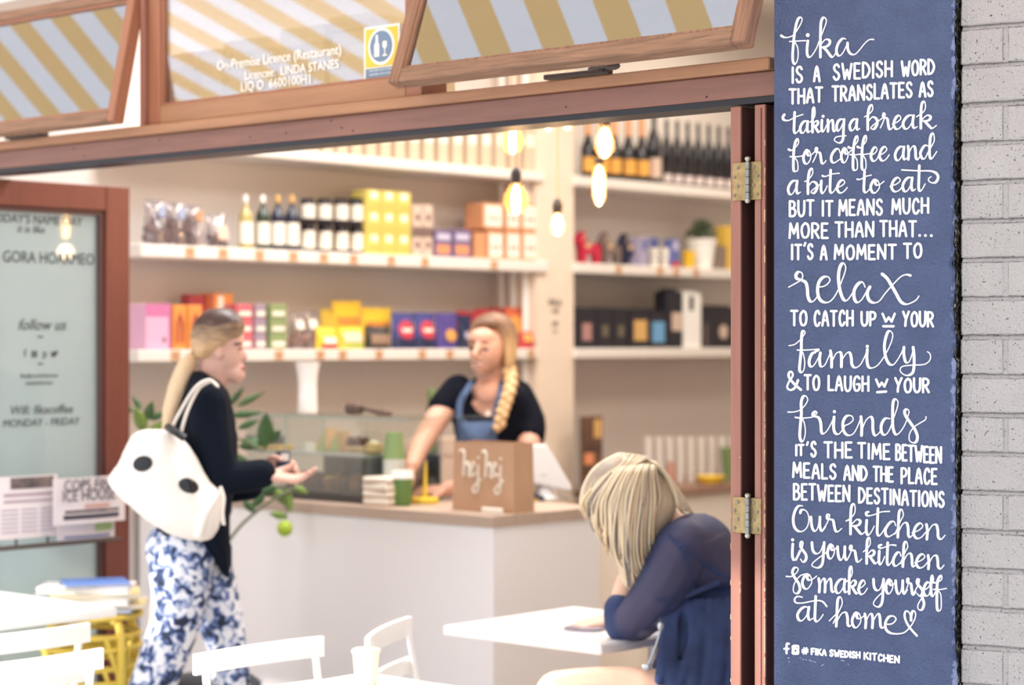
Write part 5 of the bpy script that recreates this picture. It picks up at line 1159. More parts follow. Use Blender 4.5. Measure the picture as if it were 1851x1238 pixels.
# kraft bag
p, D = at_counter(818, 921); q = PD(929, 921, D_v(929, uv(p)[1])); w = (Vector((q.x, q.y, 0))-Vector((p.x, p.y, 0))).length; h = 124*D/F
r = thing('kraft_paper_bag', p, ANG, 'kraft paper bag with white handwriting on the counter edge', 'bag')
b = MB(); dp = .10
vs = [(0, 0, 0), (w, 0, 0), (w, dp, 0), (0, dp, 0), (.002, .004, h*.995), (w*.5, .0, h*.99), (w-.003, .003, h), (w-.01, dp*.5, h*.99), (w-.003, dp-.004, h), (.003, dp-.004, h), (.01, dp*.5, h*.985)]
b.add(vs, [(0, 1, 6, 5, 4), (1, 2, 8, 7, 6), (2, 3, 9, 8), (3, 0, 4, 10, 9), (3, 2, 1, 0)]); b.build('bag_body', KRAFT, r)
b = MB()
def hs(pts, w_=.0045):
    b.tube([(x*w, -.0012, z*h) for x, z in smooth_path([(x, z, 0) for x, z in pts], 4) and [(q.x, q.y) for q in smooth_path([(x, z, 0) for x, z in pts], 4)]], w_, 6, flat=1)
for ox in (0, .36):
    hs([(.13+ox, .86), (.20+ox, .84), (.19+ox, .5)]); hs([(.19+ox, .62), (.25+ox, .70), (.28+ox, .64), (.28+ox, .52), (.31+ox, .5)])
    hs([(.31+ox, .58), (.36+ox, .66), (.34+ox, .7), (.31+ox, .62), (.34+ox, .51), (.39+ox, .56)], .0035) if ox == 0 else hs([(.31+ox, .60), (.36+ox, .68), (.33+ox, .7), (.32+ox, .6), (.36+ox, .52), (.40+ox, .56)], .0035)
    hs([(.43+ox, .68), (.43+ox, .35), (.38+ox, .27), (.34+ox, .31), (.38+ox, .38), (.47+ox, .46)], .0038); b.ell(((.43+ox)*w, -.0012, .77*h), .004)
b.build('white_handwriting', LBL, r, smooth=True)
# small white card on the counter edge
p, D = at_counter(890, 929); p2 = W(*[c for c in uv(p)]); uc, vc = uv(p); vc = max(vc, CV0+.012)
b = MB(); b.cbox(-.042, .042, -.008, .008, 0, .020, .002); o = b.build('paper_slip', LBL, None, W(uc, vc, 1.0005), ANG); tag(o, 'small white folded slip in front of the kraft bag', 'slip')
# boxes of napkins
uc, vc = uv(at_counter(652, 913)[0]); vc = max(vc, CV0+.02); D = D_v(652, vc)
zz = 1.0005
for i, (dw, hh, rz_, lb) in enumerate(((.115, .026, .0, 'lowest'), (.118, .022, .05, 'second'), (.120, .026, -.04, 'third'), (.116, .020, .06, 'topmost'))):
    r = thing('napkin_pack', W(uc+.06, vc+.055, zz), ANG+rz_, 'white napkin pack beside the green cup, %s of the pile' % lb, 'napkins')
    b = MB(); b.cbox(-dw/2, dw/2, -.05, .05, .004, hh, .004); b.build('napkins', LBL, r)
    b = MB(); b.box(-dw/2+.003, dw/2-.003, -.048, .048, 0, .004); b.build('base_card', KRAFT, r); zz += hh+.0006
# takeaway cup
GRC = mat('leaf_green_cup', (98, 134, 68), .5); LIDM = mat('cup_lid', (244, 242, 240), .35)
uc, vc = uv(at_counter(727, 914)[0]); D = D_v(727, vc); S_ = D/F
r = thing('takeaway_cup', W(uc, vc, 1.0005), ANG, 'green takeaway cup with white lid in front of the barista', 'cup')
b = MB(); b.lathe([(15*S_, 0), (15.5*S_, 1*S_), (20*S_, 50*S_)], 26); b.build('cup_body', GRC, r, smooth=True)
b = MB(); b.lathe([(20.8*S_, 49*S_), (21.2*S_, 52*S_), (20*S_, 54*S_), (19.5*S_, 60*S_), (18.5*S_, 63*S_), (17.5*S_, 61*S_)], 26); b.build('lid', LIDM, r, smooth=True)
b = MB()
for k in range(7): a = k*.9; b.ell((-.004+math.cos(a)*.005, -17.8*S_, 27*S_+math.sin(a)*.006), .003, n=7, m=5)
b.build('printed_mark', mat('cup_mark', (204, 206, 130), .5), r, smooth=True)
# yellow ring stand
YP = mat('yellow_painted_metal', (232, 200, 66), .4)
uc, vc = uv(at_counter(768, 910)[0]); D = D_v(768, vc); S_ = D/F
r = thing('yellow_tag_stand', W(uc, vc, 1.0005), ANG, 'yellow stand with upright spike and smiling disc base', 'stand')
b = MB(); b.lathe([(23*S_, 0), (24.5*S_, 2*S_), (24.5*S_, 9*S_), (23*S_, 11*S_), (.001, 11.5*S_)], 28); b.build('disc_base', YP, r, smooth=True)
b = MB(); b.tube([(0, 0, 10*S_), (.002, 0, 40*S_), (.004, 0, 76*S_)], [4.5*S_, 3.5*S_, 1.5*S_], 10); b.build('spike', YP, r, smooth=True)
b = MB(); b.ell((-8*S_, -23.8*S_, 6*S_), (3.2*S_, .002, 2.2*S_)); b.ell((6*S_, -24*S_, 6*S_), (3.6*S_, .002, 2.4*S_)); b.build('eye_marks', mat('ochre_print', (150, 116, 40), .6), r, smooth=True)
# stack of cups: green over white
uc, vc = -2.358, 1.312; D = D_v(706, vc); S_ = D/F
r = thing('cup_tower', W(uc, vc, 1.0005), ANG, 'tower of upturned paper cups, green above pale grey', 'cup stack')
pr = []
for k in range(10): pr += [(20.5*S_, k*8*S_), (20.8*S_, (k*8+1.5)*S_), (19.6*S_, (k*8+7.9)*S_)]
b = MB(); b.lathe(pr, 24); b.build('grey_cups', mat('pale_grey_cup', (206, 206, 202), .5), r, smooth=True)
b = MB(); b.lathe([(20.4*S_, 80*S_), (20.6*S_, 82*S_), (19.8*S_, 84*S_), (19.9*S_, 85*S_), (19.3*S_, 87*S_), (19.3*S_, 88*S_), (14.6*S_, 128*S_), (14*S_, 128*S_)], 24); b.build('green_cup', mat('sage_green_cup', (134, 158, 104), .5), r, smooth=True)
# tablet till
uc, vc = uv(at_counter(985, 903)[0])
TBW = mat('till_white', (226, 228, 232), .35)
p = PD(985, 860, D_v(985, vc)); S_ = p.y/F
r = thing('tablet_till', Vector((p.x, p.y, 1.0005)), 0, 'white tablet till leaning back on its stand, seen from behind', 'till')
poly = [(-50, 45), (-50, 40), (-46, -48), (30, -32), (52, -42), (8, 45)]
b = MB(); b.prism([(x*S_, (y+54)*S_) for x, y in smooth_poly([(-52, 44), (4, 46), (50, -34), (46, -40), (-50, -20)], 1)], -.012, .012); tb = b.build('tablet_shell', TBW, r, bevel=.006)
tb.rotation_euler = (-.12, 0, .15)
b = MB(); b.tube([(0, .02, 0), (-.005, .03, .06), (-.01, .01, .1)], [.035, .022, .018], 14); b.lathe([(.05, 0), (.05, .006), (.03, .012)], 24, (0, .02, 0)); b.build('stand_foot', TBW, r, smooth=True)
b = MB(); b.tube([(22*S_, -.004, .03), (30*S_, -.02, .01), (44*S_, -.02, .004)], .004, 8); b.build('cable', mat('grey_cable', (120, 118, 120), .5), r, smooth=True)
p = PD(958, 890, D_v(958, vc-.06))
b = MB(); b.prism([(-22*S_, 0), (28*S_, 0), (26*S_, 6*S_), (6*S_, 16*S_), (-20*S_, 30*S_)], -.05, .03); o = b.build('card_reader', mat('slate_plastic', (58, 62, 78), .45), None, Vector((p.x, p.y, 1.0008)), 0, bevel=.004); tag(o, 'slate grey wedge shaped card reader between bag and tablet', 'card reader')
b = MB(); b.box(-.01, .028, -.0515, -.0505, .002, .008); b.build('yellow_strip', YEL, o)
# display case with cakes
EDG = glassmat('case_glass', (250, 253, 251), .10); EDGE = mat('glass_edge', (150, 170, 164), .2)
GU0, GU1, GV0, GV1, GZ = u_at(436, 1.2), u_at(680, 1.27), 1.22, 1.60, z_at(751, D_v(570, 1.25))
r = thing('display_case', W(GU0, GV0, 1.0005), ANG, 'glass display case of cakes and pastries on the counter', 'display case'); gw = GU1-GU0; gd = GV1-GV0; gh = GZ-1.0
b = MB(); b.cbox(0, gw, -.0, gd, 0, .028, .003); b.build('case_base', mat('case_base_dark', (62, 58, 58), .5), r)
b = MB(); b.box(0, gw, 0, .006, .028, gh-.007); b.build('front_glass', EDG, r)
b = MB(); b.box(-.02, gw+.22, -.02, gd, gh-.006, gh); b.build('top_glass', EDG, r)
b = MB(); b.box(-.02, gw+.22, -.0225, -.0202, gh-.006, gh); b.box(gw*.34, gw*.34+.006, -.0015, -.0003, .028, gh-.007); b.box(gw*.66, gw*.66+.004, -.0015, -.0003, .16, gh-.007); b.build('glass_edges', EDGE, r)
for x in (0, gw-.006): b = MB(); b.box(x, x+.006, .007, gd-.001, .029, gh-.007); b.build('side_glass', EDG, r)
b = MB(); b.box(.008, gw-.008, .02, gd-.02, .155, .163); b.build('middle_shelf', mat('steel_tray', (176, 176, 180), .35, metal=.5), r)
b = MB(); b.box(.01, gw-.01, gd-.008, gd-.003, .03, .15); b.build('back_panel', mat('case_back', (96, 92, 90), .6), r)
def loc_case(px, z, dv=.12): u = u_at(px, GV0+dv); return W(u, GV0+dv, 1.0005+z)
MUF = mat('brown_crust', (136, 92, 60), .8, bump=.6, bscale=50, var=.3, vscale=25); CHOC = mat('chocolate_glaze', (84, 50, 44), .4, var=.3, vscale=20); SAND = mat('pale_bread', (204, 168, 120), .8, var=.2, vscale=18); SALAD = mat('salad_leaf', (168, 176, 110), .7)
for i, px in enumerate((528, 552, 576, 600, 624, 648, 668)):
    z = .03; L_ = loc_case(px, z, .08)
    r2 = thing('pastry', L_, ANG+i*.5, 'glazed brown pastry on the case floor, %s from the left' % ('first', 'second', 'third', 'fourth', 'fifth', 'sixth', 'last')[i], 'pastry')
    b = MB(); b.lathe([(.022, 0), (.03, .012), (.034, .03), (.028, .05), (.012, .062), (.001, .064)], 16); b.build('bun', MUF if i % 2 else CHOC, r2, smooth=True)
    b = MB(); b.tube([(.026*math.cos(t*.7), .026*math.sin(t*.7), .035+t*.0022) for t in range(10)], .006, 8); b.build('twist', SAND if i % 3 == 0 else MUF, r2, smooth=True)
for i, (px, hh) in enumerate(((588, .085), (610, .075), (640, .06), (655, .05))):
    r2 = thing('sandwich', loc_case(px, .164, .14), ANG, ('wrapped sandwich with salad on the case shelf, tallest', 'wrapped sandwich beside the tallest one', 'dark berry tart on the case shelf', 'dark berry tart at the right of the case shelf')[i], 'sandwich' if i < 2 else 'tart')
    if i < 2:
        b = MB(); b.prism([(-.035, 0), (.035, 0), (.03, hh)], -.03, .03); b.build('bread', SAND, r2, bevel=.003)
        b = MB(); b.prism([(-.012, 0), (.037, 0), (.028, hh*.8)], -.033, -.029); b.build('filling', SALAD, r2)
    else:
        b = MB(); b.lathe([(.03, 0), (.038, .02), (.034, .022), (.001, .022)], 18); b.build('tart_shell', SAND, r2, smooth=True)
        b = MB(); [b.ell((random.uniform(-.02, .02), random.uniform(-.02, .02), .026+random.uniform(0, .02)), .011, n=8, m=6) for _ in range(14)]; b.build('berries', mat('dark_berries', (92, 34, 40), .35), r2, smooth=True)
r2 = thing('pastry', loc_case(676, .164, .10), ANG, 'round pale bun at the right end of the case shelf', 'pastry'); b = MB(); b.lathe([(.02, 0), (.034, .012), (.03, .035), (.001, .045)], 16); b.build('bun', SAND, r2, smooth=True); b = MB(); b.ell((0, 0, .04), (.016, .016, .006)); b.build('icing', LBL, r2, smooth=True)
# tray with dark cake and yellow edge at the left, price card
r2 = thing('cake_tray', loc_case(478, .164, .06), ANG, 'long dark cake on a yellow edged tray at the left of the case', 'cake')
b = MB(); b.cbox(-.10, .10, -.03, .05, 0, .018, .003); b.build('yellow_tray', mat('mustard_tray', (190, 152, 60), .5), r2)
b = MB(); b.cbox(-.09, .07, -.022, .045, .0185, .05, .008); b.build('dark_cake', mat('slate_cake', (66, 62, 68), .7, bump=.5, bscale=50), r2)
b = MB(); b.box(-.026, .026, 0, .002, 0, .034); o = b.build('price_card', LBL, None, loc_case(560, .1645, .03), ANG); tag(o, 'blank white price card in front of the cakes', 'card')
b = MB(); b.box(-.10, .10, 0, .16, 0, .05); o = b.build('oven_tray', mat('black_tray', (46, 42, 46), .5), None, loc_case(655, .07, .20), ANG, bevel=.004); o.location.z = 1.0005+.03; tag(o, 'black baking tray standing behind the pastries', 'tray')
b = MB(); b.box(-.09, .09, -.002, 0, .052, .10); b.build('tray_back', mat('black_tray', (46, 42, 46), .5), o)
# on top of the case: ribbed white vase of napkins, wooden tongs
pz = GZ+.0012
r = thing('ribbed_vase', loc_case(556, 0, .16), ANG, 'waisted white textured vase on top of the display case', 'vase'); r.location.z = pz
D = r.location.y; S_ = D/F
b = MB(); pr = [(17, 0), (18, 4), (17, 30), (16.5, 50), (18, 70), (21, 84), (22.5, 92), (19, 92), (15, 70), (13, 30), (.1, 6)]
b.lathe([(a*S_, c*S_) for a, c in pr], 28, cap=False); b.build('vase_body', mat('white_crinkled_ceramic', (236, 230, 228), .6, bump=1, bscale=40), r, smooth=True)
WD = mat('dark_wood', (96, 76, 68), .6, wood=(4, 30, 30), vscale=3, var=.2)
L_ = loc_case(668, 0, .12); r = thing('wooden_scoop', Vector((L_.x, L_.y, pz)), ANG+.15, 'dark wooden scoop lying on top of the display case', 'scoop'); S_ = L_.y/F
b = MB(); b.cbox(-50*S_, -18*S_, -.03, .03, .004, 24*S_, .012); b.build('scoop_head', WD, r)
b = MB(); b.tube([(-20*S_, 0, 16*S_), (0, 0, 11*S_), (30*S_, 0, 6*S_)], [.010, .008, .011], 10); b.build('handle', WD, r, smooth=True)
b = MB(); b.cbox(18*S_, 48*S_, -.012, .012, .0008, 9*S_, .004); b.build('handle_end', WD, r)
# jars and boxes behind the counter, seen beside the barista
zb_ = .92; b = MB(); b.box(0, .96, 0, .27, 0, zb_); o = b.build('low_cabinet', mat('warm_white_panel', (232, 222, 210), .6), None, W(-3.29, 2.14, 0), ANS, bevel=.003); tag(o, 'low white cabinet against the wall behind the counter', 'cabinet')
b = MB(); b.cbox(-.005, .965, -.01, .27, zb_+.0005, zb_+.03, .003); b.build('cabinet_top', WTM, o)
def behind(px, y0, y1, wpx, m, name, label, cat, lathe=True):
    D = D_u(px, -3.15); S_ = D/F; p = PD(px, 619, D); zb = zb_+.031; h = z_at(y0, D)-zb; u, v = uv(p)
    r = thing(name, W(u, v, zb), ANS, label, cat); R_ = wpx/2*S_*1.2
    b = MB()
    if lathe: b.lathe([(R_*.9, 0), (R_, .01), (R_, h*.84)], 18); b.build('body', m, r, smooth=True); b = MB(); b.lathe([(R_*.8, h*.84), (R_*.8, h*.99), (R_*.7, h)], 18); b.build('lid', m, r, smooth=True)
    else: b.cbox(-R_, R_, -.05, .05, 0, h*.66, .003); b.build('body', m, r); b = MB(); b.cbox(-R_*1.03, R_*1.03, -.053, .053, h*.66, h, .003); b.build('box_lid', m, r)
    return r
behind(781, 702, 800, 17, mat('green_canister', (104, 124, 78), .5), 'canister', 'tall green canister beside the barista\'s arm', 'canister')
behind(796, 790, 900, 30, BGE, 'taupe_box', 'taupe box with lid behind the yellow stand', 'box', False)
behind(973, 792, 900, 17, mat('green_canister', (104, 124, 78), .5), 'canister', 'green canister right of the barista, mostly hidden', 'canister')
# ------------------------------------------------------------------ pendant bulbs
EM = bpy.data.materials.new('glowing_filament'); EM.use_nodes = True; P_ = EM.node_tree.nodes['Principled BSDF']; P_.inputs['Base Color'].default_value = (1, .8, .5, 1); P_.inputs['Emission Color'].default_value = (1, .60, .26, 1); P_.inputs['Emission Strength'].default_value = 60
BG = glassmat('bulb_glass', (255, 238, 214), .10, .10, (255, 214, 150)); SOCK = mat('black_socket', (40, 32, 32), .4); CORD = mat('copper_cord', (206, 146, 104), .6)
def bulb(px, yt, yb, wpx, D, shape, label, ysock):
    S_ = D/F; p = PD(px, (yt+yb)/2, D); r = thing('pendant_bulb', Vector((p.x, p.y, z_at(yb, D))), 0, label, 'pendant lamp'); h = (yb-yt)*S_; R_ = wpx/2*S_; hs_ = (yt-ysock)*S_
    if shape == 'globe': pr = [(.001, 0), (R_*.6, h*.06), (R_, h*.35), (R_*.95, h*.6), (R_*.5, h*.9), (R_*.4, h)]; fr = (R_*.34, h*.40, h*.48)
    elif shape == 'tear': pr = [(.001, 0), (R_*.55, h*.05), (R_, h*.32), (R_*.85, h*.6), (R_*.5, h*.88), (R_*.42, h)]; fr = (R_*.62, h*.38, h*.46)
    else: pr = [(.001, 0), (R_*.6, h*.04), (R_, h*.2), (R_, h*.8), (R_*.6, h*.96), (R_*.5, h)]; fr = (R_*.72, h*.46, h*.5)
    b = MB(); b.lathe(pr, 20, cap=False); b.build('bulb_glass', BG, r, smooth='all')
    b = MB(); b.ell((0, 0, h*.46), (fr[0]*1.0, fr[0]*1.0, fr[2]*.95), n=12, m=10); b.build('filament', EM, r, smooth='all')
    b = MB(); b.lathe([(R_*.5, h*.97), (.017, h+.004), (.017, h+hs_*.6), (.010, h+hs_*.9), (.006, h+hs_)], 16); b.build('socket', SOCK, r, smooth=True)
    b = MB(); b.tube([(0, 0, h+hs_), (0, 0, CEIL-z_at(yb, D)-.02)], .0028, 6); b.build('cord', CORD, r, smooth=True)
    b = MB(); b.lathe([(.045, 0), (.045, .018), (.01, .03)], 18, (0, 0, CEIL-z_at(yb, D)-.0305)); b.build('ceiling_rose', SOCK, r, smooth=True)
    l = bpy.data.lights.new('bulb_light', 'POINT'); l.energy = 1.7; l.color = (1, .66, .36); l.shadow_soft_size = .03; lo = bpy.data.objects.new('bulb_light', l); COL.objects.link(lo); lo.parent = r; lo.location = (0, 0, -.05)
bulb(927, 226, 278, 40, 6.9, 'globe', 'round glass filament bulb, highest on the left', 205)
bulb(933, 330, 388, 46, 6.6, 'globe', 'round glass filament bulb with black socket hanging below the first', 302)
bulb(1008, 384, 426, 29, 7.1, 'tear', 'small teardrop filament bulb hanging lowest, before the pillar', 358)
bulb(1093, 226, 286, 36, 6.8, 'tear', 'large teardrop filament bulb in front of the wine bottles', 205)
bulb(1083, 296, 370, 24, 7.2, 'tube', 'slim tubular filament bulb below the wine shelf', 284)
bulb(991, 190, 236, 28, 7.6, 'globe', 'bulb half hidden by the transom, left of a pair', 170)
bulb(1026, 188, 234, 28, 7.6, 'globe', 'bulb half hidden by the transom, right of a pair', 170)
# ------------------------------------------------------------------ furniture
CHW = mat('white_chair_paint', (248, 248, 246), .4)
def chair(name, loc, rz, label, H=.80):
    # folding bistro chair, back along local x, seat towards local +y
    r = thing(name, loc, rz, label, 'chair'); w = .21
    for s in (-1, 1):
        b = MB(); b.tube([(s*(w-.03), .0, H-.02), (s*(w-.03), .06, .45), (s*(w-.03), .30, .01)], .012, 8, flat=.6, ref=(1, 0, 0)); b.build('back_post', CHW, r, smooth=True)
        b = MB(); b.tube([(s*(w-.005), .36, .44), (s*(w-.005), .12, .2), (s*(w-.005), -.05, .01)], .011, 8, flat=.6, ref=(1, 0, 0)); b.build('leg', CHW, r, smooth=True)
    for z0, z1 in ((H-.052, H), (H-.155, H-.11)):
        vs = []; b = MB(); n = 9
        for i in range(n):
            t = -1+2*i/(n-1); x = t*w; y = -.018*(1-t*t)
            vs += [(x, y-.008, z0), (x, y+.008, z0), (x, y+.008, z1), (x, y-.008, z1)]
        fs = [(i*4+k, i*4+(k+1) % 4, i*4+4+(k+1) % 4, i*4+4+k) for i in range(n-1) for k in range(4)]+[(0, 1, 2, 3), ((n-1)*4+3, (n-1)*4+2, (n-1)*4+1, (n-1)*4)]
        b.add(vs, fs); b.build('back_slat', CHW, r, bevel=.002)
    for k in range(6):
        b = MB(); b.cbox(-w+.02, w-.02, .05+k*.055, .05+k*.055+.044, .44, .456, .003); b.build('seat_slat', CHW, r)
    b = MB(); b.tube([(-w+.02, .28, .04), (w-.02, .28, .04)], .008, 8); b.tube([(-w+.02, -.03, .04), (w-.02, -.03, .04)], .008, 8); b.build('cross_bar', CHW, r, smooth=True)
    return r
# chair backs run into the shop; seats face the tables
chair('bistro_chair', W(-1.87, -.33-.21, 0), ANS, 'white slatted bistro chair at the left edge, back half seen behind the nearer one')
chair('bistro_chair', W(-1.469, -.59-.21, 0), ANS, 'white slatted bistro chair nearest the viewer at the bottom left corner')
chair('bistro_chair', W(-1.214, -.09-.21, 0), ANS+math.pi, 'white slatted bistro chair in front of the customer\'s printed trousers')
p = PD(704, 619, 5.52); chair('bistro_chair', Vector((p.x, p.y, 0)), math.pi/2-.21+math.pi, 'white slatted bistro chair seen end on beside the cream cup')
TBLW = mat('white_table_top', (250, 250, 250), .35)
def table(u0, u1, v0, v1, z, label, po=(0, 0)):
    cu, cv = (u0+u1)/2, (v0+v1)/2; r = thing('cafe_table', W(cu, cv, 0), ANG, label, 'table')
    b = MB(); b.cbox(u0-cu, u1-cu, v0-cv, v1-cv, z-.028, z, .006); b.build('table_top', TBLW, r)
    b = MB(); b.lathe([(.20, 0), (.20, .012), (.05, .03), (.028, .05), (.028, z-.05), (.08, z-.029)], 24, (po[0], po[1], 0)); b.build('pedestal', mat('grey_table_metal', (170, 170, 172), .4, metal=.6), r, smooth=True)
    return r
table(-1.378, -.80, .525, 1.10, .75, 'white square cafe table where the blonde woman leans', (.18, .1))
table(-1.08, -.22, -.80, -.067, .72, 'white cafe table cut off by the bottom edge, in the middle')
table(-2.80, -2.20, -.45, .02, .78, 'white cafe table at the left edge beside the yellow stools')
# cream cup on the near table
p = PD(650, 1205, 5.13); r = thing('cream_cup', Vector((p.x+.02, p.y-.06, .7205)), 0, 'cream paper cup at the end of the near table', 'cup')
b = MB(); b.lathe([(.026, 0), (.033, .075), (.036, .078), (.036, .084), (.03, .088)], 22); b.build('cup_body', mat('cream_paper', (246, 232, 208), .6), r, smooth=True); b = MB(); b.tube([(.005, 0, .085), (.0, .005, .10)], .004, 8); b.build('lid_tab', mat('straw_cream', (240, 222, 196), .5), r)
# yellow wire stools, stacked, with magazines on top
YM = mat('yellow_wire', (226, 198, 84), .4)
def stool(x, y, zoff, label, R_=.155):
    r = thing('wire_stool', Vector((x, y, zoff)), .3, label, 'stool'); H = .60
    for (rr, z) in ((R_, H), (R_*.96, H-.06), (R_*1.02, H-.20), (R_*1.12, .12)): b = MB(); b.tube([(rr*math.cos(t*math.pi/12), rr*math.sin(t*math.pi/12), z) for t in range(25)], .009, 8, cap=False); b.build('ring', YM, r, smooth=True)
    b = MB()
    for k in range(-4, 5): yy = k*R_*.21; xx = math.sqrt(max(0, R_**2-yy**2)); b.tube([(-xx, yy, H), (xx, yy, H)], .004, 6)
    b.build('seat_wires', YM, r, smooth=True)
    for k in range(4):
        a = k*math.pi/2+.5; b = MB(); b.tube(smooth_path([(R_*.75*math.cos(a), R_*.75*math.sin(a), H-.01), (R_*1.0*math.cos(a), R_*1.0*math.sin(a), H-.05), (R_*1.08*math.cos(a), R_*1.08*math.sin(a), .3), (R_*1.22*math.cos(a), R_*1.22*math.sin(a), .008)], 4), .0135, 8); b.build('leg', YM, r, smooth=True)
        b = MB(); b.tube([(R_*.98*math.cos(a-.32), R_*.98*math.sin(a-.32), H-.06), (R_*1.05*math.cos(a), R_*1.05*math.sin(a), H-.22), (R_*.98*math.cos(a+.32), R_*.98*math.sin(a+.32), H-.06)], .008, 8); b.build('brace', YM, r, smooth=True)
    return r
ps = PD(163, 1100, 6.55)
stool(ps.x, ps.y, .002, 'yellow metal stool, lower of the stacked pair beside the glass door')
stool(ps.x+.004, ps.y, .10, 'yellow metal stool, upper of the stacked pair, magazines on it')
BKS = [('blue magazine lowest on the yellow stool', (132, 160, 212), .0, .17), ('cream magazine second on the yellow stool', (238, 220, 168), .12, .17), ('white and blue book in the stack on the yellow stool', (224, 230, 242), -.05, .165), ('pale yellow book in the stack on the yellow stool', (246, 226, 160), .2, .15), ('white book topmost but one on the yellow stool', (246, 246, 246), .03, .155), ('blue covered book topmost on the yellow stool', (96, 130, 200), .3, .11)]
zz = .7135
for i, (lb, c, rz_, hw) in enumerate(BKS):
    th = (.010, .014, .018, .014, .018, .010)[i]; r = thing('book', Vector((ps.x+(.015 if i % 2 else -.01), ps.y, zz)), rz_, lb, 'book'); cm = mat('cover_%s' % ('blue', 'cream', 'pale_blue', 'yellow', 'white', 'mid_blue')[i], c, .5)
    b = MB(); b.box(-hw*.9, hw*.9, -.095, .095, .0015, th-.0015); b.build('pages', mat('page_edges', (240, 236, 226), .8), r)
    b = MB(); b.box(-hw*.92, hw*.92, -.1, .1, 0, .0015); b.box(-hw*.92, hw*.92, -.1, .1, th-.0015, th); b.build('cover', cm, r); zz += th+.0008
# dark round stool behind the customer's legs
p = PD(385, 1222, 6.72); r = thing('round_stool', Vector((p.x, p.y, 0)), 0, 'dark round padded stool behind the customer\'s legs', 'stool'); zt = .475
b = MB(); b.lathe([(.14, zt-.06), (.152, zt-.05), (.155, zt-.02), (.13, zt), (.001, zt+.004)], 28); b.build('padded_seat', mat('navy_vinyl', (34, 40, 52), .5), r, smooth=True)
for k in range(4): a = k*1.5708+.6; b = MB(); b.tube([(.11*math.cos(a), .11*math.sin(a), zt-.06), (.15*math.cos(a), .15*math.sin(a), .004)], .011, 8); b.build('leg', IRON, r, smooth=True)
# magazine or phone on the woman's table
p = PD(1052, 1139, D_z(1139, .75)); r = thing('folded_magazine', Vector((p.x, p.y, .7508)), -.2, 'glossy grey folded magazine lying on the woman\'s table', 'magazine')
b = MB(); b.prism(smooth_poly([(-.055, 0), (-.02, .055), (.05, .05), (.065, .0), (.04, -.045), (-.02, -.04)], 2), 0, .004, 'z'); b.build('pages', mat('grey_pages', (176, 172, 184), .35), r); b = MB(); b.prism(smooth_poly([(-.05, 0), (-.018, .05), (.045, .045), (.06, .0), (.035, -.04), (-.018, -.035)], 2), .0042, .008, 'z'); b.build('printed_cover', mat('mauve_grey_cover', (150, 140, 156), .3, var=.4, vscale=30), r)
# newspapers on the rack of the glass door
NEWS = mat('newsprint', (226, 218, 222), .8); NINK = mat('news_ink', (70, 66, 78), .7); PHO = mat('news_photo', (128, 112, 108), .8, var=.5, vscale=30, col2=(60, 56, 60))
RKU = DU+.04
def paper(p0, p1, y0, y1, off, label, parts, bend=.01):
    u = RKU+off; v0, v1 = v_at(p0, u), v_at(p1, u); D = D_u((p0+p1)/2, u); zb, zt = z_at(y1, D), z_at(y0, D); w, h = v1-v0, zt-zb
    r = thing('newspaper', W(u, v0, zb), ANS, label, 'newspaper'); n = 10; vs = []; b = MB()
    for i in range(n):
        x = i/(n-1); y = -bend*math.sin(x*math.pi)
        vs += [(x*w, y, 0), (x*w, y+.006, 0), (x*w, y+.006, h), (x*w, y, h)]
    fs = [(i*4+k, i*4+(k+1) % 4, i*4+4+(k+1) % 4, i*4+4+k) for i in range(n-1) for k in range(4)]+[(0, 1, 2, 3), ((n-1)*4+3, (n-1)*4+2, (n-1)*4+1, (n-1)*4)]
    b.add(vs, fs); b.build('folded_pages', NEWS, r)
    for nm, xa, xb, za, zc, m_ in parts:
        b = MB(); k = 6; vs = []
        for i in range(k):
            x = xa+(xb-xa)*i/(k-1); y = -bend*math.sin(x*math.pi)-.0012; vs += [(x*w, y, za*h), (x*w, y, zc*h)]
        b.add(vs, [(i*2, i*2+2, i*2+3, i*2+1) for i in range(k-1)]); b.build(nm, m_, r)
    return r, w, h
lines = [('text_column', .06+.31*c, .32+.31*c, .10+.07*k, .125+.07*k, mat('text_grey', (176, 168, 180), .8)) for k in range(6) for c in range(3)]
paper(-6, 104, 860, 972, 0, 'newspaper with photo and text columns at the left edge', [('front_photo', .2, .92, .80, .98, PHO), ('headline', .1, .9, .68, .73, mat('headline_grey', (170, 150, 160), .8)), ('headline', .1, .95, .58, .62, mat('headline_grey', (170, 150, 160), .8))]+lines)
r, w, h = paper(97, 226, 862, 945, .035, 'newspaper with the big ice house headline, in front on the rack', [('picture_strip', .12, .9, .10, .2, NINK), ('picture_strip', .14, .9, .24, .30, PHO), ('picture_strip', .4, .75, .33, .42, mat('news_pink', (200, 160, 150), .8))])
textmesh('COPS FIND', .052, 'headline', NINK, r, (w*.49, -.0125, h*.72), (math.pi/2, 0, 0), .0003, 'CENTER', .82); textmesh('ICE HOUSE', .052, 'headline', NINK, r, (w*.46, -.0125, h*.50), (math.pi/2, 0, 0), .0003, 'CENTER', .82)
paper(104, 207, 930, 974, .012, 'newspaper with green panel, lowest at the right on the rack', [('green_panel', .62, .95, .3, .85, mat('news_green', (166, 190, 130), .8)), ('blue_strip', .1, .9, .05, .18, mat('news_blue', (130, 140, 170), .8))])
b = MB(); v0 = v_at(-20, RKU); v1 = v_at(205, RKU); z = z_at(974, 6.7)
b.tube([(0, 0, 0), (v1-v0, 0, 0)], .005, 8); b.tube([(0, -.045, 0), (v1-v0, -.045, 0)], .005, 8)
for k in range(5): x = (v1-v0)*k/4; b.tube([(x, -.045, 0), (x, .028, 0), (x, .028, .10)], .004, 8)
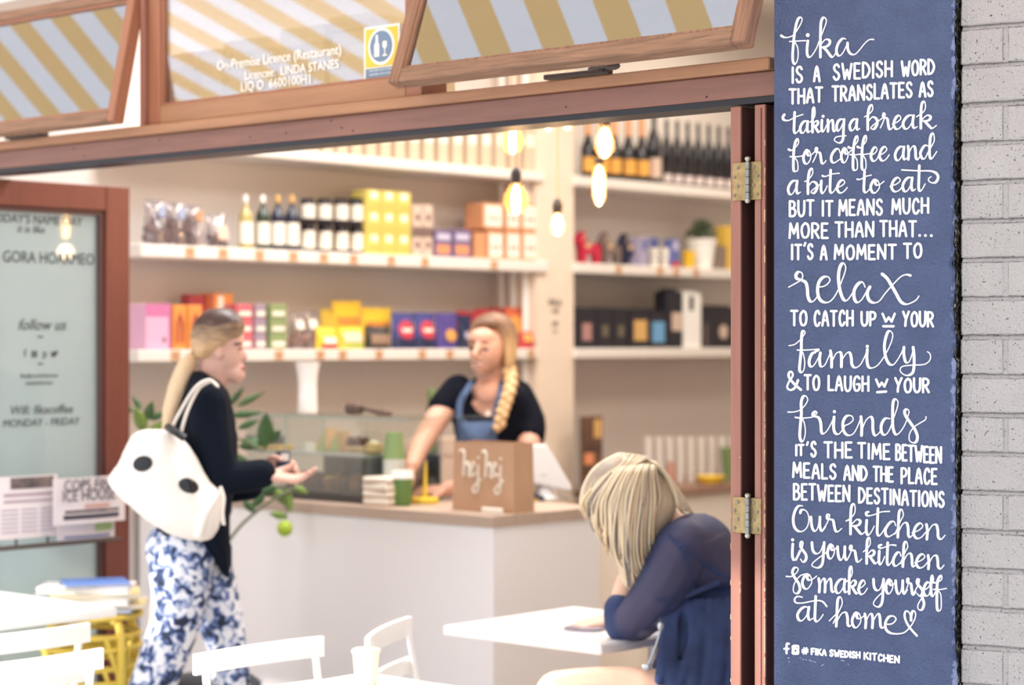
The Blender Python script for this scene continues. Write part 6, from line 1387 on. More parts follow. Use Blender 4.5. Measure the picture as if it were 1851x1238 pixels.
o = b.build('newspaper_rack', IRON, None, W(RKU, v0, z-.007), ANS, smooth=True); tag(o, 'thin dark wire newspaper rack fixed to the glass door', 'rack')
# ------------------------------------------------------------------ lemon tree in front of the counter
LEAF = mat('lemon_leaf', (70, 104, 62), .45, var=.25, vscale=10); LEAF2 = mat('young_leaf', (122, 150, 72), .45); BRA = mat('green_twig', (112, 116, 92), .6); LIMEC = mat('lime_peel', (168, 196, 58), .4, bump=.3, bscale=200)
def lf(r, px, py, L_, W_w, ang, D, m_, tilt=.3, lab=None):
    # leaf blade with mid fold; ang measured in the picture plane from upright
    S_ = D/F; c = PD(px, py, D)-r.location; n = 7; vs = []
    for i in range(n):
        t = i/(n-1); w = W_w/2*math.sin(math.pi*(t**.8))*S_; y = (t-.0)*L_*S_; dr = -.15*L_*S_*t*t
        for s in (-1, 0, 1): vs.append(Vector((s*w, (abs(s)*w*.35)+dr, y)))
    R = Euler((tilt, ang, 0)).to_matrix(); vs = [R@q+c for q in vs]
    fs = [(i*3+k, i*3+k+1, i*3+4+k, i*3+3+k) for i in range(n-1) for k in range(2)]
    b = MB(); b.add(vs, fs); o = b.build('leaf', m_, r, smooth='all'); md = o.modifiers.new('s', 'SOLIDIFY'); md.thickness = .0008; return o
pD = 7.1; p0 = PD(398, 619, pD); r = thing('lemon_tree', Vector((p0.x, p0.y, 0)), 0, 'young lemon tree in a pot in front of the counter, one green lime hanging', 'plant')
def T_(px, py, D=pD): return PD(px, py, D)-r.location
b = MB(); b.tube(smooth_path([(0, 0, .42), T_(404, 1100), T_(410, 985), T_(402, 880), T_(410, 790)], 4), [.010]*8+[.007]*9, 8)
b.tube(smooth_path([T_(408, 985), T_(440, 945), T_(490, 905), T_(530, 885)], 4), .0055, 8); b.tube(smooth_path([T_(408, 800), T_(440, 795), T_(478, 815), T_(482, 760)], 4), .004, 7)
b.tube(smooth_path([T_(404, 860), T_(330, 800), T_(262, 790), T_(262, 742)], 4), .004, 7); b.tube(smooth_path([T_(505, 900), T_(518, 920), T_(516, 944)], 4), .0028, 6); b.build('stems', BRA, r, smooth=True)
for q in ((478, 812, 76, 30, .10, LEAF), (482, 800, 40, 18, .9, LEAF), (470, 812, 46, 16, -1.1, LEAF), (425, 735, 62, 12, 1.1, LEAF), (415, 752, 60, 14, 1.45, LEAF), (428, 775, 48, 13, 1.2, LEAF), (430, 808, 60, 22, 1.35, LEAF), (452, 838, 54, 18, -1.2, LEAF), (412, 735, 50, 12, .7, LEAF),
          (262, 782, 52, 24, -.35, LEAF2), (264, 760, 40, 18, .35, LEAF), (240, 745, 36, 14, -1.0, LEAF), (268, 758, 38, 14, 1.2, LEAF), (255, 740, 30, 12, -.6, LEAF), (268, 790, 40, 20, .7, LEAF2),
          (496, 884, 44, 20, 2.5, LEAF2), (515, 880, 50, 18, 2.9, LEAF2), (500, 880, 40, 18, -1.9, LEAF), (530, 880, 30, 14, 2.0, LEAF2), (440, 905, 34, 16, 2.4, LEAF), (520, 934, 36, 15, -1.35, LEAF2), (478, 892, 40, 16, -2.4, LEAF)):
    lf(r, *q[:5], pD, q[5], tilt=random.uniform(-.5, .3))
b = MB(); c = T_(515, 955); s_ = pD/F; b.ell(c, (14*s_, 14*s_, 15*s_), n=20, m=14); b.build('lime_fruit', LIMEC, r, smooth='all')
b = MB(); b.lathe([(.10, 0), (.14, .30), (.15, .30), (.15, .33), (.13, .33), (.125, .30), (.001, .30)], 26, cap=False); b.build('plant_pot', mat('grey_planter', (190, 188, 186), .7), r, smooth=True)
b = MB(); b.lathe([(.124, .295), (.02, .31), (.001, .32)], 20); b.tube([(0, 0, .30), (0, 0, .44)], .011, 8); b.build('soil_and_trunk', mat('potting_soil', (70, 54, 44), .9), r)
# ------------------------------------------------------------------ people
def skinmat(name, c, c2):
    m = mat(name, c, .5, var=.12, vscale=9); b = m.node_tree.nodes['Principled BSDF']; b.inputs['Subsurface Weight'].default_value = .12; b.inputs['Subsurface Radius'].default_value = (.02, .008, .005); b.inputs['Subsurface Scale'].default_value = .4; return m
SK1 = skinmat('fair_skin', (222, 178, 162), 0); SK2 = skinmat('warm_skin', (214, 166, 146), 0); SK3 = skinmat('pale_skin', (236, 198, 176), 0)
LIP = mat('lip_colour', (184, 106, 104), .4); EYED = mat('eye_dark', (70, 54, 50), .3); TEETH = mat('teeth', (236, 228, 218), .3)
def hairmat(name, root, tip, z0, z1, sc=(60, 60, 6)):
    m = bpy.data.materials.new(name); m.use_nodes = True; n = m.node_tree.nodes; L = m.node_tree.links; P_ = n['Principled BSDF']; P_.inputs['Roughness'].default_value = .42
    g = n.new('ShaderNodeNewGeometry'); mp = n.new('ShaderNodeMapping'); mp.inputs['Scale'].default_value = sc; nz = n.new('ShaderNodeTexNoise'); nz.inputs['Scale'].default_value = 1.6; nz.inputs['Detail'].default_value = 5
    L.new(g.outputs['Position'], mp.inputs[0]); L.new(mp.outputs[0], nz.inputs[0])
    s = n.new('ShaderNodeSeparateXYZ'); L.new(g.outputs['Position'], s.inputs[0]); mr = n.new('ShaderNodeMapRange'); mr.inputs['From Min'].default_value = z1; mr.inputs['From Max'].default_value = z0; L.new(s.outputs[2], mr.inputs['Value'])
    ma = n.new('ShaderNodeMath'); ma.operation = 'MULTIPLY_ADD'; ma.inputs[1].default_value = .7; L.new(nz.outputs['Fac'], ma.inputs[0]); L.new(mr.outputs[0], ma.inputs[2])
    r = n.new('ShaderNodeValToRGB'); r.color_ramp.elements[0].position = .35; r.color_ramp.elements[0].color = rgb(*tip); r.color_ramp.elements[1].position = 1.1 if False else 1.0; r.color_ramp.elements[1].color = rgb(*root)
    L.new(ma.outputs[0], r.inputs[0]); L.new(r.outputs[0], P_.inputs['Base Color'])
    bp = n.new('ShaderNodeBump'); bp.inputs['Strength'].default_value = .7; bp.inputs['Distance'].default_value = .004; L.new(nz.outputs['Fac'], bp.inputs['Height']); L.new(bp.outputs[0], P_.inputs['Normal']); return m
def hand(b, w0, f, n, side, curl=(.35, .4, .45, .5), sc=1.0, thumb=.5, spread=.06):
    # w0 wrist, f towards the fingertips, n out of the back of the hand; fingers bend away from n
    f = Vector(f).normalized(); n = Vector(n); n = (n-f*n.dot(f)).normalized(); l = f.cross(n)*side; w0 = Vector(w0)
    M = Matrix((l, f, n)).transposed()
    b.ell(w0+f*.045*sc, (.038*sc, .052*sc, .015*sc), M); b.ell(w0+f*.06*sc, (.040*sc, .034*sc, .014*sc), M); b.ell(w0+f*.008*sc, (.026*sc, .03*sc, .018*sc), M)
    for k, (off, ln) in enumerate(((.029, .068), (.0095, .078), (-.010, .072), (-.028, .055))):
        p = w0+f*.084*sc+l*off*sc; a = 0; pts = [w0+f*.05*sc+l*off*.8*sc, p]; d0 = (f+l*(off*spread*20)).normalized()
        for sg, q in enumerate((.45, .3, .25)):
            a += curl[k]*(1.0, 1.1, .8)[sg]; d = d0*math.cos(a)-n*math.sin(a); p = p+d*ln*q*sc; pts.append(p.copy())
        b.limb(pts, [.0105*sc, .0098*sc, .0088*sc, .008*sc, .0068*sc], 8)
    p = w0+f*.018*sc+l*.026*sc; d = (f*.75+l*.75-n*.25).normalized(); p1 = p+d*.036*sc; d2 = (f*1.0+l*.35-n*thumb).normalized(); p2 = p1+d2*.03*sc; p3 = p2+(d2-n*.3).normalized()*.024*sc
    b.limb([p, p1, p2, p3], [.014*sc, .0125*sc, .0105*sc, .008*sc], 8)
# ---------------- customer with the white bag
CDp = 6.4; base = PD(330, 619, CDp); base = Vector((base.x, base.y, 0))
r = thing('person', base, 0, 'person with blonde ponytail in navy jacket and blue floral trousers, white bag on shoulder', 'person')
def C(px, py, d=0): return PD(px, py, CDp+d)-base
b = MB()
b.ell(C(390, 612), (.080, .070, .088)); b.ell(C(410, 637), (.050, .054, .066)); b.limb([C(398, 655), C(426, 676)], .030); b.ell(C(420, 612), (.036, .052, .05)); b.ell(C(440, 646, 0), (.014, .012, .012)); b.limb([C(434, 628), C(443, 646)], [.010, .010]); b.ell(C(435, 664), (.013, .020, .010)); b.ell(C(428, 677), (.020, .022, .017)); b.ell(C(397, 638, -.062), (.012, .008, .022), rotm(0, .2, 0))
b.limb([C(392, 655), C(382, 690), C(372, 722)], [.052, .048, .058]); b.limb([C(368, 735), C(352, 850), C(345, 960)], [(.08, .12), (.075, .11), (.09, .13)])
b.limb([C(372, 728, -.15), C(384, 800, -.17), C(398, 866, -.17), C(440, 864, -.15), C(482, 858, -.13)], [.048, .042, .036, .032, .026]); b.limb([C(372, 728, .15), C(392, 805, .17), C(405, 878, .17), C(450, 862, .14), C(480, 848, .08)], [.048, .042, .036, .032, .026])
b.limb([C(330, 990, -.06), C(312, 1100, -.07), C(288, 1195, -.06), C(245, 1310, -.05), C(205, 1415, -.03)], [.09, .07, .052, .045, .036]); b.limb([C(355, 990, .08), C(398, 1110, .10), C(414, 1205, .10), C(412, 1320, .10), C(405, 1470, .10)], [.09, .068, .052, .045, .036])
b.limb([C(205, 1415, -.03), C(215, 1460, -.03)], [.03, .026]); b.limb([C(405, 1470, .1), C(430, 1510, .09)], [.035, .03])
hand(b, C(480, 860, -.13), (.95, .15, -.12), (-.1, .15, -1), 1, (.25, .3, .35, .4), 1.0); hand(b, C(478, 848, .08), (.9, -.25, .05), (-.05, .75, .55), 1, (.5, .55, .6, .6), 1.0)
organic(b, 'body', SK1, r, voxel=.0055, it=3)
HM1 = hairmat('ponytail_hair', (74, 54, 50), (214, 178, 138), z_at(556, 6.4), z_at(628, 6.4), (14, 14, 50))
b = MB()
ol = smooth_poly([(342, 622), (345, 596), (356, 574), (376, 558), (402, 555), (426, 561), (440, 577), (443, 596), (432, 612), (418, 618), (408, 632), (392, 640), (372, 652), (353, 646)], 3)
puffy(b, ol, lambda x, y, h: C(x, y, h), .172, 2.2, .42); organic(b, 'hair', HM1, r, voxel=.005, it=3)
HM1b = hairmat('ponytail_ends', (190, 156, 120), (232, 204, 168), 3.2, 3.0, (70, 70, 5))
b = MB(); b.limb([C(350, 642, 0), C(336, 665, -.03), C(322, 700, -.05), C(308, 745, -.05), C(300, 782, -.05)], [.016, .030, .031, .026, .010]); b.limb([C(350, 645, 0), C(328, 680, -.01), C(316, 730, -.03), C(296, 770, -.03)], [.014, .024, .024, .008]); organic(b, 'ponytail', HM1b, r, voxel=.005, it=2)
b = MB(); b.tube([C(352+2*math.cos(t)*1, 641+8*math.sin(t), .016*math.cos(t)) for t in [k*.524 for k in range(13)]], .006, 8, cap=False); b.build('hair_tie', mat('black_elastic', (30, 30, 38), .6), r, smooth=True)
b = MB(); b.ell(C(436, 630, -.028), (.005, .007, .004)); b.limb([C(425, 622, -.047), C(437, 621, -.03)], .0028); b.build('eye_and_brow', EYED, r, smooth=True)
b = MB(); b.ell(C(440, 665, -.004), (.007, .016, .0065)); b.build('lips', LIP, r, smooth=True)
NAVY = mat('navy_jacket', (12, 20, 34), .85, spec=.15, bump=.4, bscale=25, var=.15, vscale=6)
b = MB()
jo = smooth_poly([(350, 668), (372, 672), (398, 690), (414, 706), (424, 745), (432, 800), (430, 850), (422, 900), (418, 950), (420, 1000), (417, 1042), (404, 1044), (388, 1018), (368, 1000), (328, 988), (268, 1000), (272, 976), (288, 930), (302, 860), (310, 800), (318, 745), (332, 700)], 2)
puffy(b, jo, lambda x, y, h: C(x, y, h), .33, 3.5, .42)
b.limb([C(372, 722, -.13), C(374, 720, .13)], .062); b.limb([C(376, 728, -.155), C(386, 800, -.175), C(398, 862, -.175)], [.066, .058, .056]); b.limb([C(398, 864, -.175), C(438, 862, -.155), C(473, 856, -.13)], [.056, .049, .046])
b.limb([C(372, 728, .15), C(394, 808, .17), C(408, 880, .17)], [.062, .055, .05]); b.limb([C(408, 882, .17), C(452, 880, .13)], [.05, .043])
b.limb([C(352, 684, .0), C(362, 682, -.045), C(388, 695, -.04)], .018); b.limb([C(352, 684, .0), C(362, 682, .045), C(388, 695, .04)], .018)
organic(b, 'jacket', NAVY, r, voxel=.0065, it=4)
m = bpy.data.materials.new('blue_floral_cotton'); m.use_nodes = True; n = m.node_tree.nodes; L = m.node_tree.links; P_ = n['Principled BSDF']; P_.inputs['Roughness'].default_value = .8
tcn = n.new('ShaderNodeTexCoord'); nz = n.new('ShaderNodeTexNoise'); nz.inputs['Scale'].default_value = 30; nz.inputs['Detail'].default_value = 5; nz.inputs['Distortion'].default_value = .8; L.new(tcn.outputs['Object'], nz.inputs[0])
cr = n.new('ShaderNodeValToRGB'); cr.color_ramp.interpolation = 'LINEAR'; e = cr.color_ramp.elements; e[0].position = .38; e[0].color = rgb(36, 46, 66); e[1].position = .60; e[1].color = rgb(238, 242, 252)
q = e.new(.44); q.color = rgb(74, 98, 156); q = e.new(.49); q.color = rgb(150, 168, 208); q = e.new(.54); q.color = rgb(236, 240, 250); L.new(nz.outputs['Fac'], cr.inputs[0]); L.new(cr.outputs[0], P_.inputs['Base Color'])
b = MB(); b.ell(C(330, 990, 0), (.115, .155, .10)); b.limb([C(328, 1000, -.07), C(326, 1060, -.075), C(318, 1120, -.075), C(290, 1200, -.06), C(248, 1310, -.05), C(208, 1405, -.03)], [.105, .094, .078, .073, .066, .06]); b.limb([C(358, 1000, .07), C(385, 1080, .09), C(408, 1160, .10), C(416, 1230, .10), C(415, 1330, .10), C(408, 1455, .10)], [.10, .082, .064, .062, .06, .058])
organic(b, 'trousers', m, r, voxel=.007, it=4)
SHO = mat('black_shoe', (32, 30, 34), .4)
b = MB(); b.limb([C(222, 1478, -.03), C(255, 1522, -.03)], [.036, .030]); q = C(255, 1522, -.03); b.ell((q.x+.01, q.y, .035), (.05, .04, .03)); organic(b, 'shoe', SHO, r, voxel=.006, it=2)
b = MB(); q = C(420, 1500, .1); b.limb([(q.x-.06, q.y, .045), (q.x+.12, q.y, .036)], [.045, .033]); b.limb([(q.x-.05, q.y, .06), (q.x-.03, q.y, .10)], [.04, .04]); organic(b, 'shoe', SHO, r, voxel=.006, it=2)
b = MB(); q = C(512, 832, .02); b.cbox(q.x-.022, q.x+.022, q.y-.004, q.y+.004, q.z-.028, q.z+.028, .003)
o = b.build('phone', mat('phone_navy', (40, 56, 86), .3), None, base); tag(o, 'small dark blue phone held in the customer\'s far hand', 'phone')
b = MB(); b.box(q.x-.006, q.x+.018, q.y-.0045, q.y-.0042, q.z-.002, q.z+.022); b.build('white_phone_patch', WHITE, o)  # plain white patch on the phone face
# white bag on the shoulder
BAGM = mat('white_cotton_canvas', (246, 240, 234), .75, bump=.5, bscale=9, var=.02); bb_ = C(300, 870, -.24)+base; rb = thing('shoulder_bag', bb_, 0, 'big soft white shoulder bag with two black oval patches on the customer\'s back', 'bag')
def Cb(px, py, d=0): return PD(px, py, CDp+d)-bb_
b = MB(); bo = smooth_poly([(193, 866), (212, 838), (235, 790), (262, 775), (300, 774), (322, 784), (348, 812), (366, 845), (382, 872), (398, 886), (404, 905), (402, 935), (393, 962), (376, 978), (350, 979), (310, 968), (270, 945), (230, 912), (205, 888)], 3)
puffy(b, bo, lambda x, y, h: Cb(x, y, -.24+h+(x-300)*.0003), .21, 3, .45); b.limb([Cb(300, 790, -.30), Cb(335, 860, -.335), Cb(352, 940, -.30)], [.012, .016, .012]); b.limb([Cb(395, 890, -.27), Cb(372, 925, -.33), Cb(360, 970, -.29)], [.010, .014, .010]); b.limb([Cb(215, 850, -.28), Cb(245, 900, -.31), Cb(300, 950, -.31)], [.008, .010, .008])
bagb = organic(b, 'bag_body', BAGM, rb, voxel=.006, it=5)
BLKP = mat('black_patch', (22, 26, 32), .35)
for (px, py, rx, ry, a) in ((258, 838, 18, 14, -.25), (341, 878, 19, 13, .35)): surf_patch(bagb, disc_grid(lambda x, y: Cb(x, y, -.24), px, py, rx, ry, a, 13), 'oval_patch', BLKP, rb, .002)
for (dx, dd) in ((0, -.02), (20, .0)):
    b = MB(); b.tube(smooth_path([Cb(305+dx, 784, -.30), Cb(325+dx*.7, 745, -.29), Cb(352+dx*.3, 702, -.265+dd), Cb(376, 687, -.225+dd), Cb(392, 696, -.21)] if dx == 0 else [Cb(325, 790, -.31), Cb(338, 745, -.30), Cb(358, 704, -.27), Cb(378, 690, -.235)], 5), .013, 10, flat=.35, ref=(0, 1, 0)); b.build('strap', BAGM, rb, smooth=True)
b = MB(); b.tube(smooth_path([Cb(303, 772, -.30), Cb(316, 780, -.33), Cb(334, 792, -.33)], 4), .012, 8); b.build('dark_binding', BLKP, rb, smooth=True)
b = MB(); b.tube(smooth_path([Cb(398, 880, -.27), Cb(404, 900, -.28), Cb(402, 925, -.28), Cb(404, 948, -.27)], 4), .008, 8, flat=.5); b.build('draw_cord', BAGM, rb, smooth=True)
# ---------------- barista
BDp = 7.47; base2 = PD(880, 619, BDp+.02); base2 = Vector((base2.x, base2.y, 0))
r = thing('person', base2, 0, 'smiling person with blonde side braid in navy t-shirt and denim apron behind the counter', 'person')
def Bq(px, py, d=0): return PD(px, py, BDp+d)-base2
b = MB()
b.ell(Bq(892, 616, .03), (.078, .09, .095)); b.ell(Bq(878, 634, -.045), (.060, .058, .078)); b.ell(Bq(870, 660, -.055), (.036, .038, .032)); b.ell(Bq(868, 671, -.062), (.020, .020, .016)); b.limb([Bq(864, 624, -.100), Bq(858, 641, -.120)], [.009, .012]); b.ell(Bq(886, 648, -.075), (.022, .02, .018)); b.ell(Bq(862, 648, -.085), (.018, .018, .015)); b.ell(Bq(872, 610, -.07), (.048, .035, .035))
b.limb([Bq(888, 660, .02), Bq(888, 700, .03)], [.052, .052]); b.ell(Bq(885, 712, -.012), (.058, .040, .048)); b.limb([Bq(888, 720, .04), Bq(888, 860, .10), Bq(892, 960, .22)], [(.14, .08), (.12, .09), (.14, .1)])
b.limb([Bq(834, 712, .05), Bq(800, 744, -.02), Bq(770, 788, -.10)], [.048, .045, .041]); b.limb([Bq(770, 788, -.10), Bq(756, 812, -.20), Bq(744, 842, -.31)], [.043, .036, .026])
b.limb([Bq(940, 718, .05), Bq(958, 765, .0), Bq(955, 812, -.06)], [.044, .046, .042]); b.limb([Bq(955, 812, -.06), Bq(885, 862, -.13), Bq(806, 884, -.17)], [.042, .036, .027])
for s_ in (-1, 1): b.limb([Bq(888+s_*28, 965, .22), Bq(888+s_*30, 1160, .24), Bq(888+s_*32, 1400, .26)], [.09, .06, .045])
hand(b, Bq(744, 842, -.31), (-.5, -.12, -.45), (.1, -.35, .8), -1, (.25, .35, .4, .5), 1.0); hand(b, Bq(806, 884, -.17), (-1, -.1, -.05), (0, -.3, 1), -1, (.25, .3, .35, .4), .95)
bod = organic(b, 'body', SK2, r, voxel=.0055, it=3)
TSH = mat('black_navy_cotton', (10, 14, 28), .85, spec=.15, bump=.3, bscale=30)
b = MB(); to = smooth_poly([(838, 686), (853, 700), (858, 722), (868, 738), (882, 744), (897, 738), (910, 718), (918, 692), (936, 694), (954, 706), (960, 740), (945, 790), (935, 830), (935, 980), (830, 980), (828, 840), (822, 790), (812, 745), (812, 710), (822, 692)], 2)
puffy(b, to, lambda x, y, h: Bq(x, y, h+.045+max(0, y-840)*.0011), .215, 3.2, .38); b.ell(Bq(890, 712, .085), (.12, .04, .07))
b.limb([Bq(828, 704, .04), Bq(800, 736, -.01)], [.057, .054]); b.limb([Bq(938, 712, .04), Bq(958, 760, .01), Bq(958, 788, -.02)], [.052, .056, .056]); organic(b, 't_shirt', TSH, r, voxel=.0065, it=4)
DEN = mat('denim', (74, 96, 132), .85, bump=.5, bscale=90, var=.15, vscale=20)
b = MB(); ao = smooth_poly([(824, 748), (836, 750), (840, 757), (866, 760), (892, 757), (900, 748), (903, 790), (910, 900), (912, 1000), (826, 1000), (826, 850), (824, 790)], 2)
puffy(b, ao, lambda x, y, h: Bq(x, y, h+.02-.02*math.cos((x-868)/45)+max(0, y-840)*.0011), .225, 3, .30); organic(b, 'denim_apron', DEN, r, voxel=.0065, it=3)
for P_ in ([Bq(853, 690, -.02), Bq(842, 708, -.075), Bq(832, 728, -.085), Bq(830, 755, -.09)], [Bq(908, 690, -.02), Bq(905, 712, -.075), Bq(899, 732, -.085), Bq(897, 755, -.09)]):
    b = MB(); b.tube(smooth_path(P_, 5), .012, 10, flat=.35, ref=(1, 0, 0)); b.build('apron_strap', DEN, r, smooth=True)
b = MB(); q = Bq(882, 747, -.085); b.lathe([(.010, 0), (.010, .004)], 16, q, R90); b.build('round_badge', LBL, r)
HM2 = hairmat('barista_hair', (116, 88, 70), (206, 172, 126), z_at(560, 7.35), z_at(640, 7.35), (55, 55, 10))
b = MB(); ho = smooth_poly([(846, 632), (845, 604), (854, 582), (872, 567), (892, 563), (914, 572), (929, 594), (935, 625), (934, 652), (926, 674), (914, 682), (909, 660), (906, 634), (900, 612), (888, 598), (874, 594), (862, 600), (854, 614)], 3)
puffy(b, ho, lambda x, y, h: Bq(x, y, h+.005), .135, 2.2, .45); b.ell(Bq(893, 612, .05), (.088, .09, .098)); b.ell(Bq(888, 584, .0), (.066, .075, .034)); organic(b, 'hair', HM2, r, voxel=.005, it=3)
b = MB(); BP = [Bq(920, 668, -.03), Bq(924, 688, -.06), Bq(920, 710, -.09), Bq(913, 732, -.10), Bq(907, 752, -.11), Bq(902, 774, -.11)]; P2 = smooth_path(BP, 3)
for k, p_ in enumerate(P2): b.ell(p_+Vector(((-1)**k*.009, -.004, 0)), (.021-.0006*k, .017, .019), rotm(0, (-1)**k*.7, 0), 12, 8)
organic(b, 'braid', HM2, r, voxel=.0042, it=1)
fp = lambda x, y: Bq(x, y, -.1)
for (x, y) in ((852, 629), (877, 631)):
    surf_patch(bod, disc_grid(fp, x, y, 6.2, 3.0, .08), 'eye', EYED, r, .0012); surf_patch(bod, disc_grid(fp, x-.5, y-11, 8.0, 1.7, -.14 if x < 860 else .12), 'eyebrow', mat('brow_brown', (132, 98, 80), .7), r, .0012)
surf_patch(bod, disc_grid(fp, 866, 658, 9.5, 4.0, .02), 'lips', LIP, r, .0014); surf_patch(bod, disc_grid(fp, 866, 657.5, 7, 1.9, .02), 'teeth', TEETH, r, .0024)
# ---------------- woman bent over the table
WDp = 5.65; base3 = PD(1270, 619, WDp+.02); base3 = Vector((base3.x, base3.y, 0))
r = thing('person', base3, 0, 'seated person in sheer navy blouse leaning on the table, long blonde hair over face', 'person')
def V(px, py, d=0): return PD(px, py, WDp+d)-base3
b = MB(); b.ell(V(1140, 900, .02), (.095, .075, .105)); b.ell(V(1105, 935, .02), (.05, .055, .075), rotm(0, -.6, 0)); b.limb([V(1165, 925, .03), V(1215, 960, .04)], [.055, .06]); b.limb([V(1240, 990, .03), V(1275, 1100, .03), V(1275, 1290, .03)], [(.12, .09), (.12, .10), (.14, .12)])
b.limb([V(1232, 992, -.10), V(1185, 1070, -.12), V(1128, 1128, -.0)], [.060, .050, .040]); b.limb([V(1128, 1130, .0), V(1124, 1090, .02), V(1132, 1045, .03)], [.038, .034, .026]); b.limb([V(1240, 990, .16), V(1180, 1080, .22), V(1130, 1128, .22)], [.055, .045, .036]); b.limb([V(1130, 1128, .20), V(1105, 1124, .20)], [.034, .026])
hand(b, V(1132, 1045, .03), (.05, .05, 1), (-1, .0, .1), 1, (.3, .3, .3, .3)); hand(b, V(1108, 1121, .20), (-1, -.1, -.15), (0, -.2, 1), 1, (.2, .2, .25, .3), .95)
b.limb([V(1290, 1300, -.07), V(1150, 1262, -.12), V(1010, 1256, -.14)], [.105, .085, .066]); b.limb([V(1010, 1256, -.14), V(1020, 1400, -.10), V(1030, 1600, -.05)], [.06, .05, .04]); b.limb([V(1290, 1300, .12), V(1150, 1275, .16), V(1040, 1270, .16)], [.10, .08, .06]); b.limb([V(1040, 1270, .16), V(1050, 1420, .16), V(1060, 1600, .16)], [.06, .05, .04])
for q in (V(1030, 1610, -.05), V(1060, 1610, .16)): b.limb([(q.x, q.y, .05), (q.x-.13, q.y, .03)], [.042, .03])
organic(b, 'body', SK3, r, voxel=.0065, it=3)
SHEER = mat('sheer_navy_voile', (52, 62, 104), .7, bump=.3, bscale=60, alpha=.80, var=.12, vscale=7); NV2 = mat('navy_blouse_cloth', (42, 60, 104), .75, bump=.8, bscale=12, var=.3, vscale=14)
b = MB(); wo = smooth_poly([(1206, 958), (1230, 930), (1270, 925), (1315, 950), (1340, 1010), (1345, 1080), (1200, 1080), (1196, 1020)], 2)
puffy(b, wo, lambda x, y, h: V(x, y, h+.03), .33, 3.5, .42); b.limb([V(1236, 990, -.105), V(1192, 1070, -.125), V(1150, 1120, -.05)], [.080, .071, .060]); b.limb([V(1150, 1122, -.04), V(1124, 1124, .0)], [.058, .048]); b.limb([V(1240, 990, .16), V(1180, 1080, .22), V(1140, 1124, .22)], [.068, .056, .048]); organic(b, 'sheer_blouse', SHEER, r, voxel=.0075, it=4)
b = MB(); b.limb([V(1126, 1128, .0), V(1121, 1102, .01)], [.052, .047]); organic(b, 'rolled_cuff', NV2, r, voxel=.006, it=2)
b = MB(); wo = smooth_poly([(1196, 1068), (1240, 1056), (1300, 1050), (1350, 1046), (1368, 1140), (1385, 1260), (1390, 1340), (1200, 1350), (1150, 1320), (1162, 1240), (1182, 1190), (1196, 1140)], 2)
puffy(b, wo, lambda x, y, h: V(x, y, h+.02), .36, 4, .42)
rr = random.Random(9)
for k in range(12): x0 = 1200+k*14; b.limb([V(x0, 1080, -.14), V(x0+rr.uniform(-10, 10), 1160, -.165), V(x0-10+rr.uniform(-14, 14), 1260, -.165)], [.006, .014, .012])
organic(b, 'navy_blouse', NV2, r, voxel=.0075, it=3)
for P_ in ([V(1208, 968, -.155), V(1250, 1000, -.165), V(1290, 1030, -.15), V(1330, 1050, -.10)], [V(1228, 985, -.18), V(1248, 1030, -.15), V(1254, 1072, -.15)], [V(1188, 1085, -.17), V(1230, 1080, -.16), V(1300, 1052, -.15)]):
    b = MB(); b.tube(smooth_path(P_, 5), .008, 8, flat=.5); b.build('seam_band', NV2, r, smooth=True)
b = MB(); b.tube(smooth_path([V(1196, 1130, -.19), V(1186, 1165, -.19), V(1172, 1200, -.18)], 4), .0025, 6); b.ell(V(1170, 1206, -.18), (.014, .005, .010)); b.ell(V(1194, 1132, -.195), (.008, .004, .012)); b.build('silver_pendant', mat('silver', (200, 206, 214), .25, metal=.8), r, smooth=True)
HM3 = hairmat('long_blonde_hair', (164, 150, 134), (222, 204, 174), z_at(815, 5.65), z_at(930, 5.65), (50, 50, 8))
b = MB(); ho = smooth_poly([(1052, 905), (1056, 876), (1074, 846), (1106, 825), (1148, 821), (1186, 838), (1214, 872), (1226, 910), (1212, 944), (1196, 975), (1182, 1015), (1168, 1045), (1148, 1066), (1128, 1062), (1116, 1030), (1106, 990), (1090, 962), (1068, 945), (1053, 925)], 3)
puffy(b, ho, lambda x, y, h: V(x, y, h-.01), .20, 3, .45); organic(b, 'hair', HM3, r, voxel=.006, it=3)
BL1 = mat('platinum_strand', (238, 222, 192), .4); BL2 = mat('ash_strand', (150, 140, 138), .4); BL3 = mat('honey_strand', (216, 190, 150), .4)
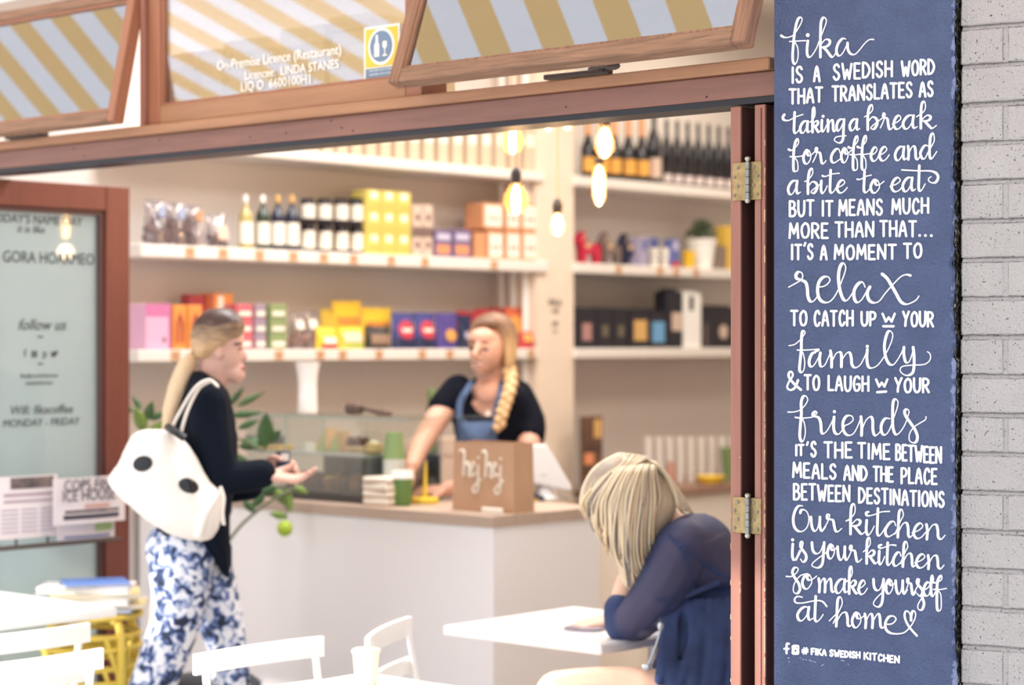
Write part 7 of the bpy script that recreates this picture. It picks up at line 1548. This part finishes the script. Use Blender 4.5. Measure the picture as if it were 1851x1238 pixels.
def strands(nm, m_, n_, seed, r0):
    rr = random.Random(seed); b = MB()
    for k in range(n_):
        t = k/(n_-1); jx = rr.uniform(-9, 9); cv = rr.uniform(-5, 5); dz = rr.uniform(-.012, .012)
        tip_y = (938+t*165 if t < .6 else 1072-(t-.6)*250)+rr.uniform(-30, 16); d0 = -.035-.055*math.sin(t*math.pi)+dz; ex = 1062+t*122+jx
        P_ = [V(1140+t*40+jx, 826+t*12, -.04), V(1106+t*74+jx, 852, d0-.045), V(1062+t*128+jx, 900, d0-.06), V(ex-2+cv, 900+(tip_y-900)*.5, d0-.055), V(ex+cv*.5, 900+(tip_y-900)*.8, d0-.04), V(ex+8-cv, tip_y, d0-.02)]
        b.tube(smooth_path(P_, 4), [r0*.5]*2+[r0]*14+[r0*.8]*3+[r0*.3]*2, 6)
    b.build(nm, m_, r, smooth='all')['kind'] = 'stuff'
strands('hair_strands', BL1, 120, 1, .0032); strands('ash_hair_strands', BL2, 40, 2, .0028); strands('honey_hair_strands', BL3, 70, 3, .003)
def crown(nm, m_, n_, seed):
    rr = random.Random(seed); b = MB()
    for k in range(n_):
        t = rr.random(); jj = rr.uniform(-1, 1); j = lambda a: jj*a
        P_ = [V(1150+j(25), 822+j(4), -.02-.05*t), V(1112+j(6)+t*20, 826+t*16+j(3), -.02-.09*t), V(1076+t*22+j(5), 850+t*18+j(4), -.01-.10*t), V(1056+t*24+j(5), 890+j(8), -.01-.10*t), V(1052+t*22+j(6), 930+j(12), -.01-.09*t)]
        b.tube(smooth_path(P_, 4), [.0015]*2+[.0032]*13+[.0012]*2, 5)
    b.build(nm, m_, r, smooth='all')['kind'] = 'stuff'
crown('crown_strands', BL1, 150, 11); crown('ash_crown_strands', BL2, 50, 12); crown('honey_crown_strands', BL3, 80, 13)
b = MB(); rr = random.Random(4)
for k in range(12): b.tube(smooth_path([V(1150+k*3, 824+k, -.04), V(1195+k*2, 845+k*3, -.07), V(1225+rr.uniform(-5, 5), 885+k*3, -.06), V(1250+rr.uniform(-12, 6), 918+rr.uniform(-8, 14), -.03)], 4), [.004]*11+[.002]*2, 6)
b.build('platinum_side_strands', BL1, r, smooth='all')['kind'] = 'stuff'
cc = uv(V(1290, 1300, .02)+base3); chair('bistro_chair', W(cc[0]+.30, cc[1], 0), ANS, 'white slatted bistro chair under the seated woman', .80)
# keep the camera where it stands
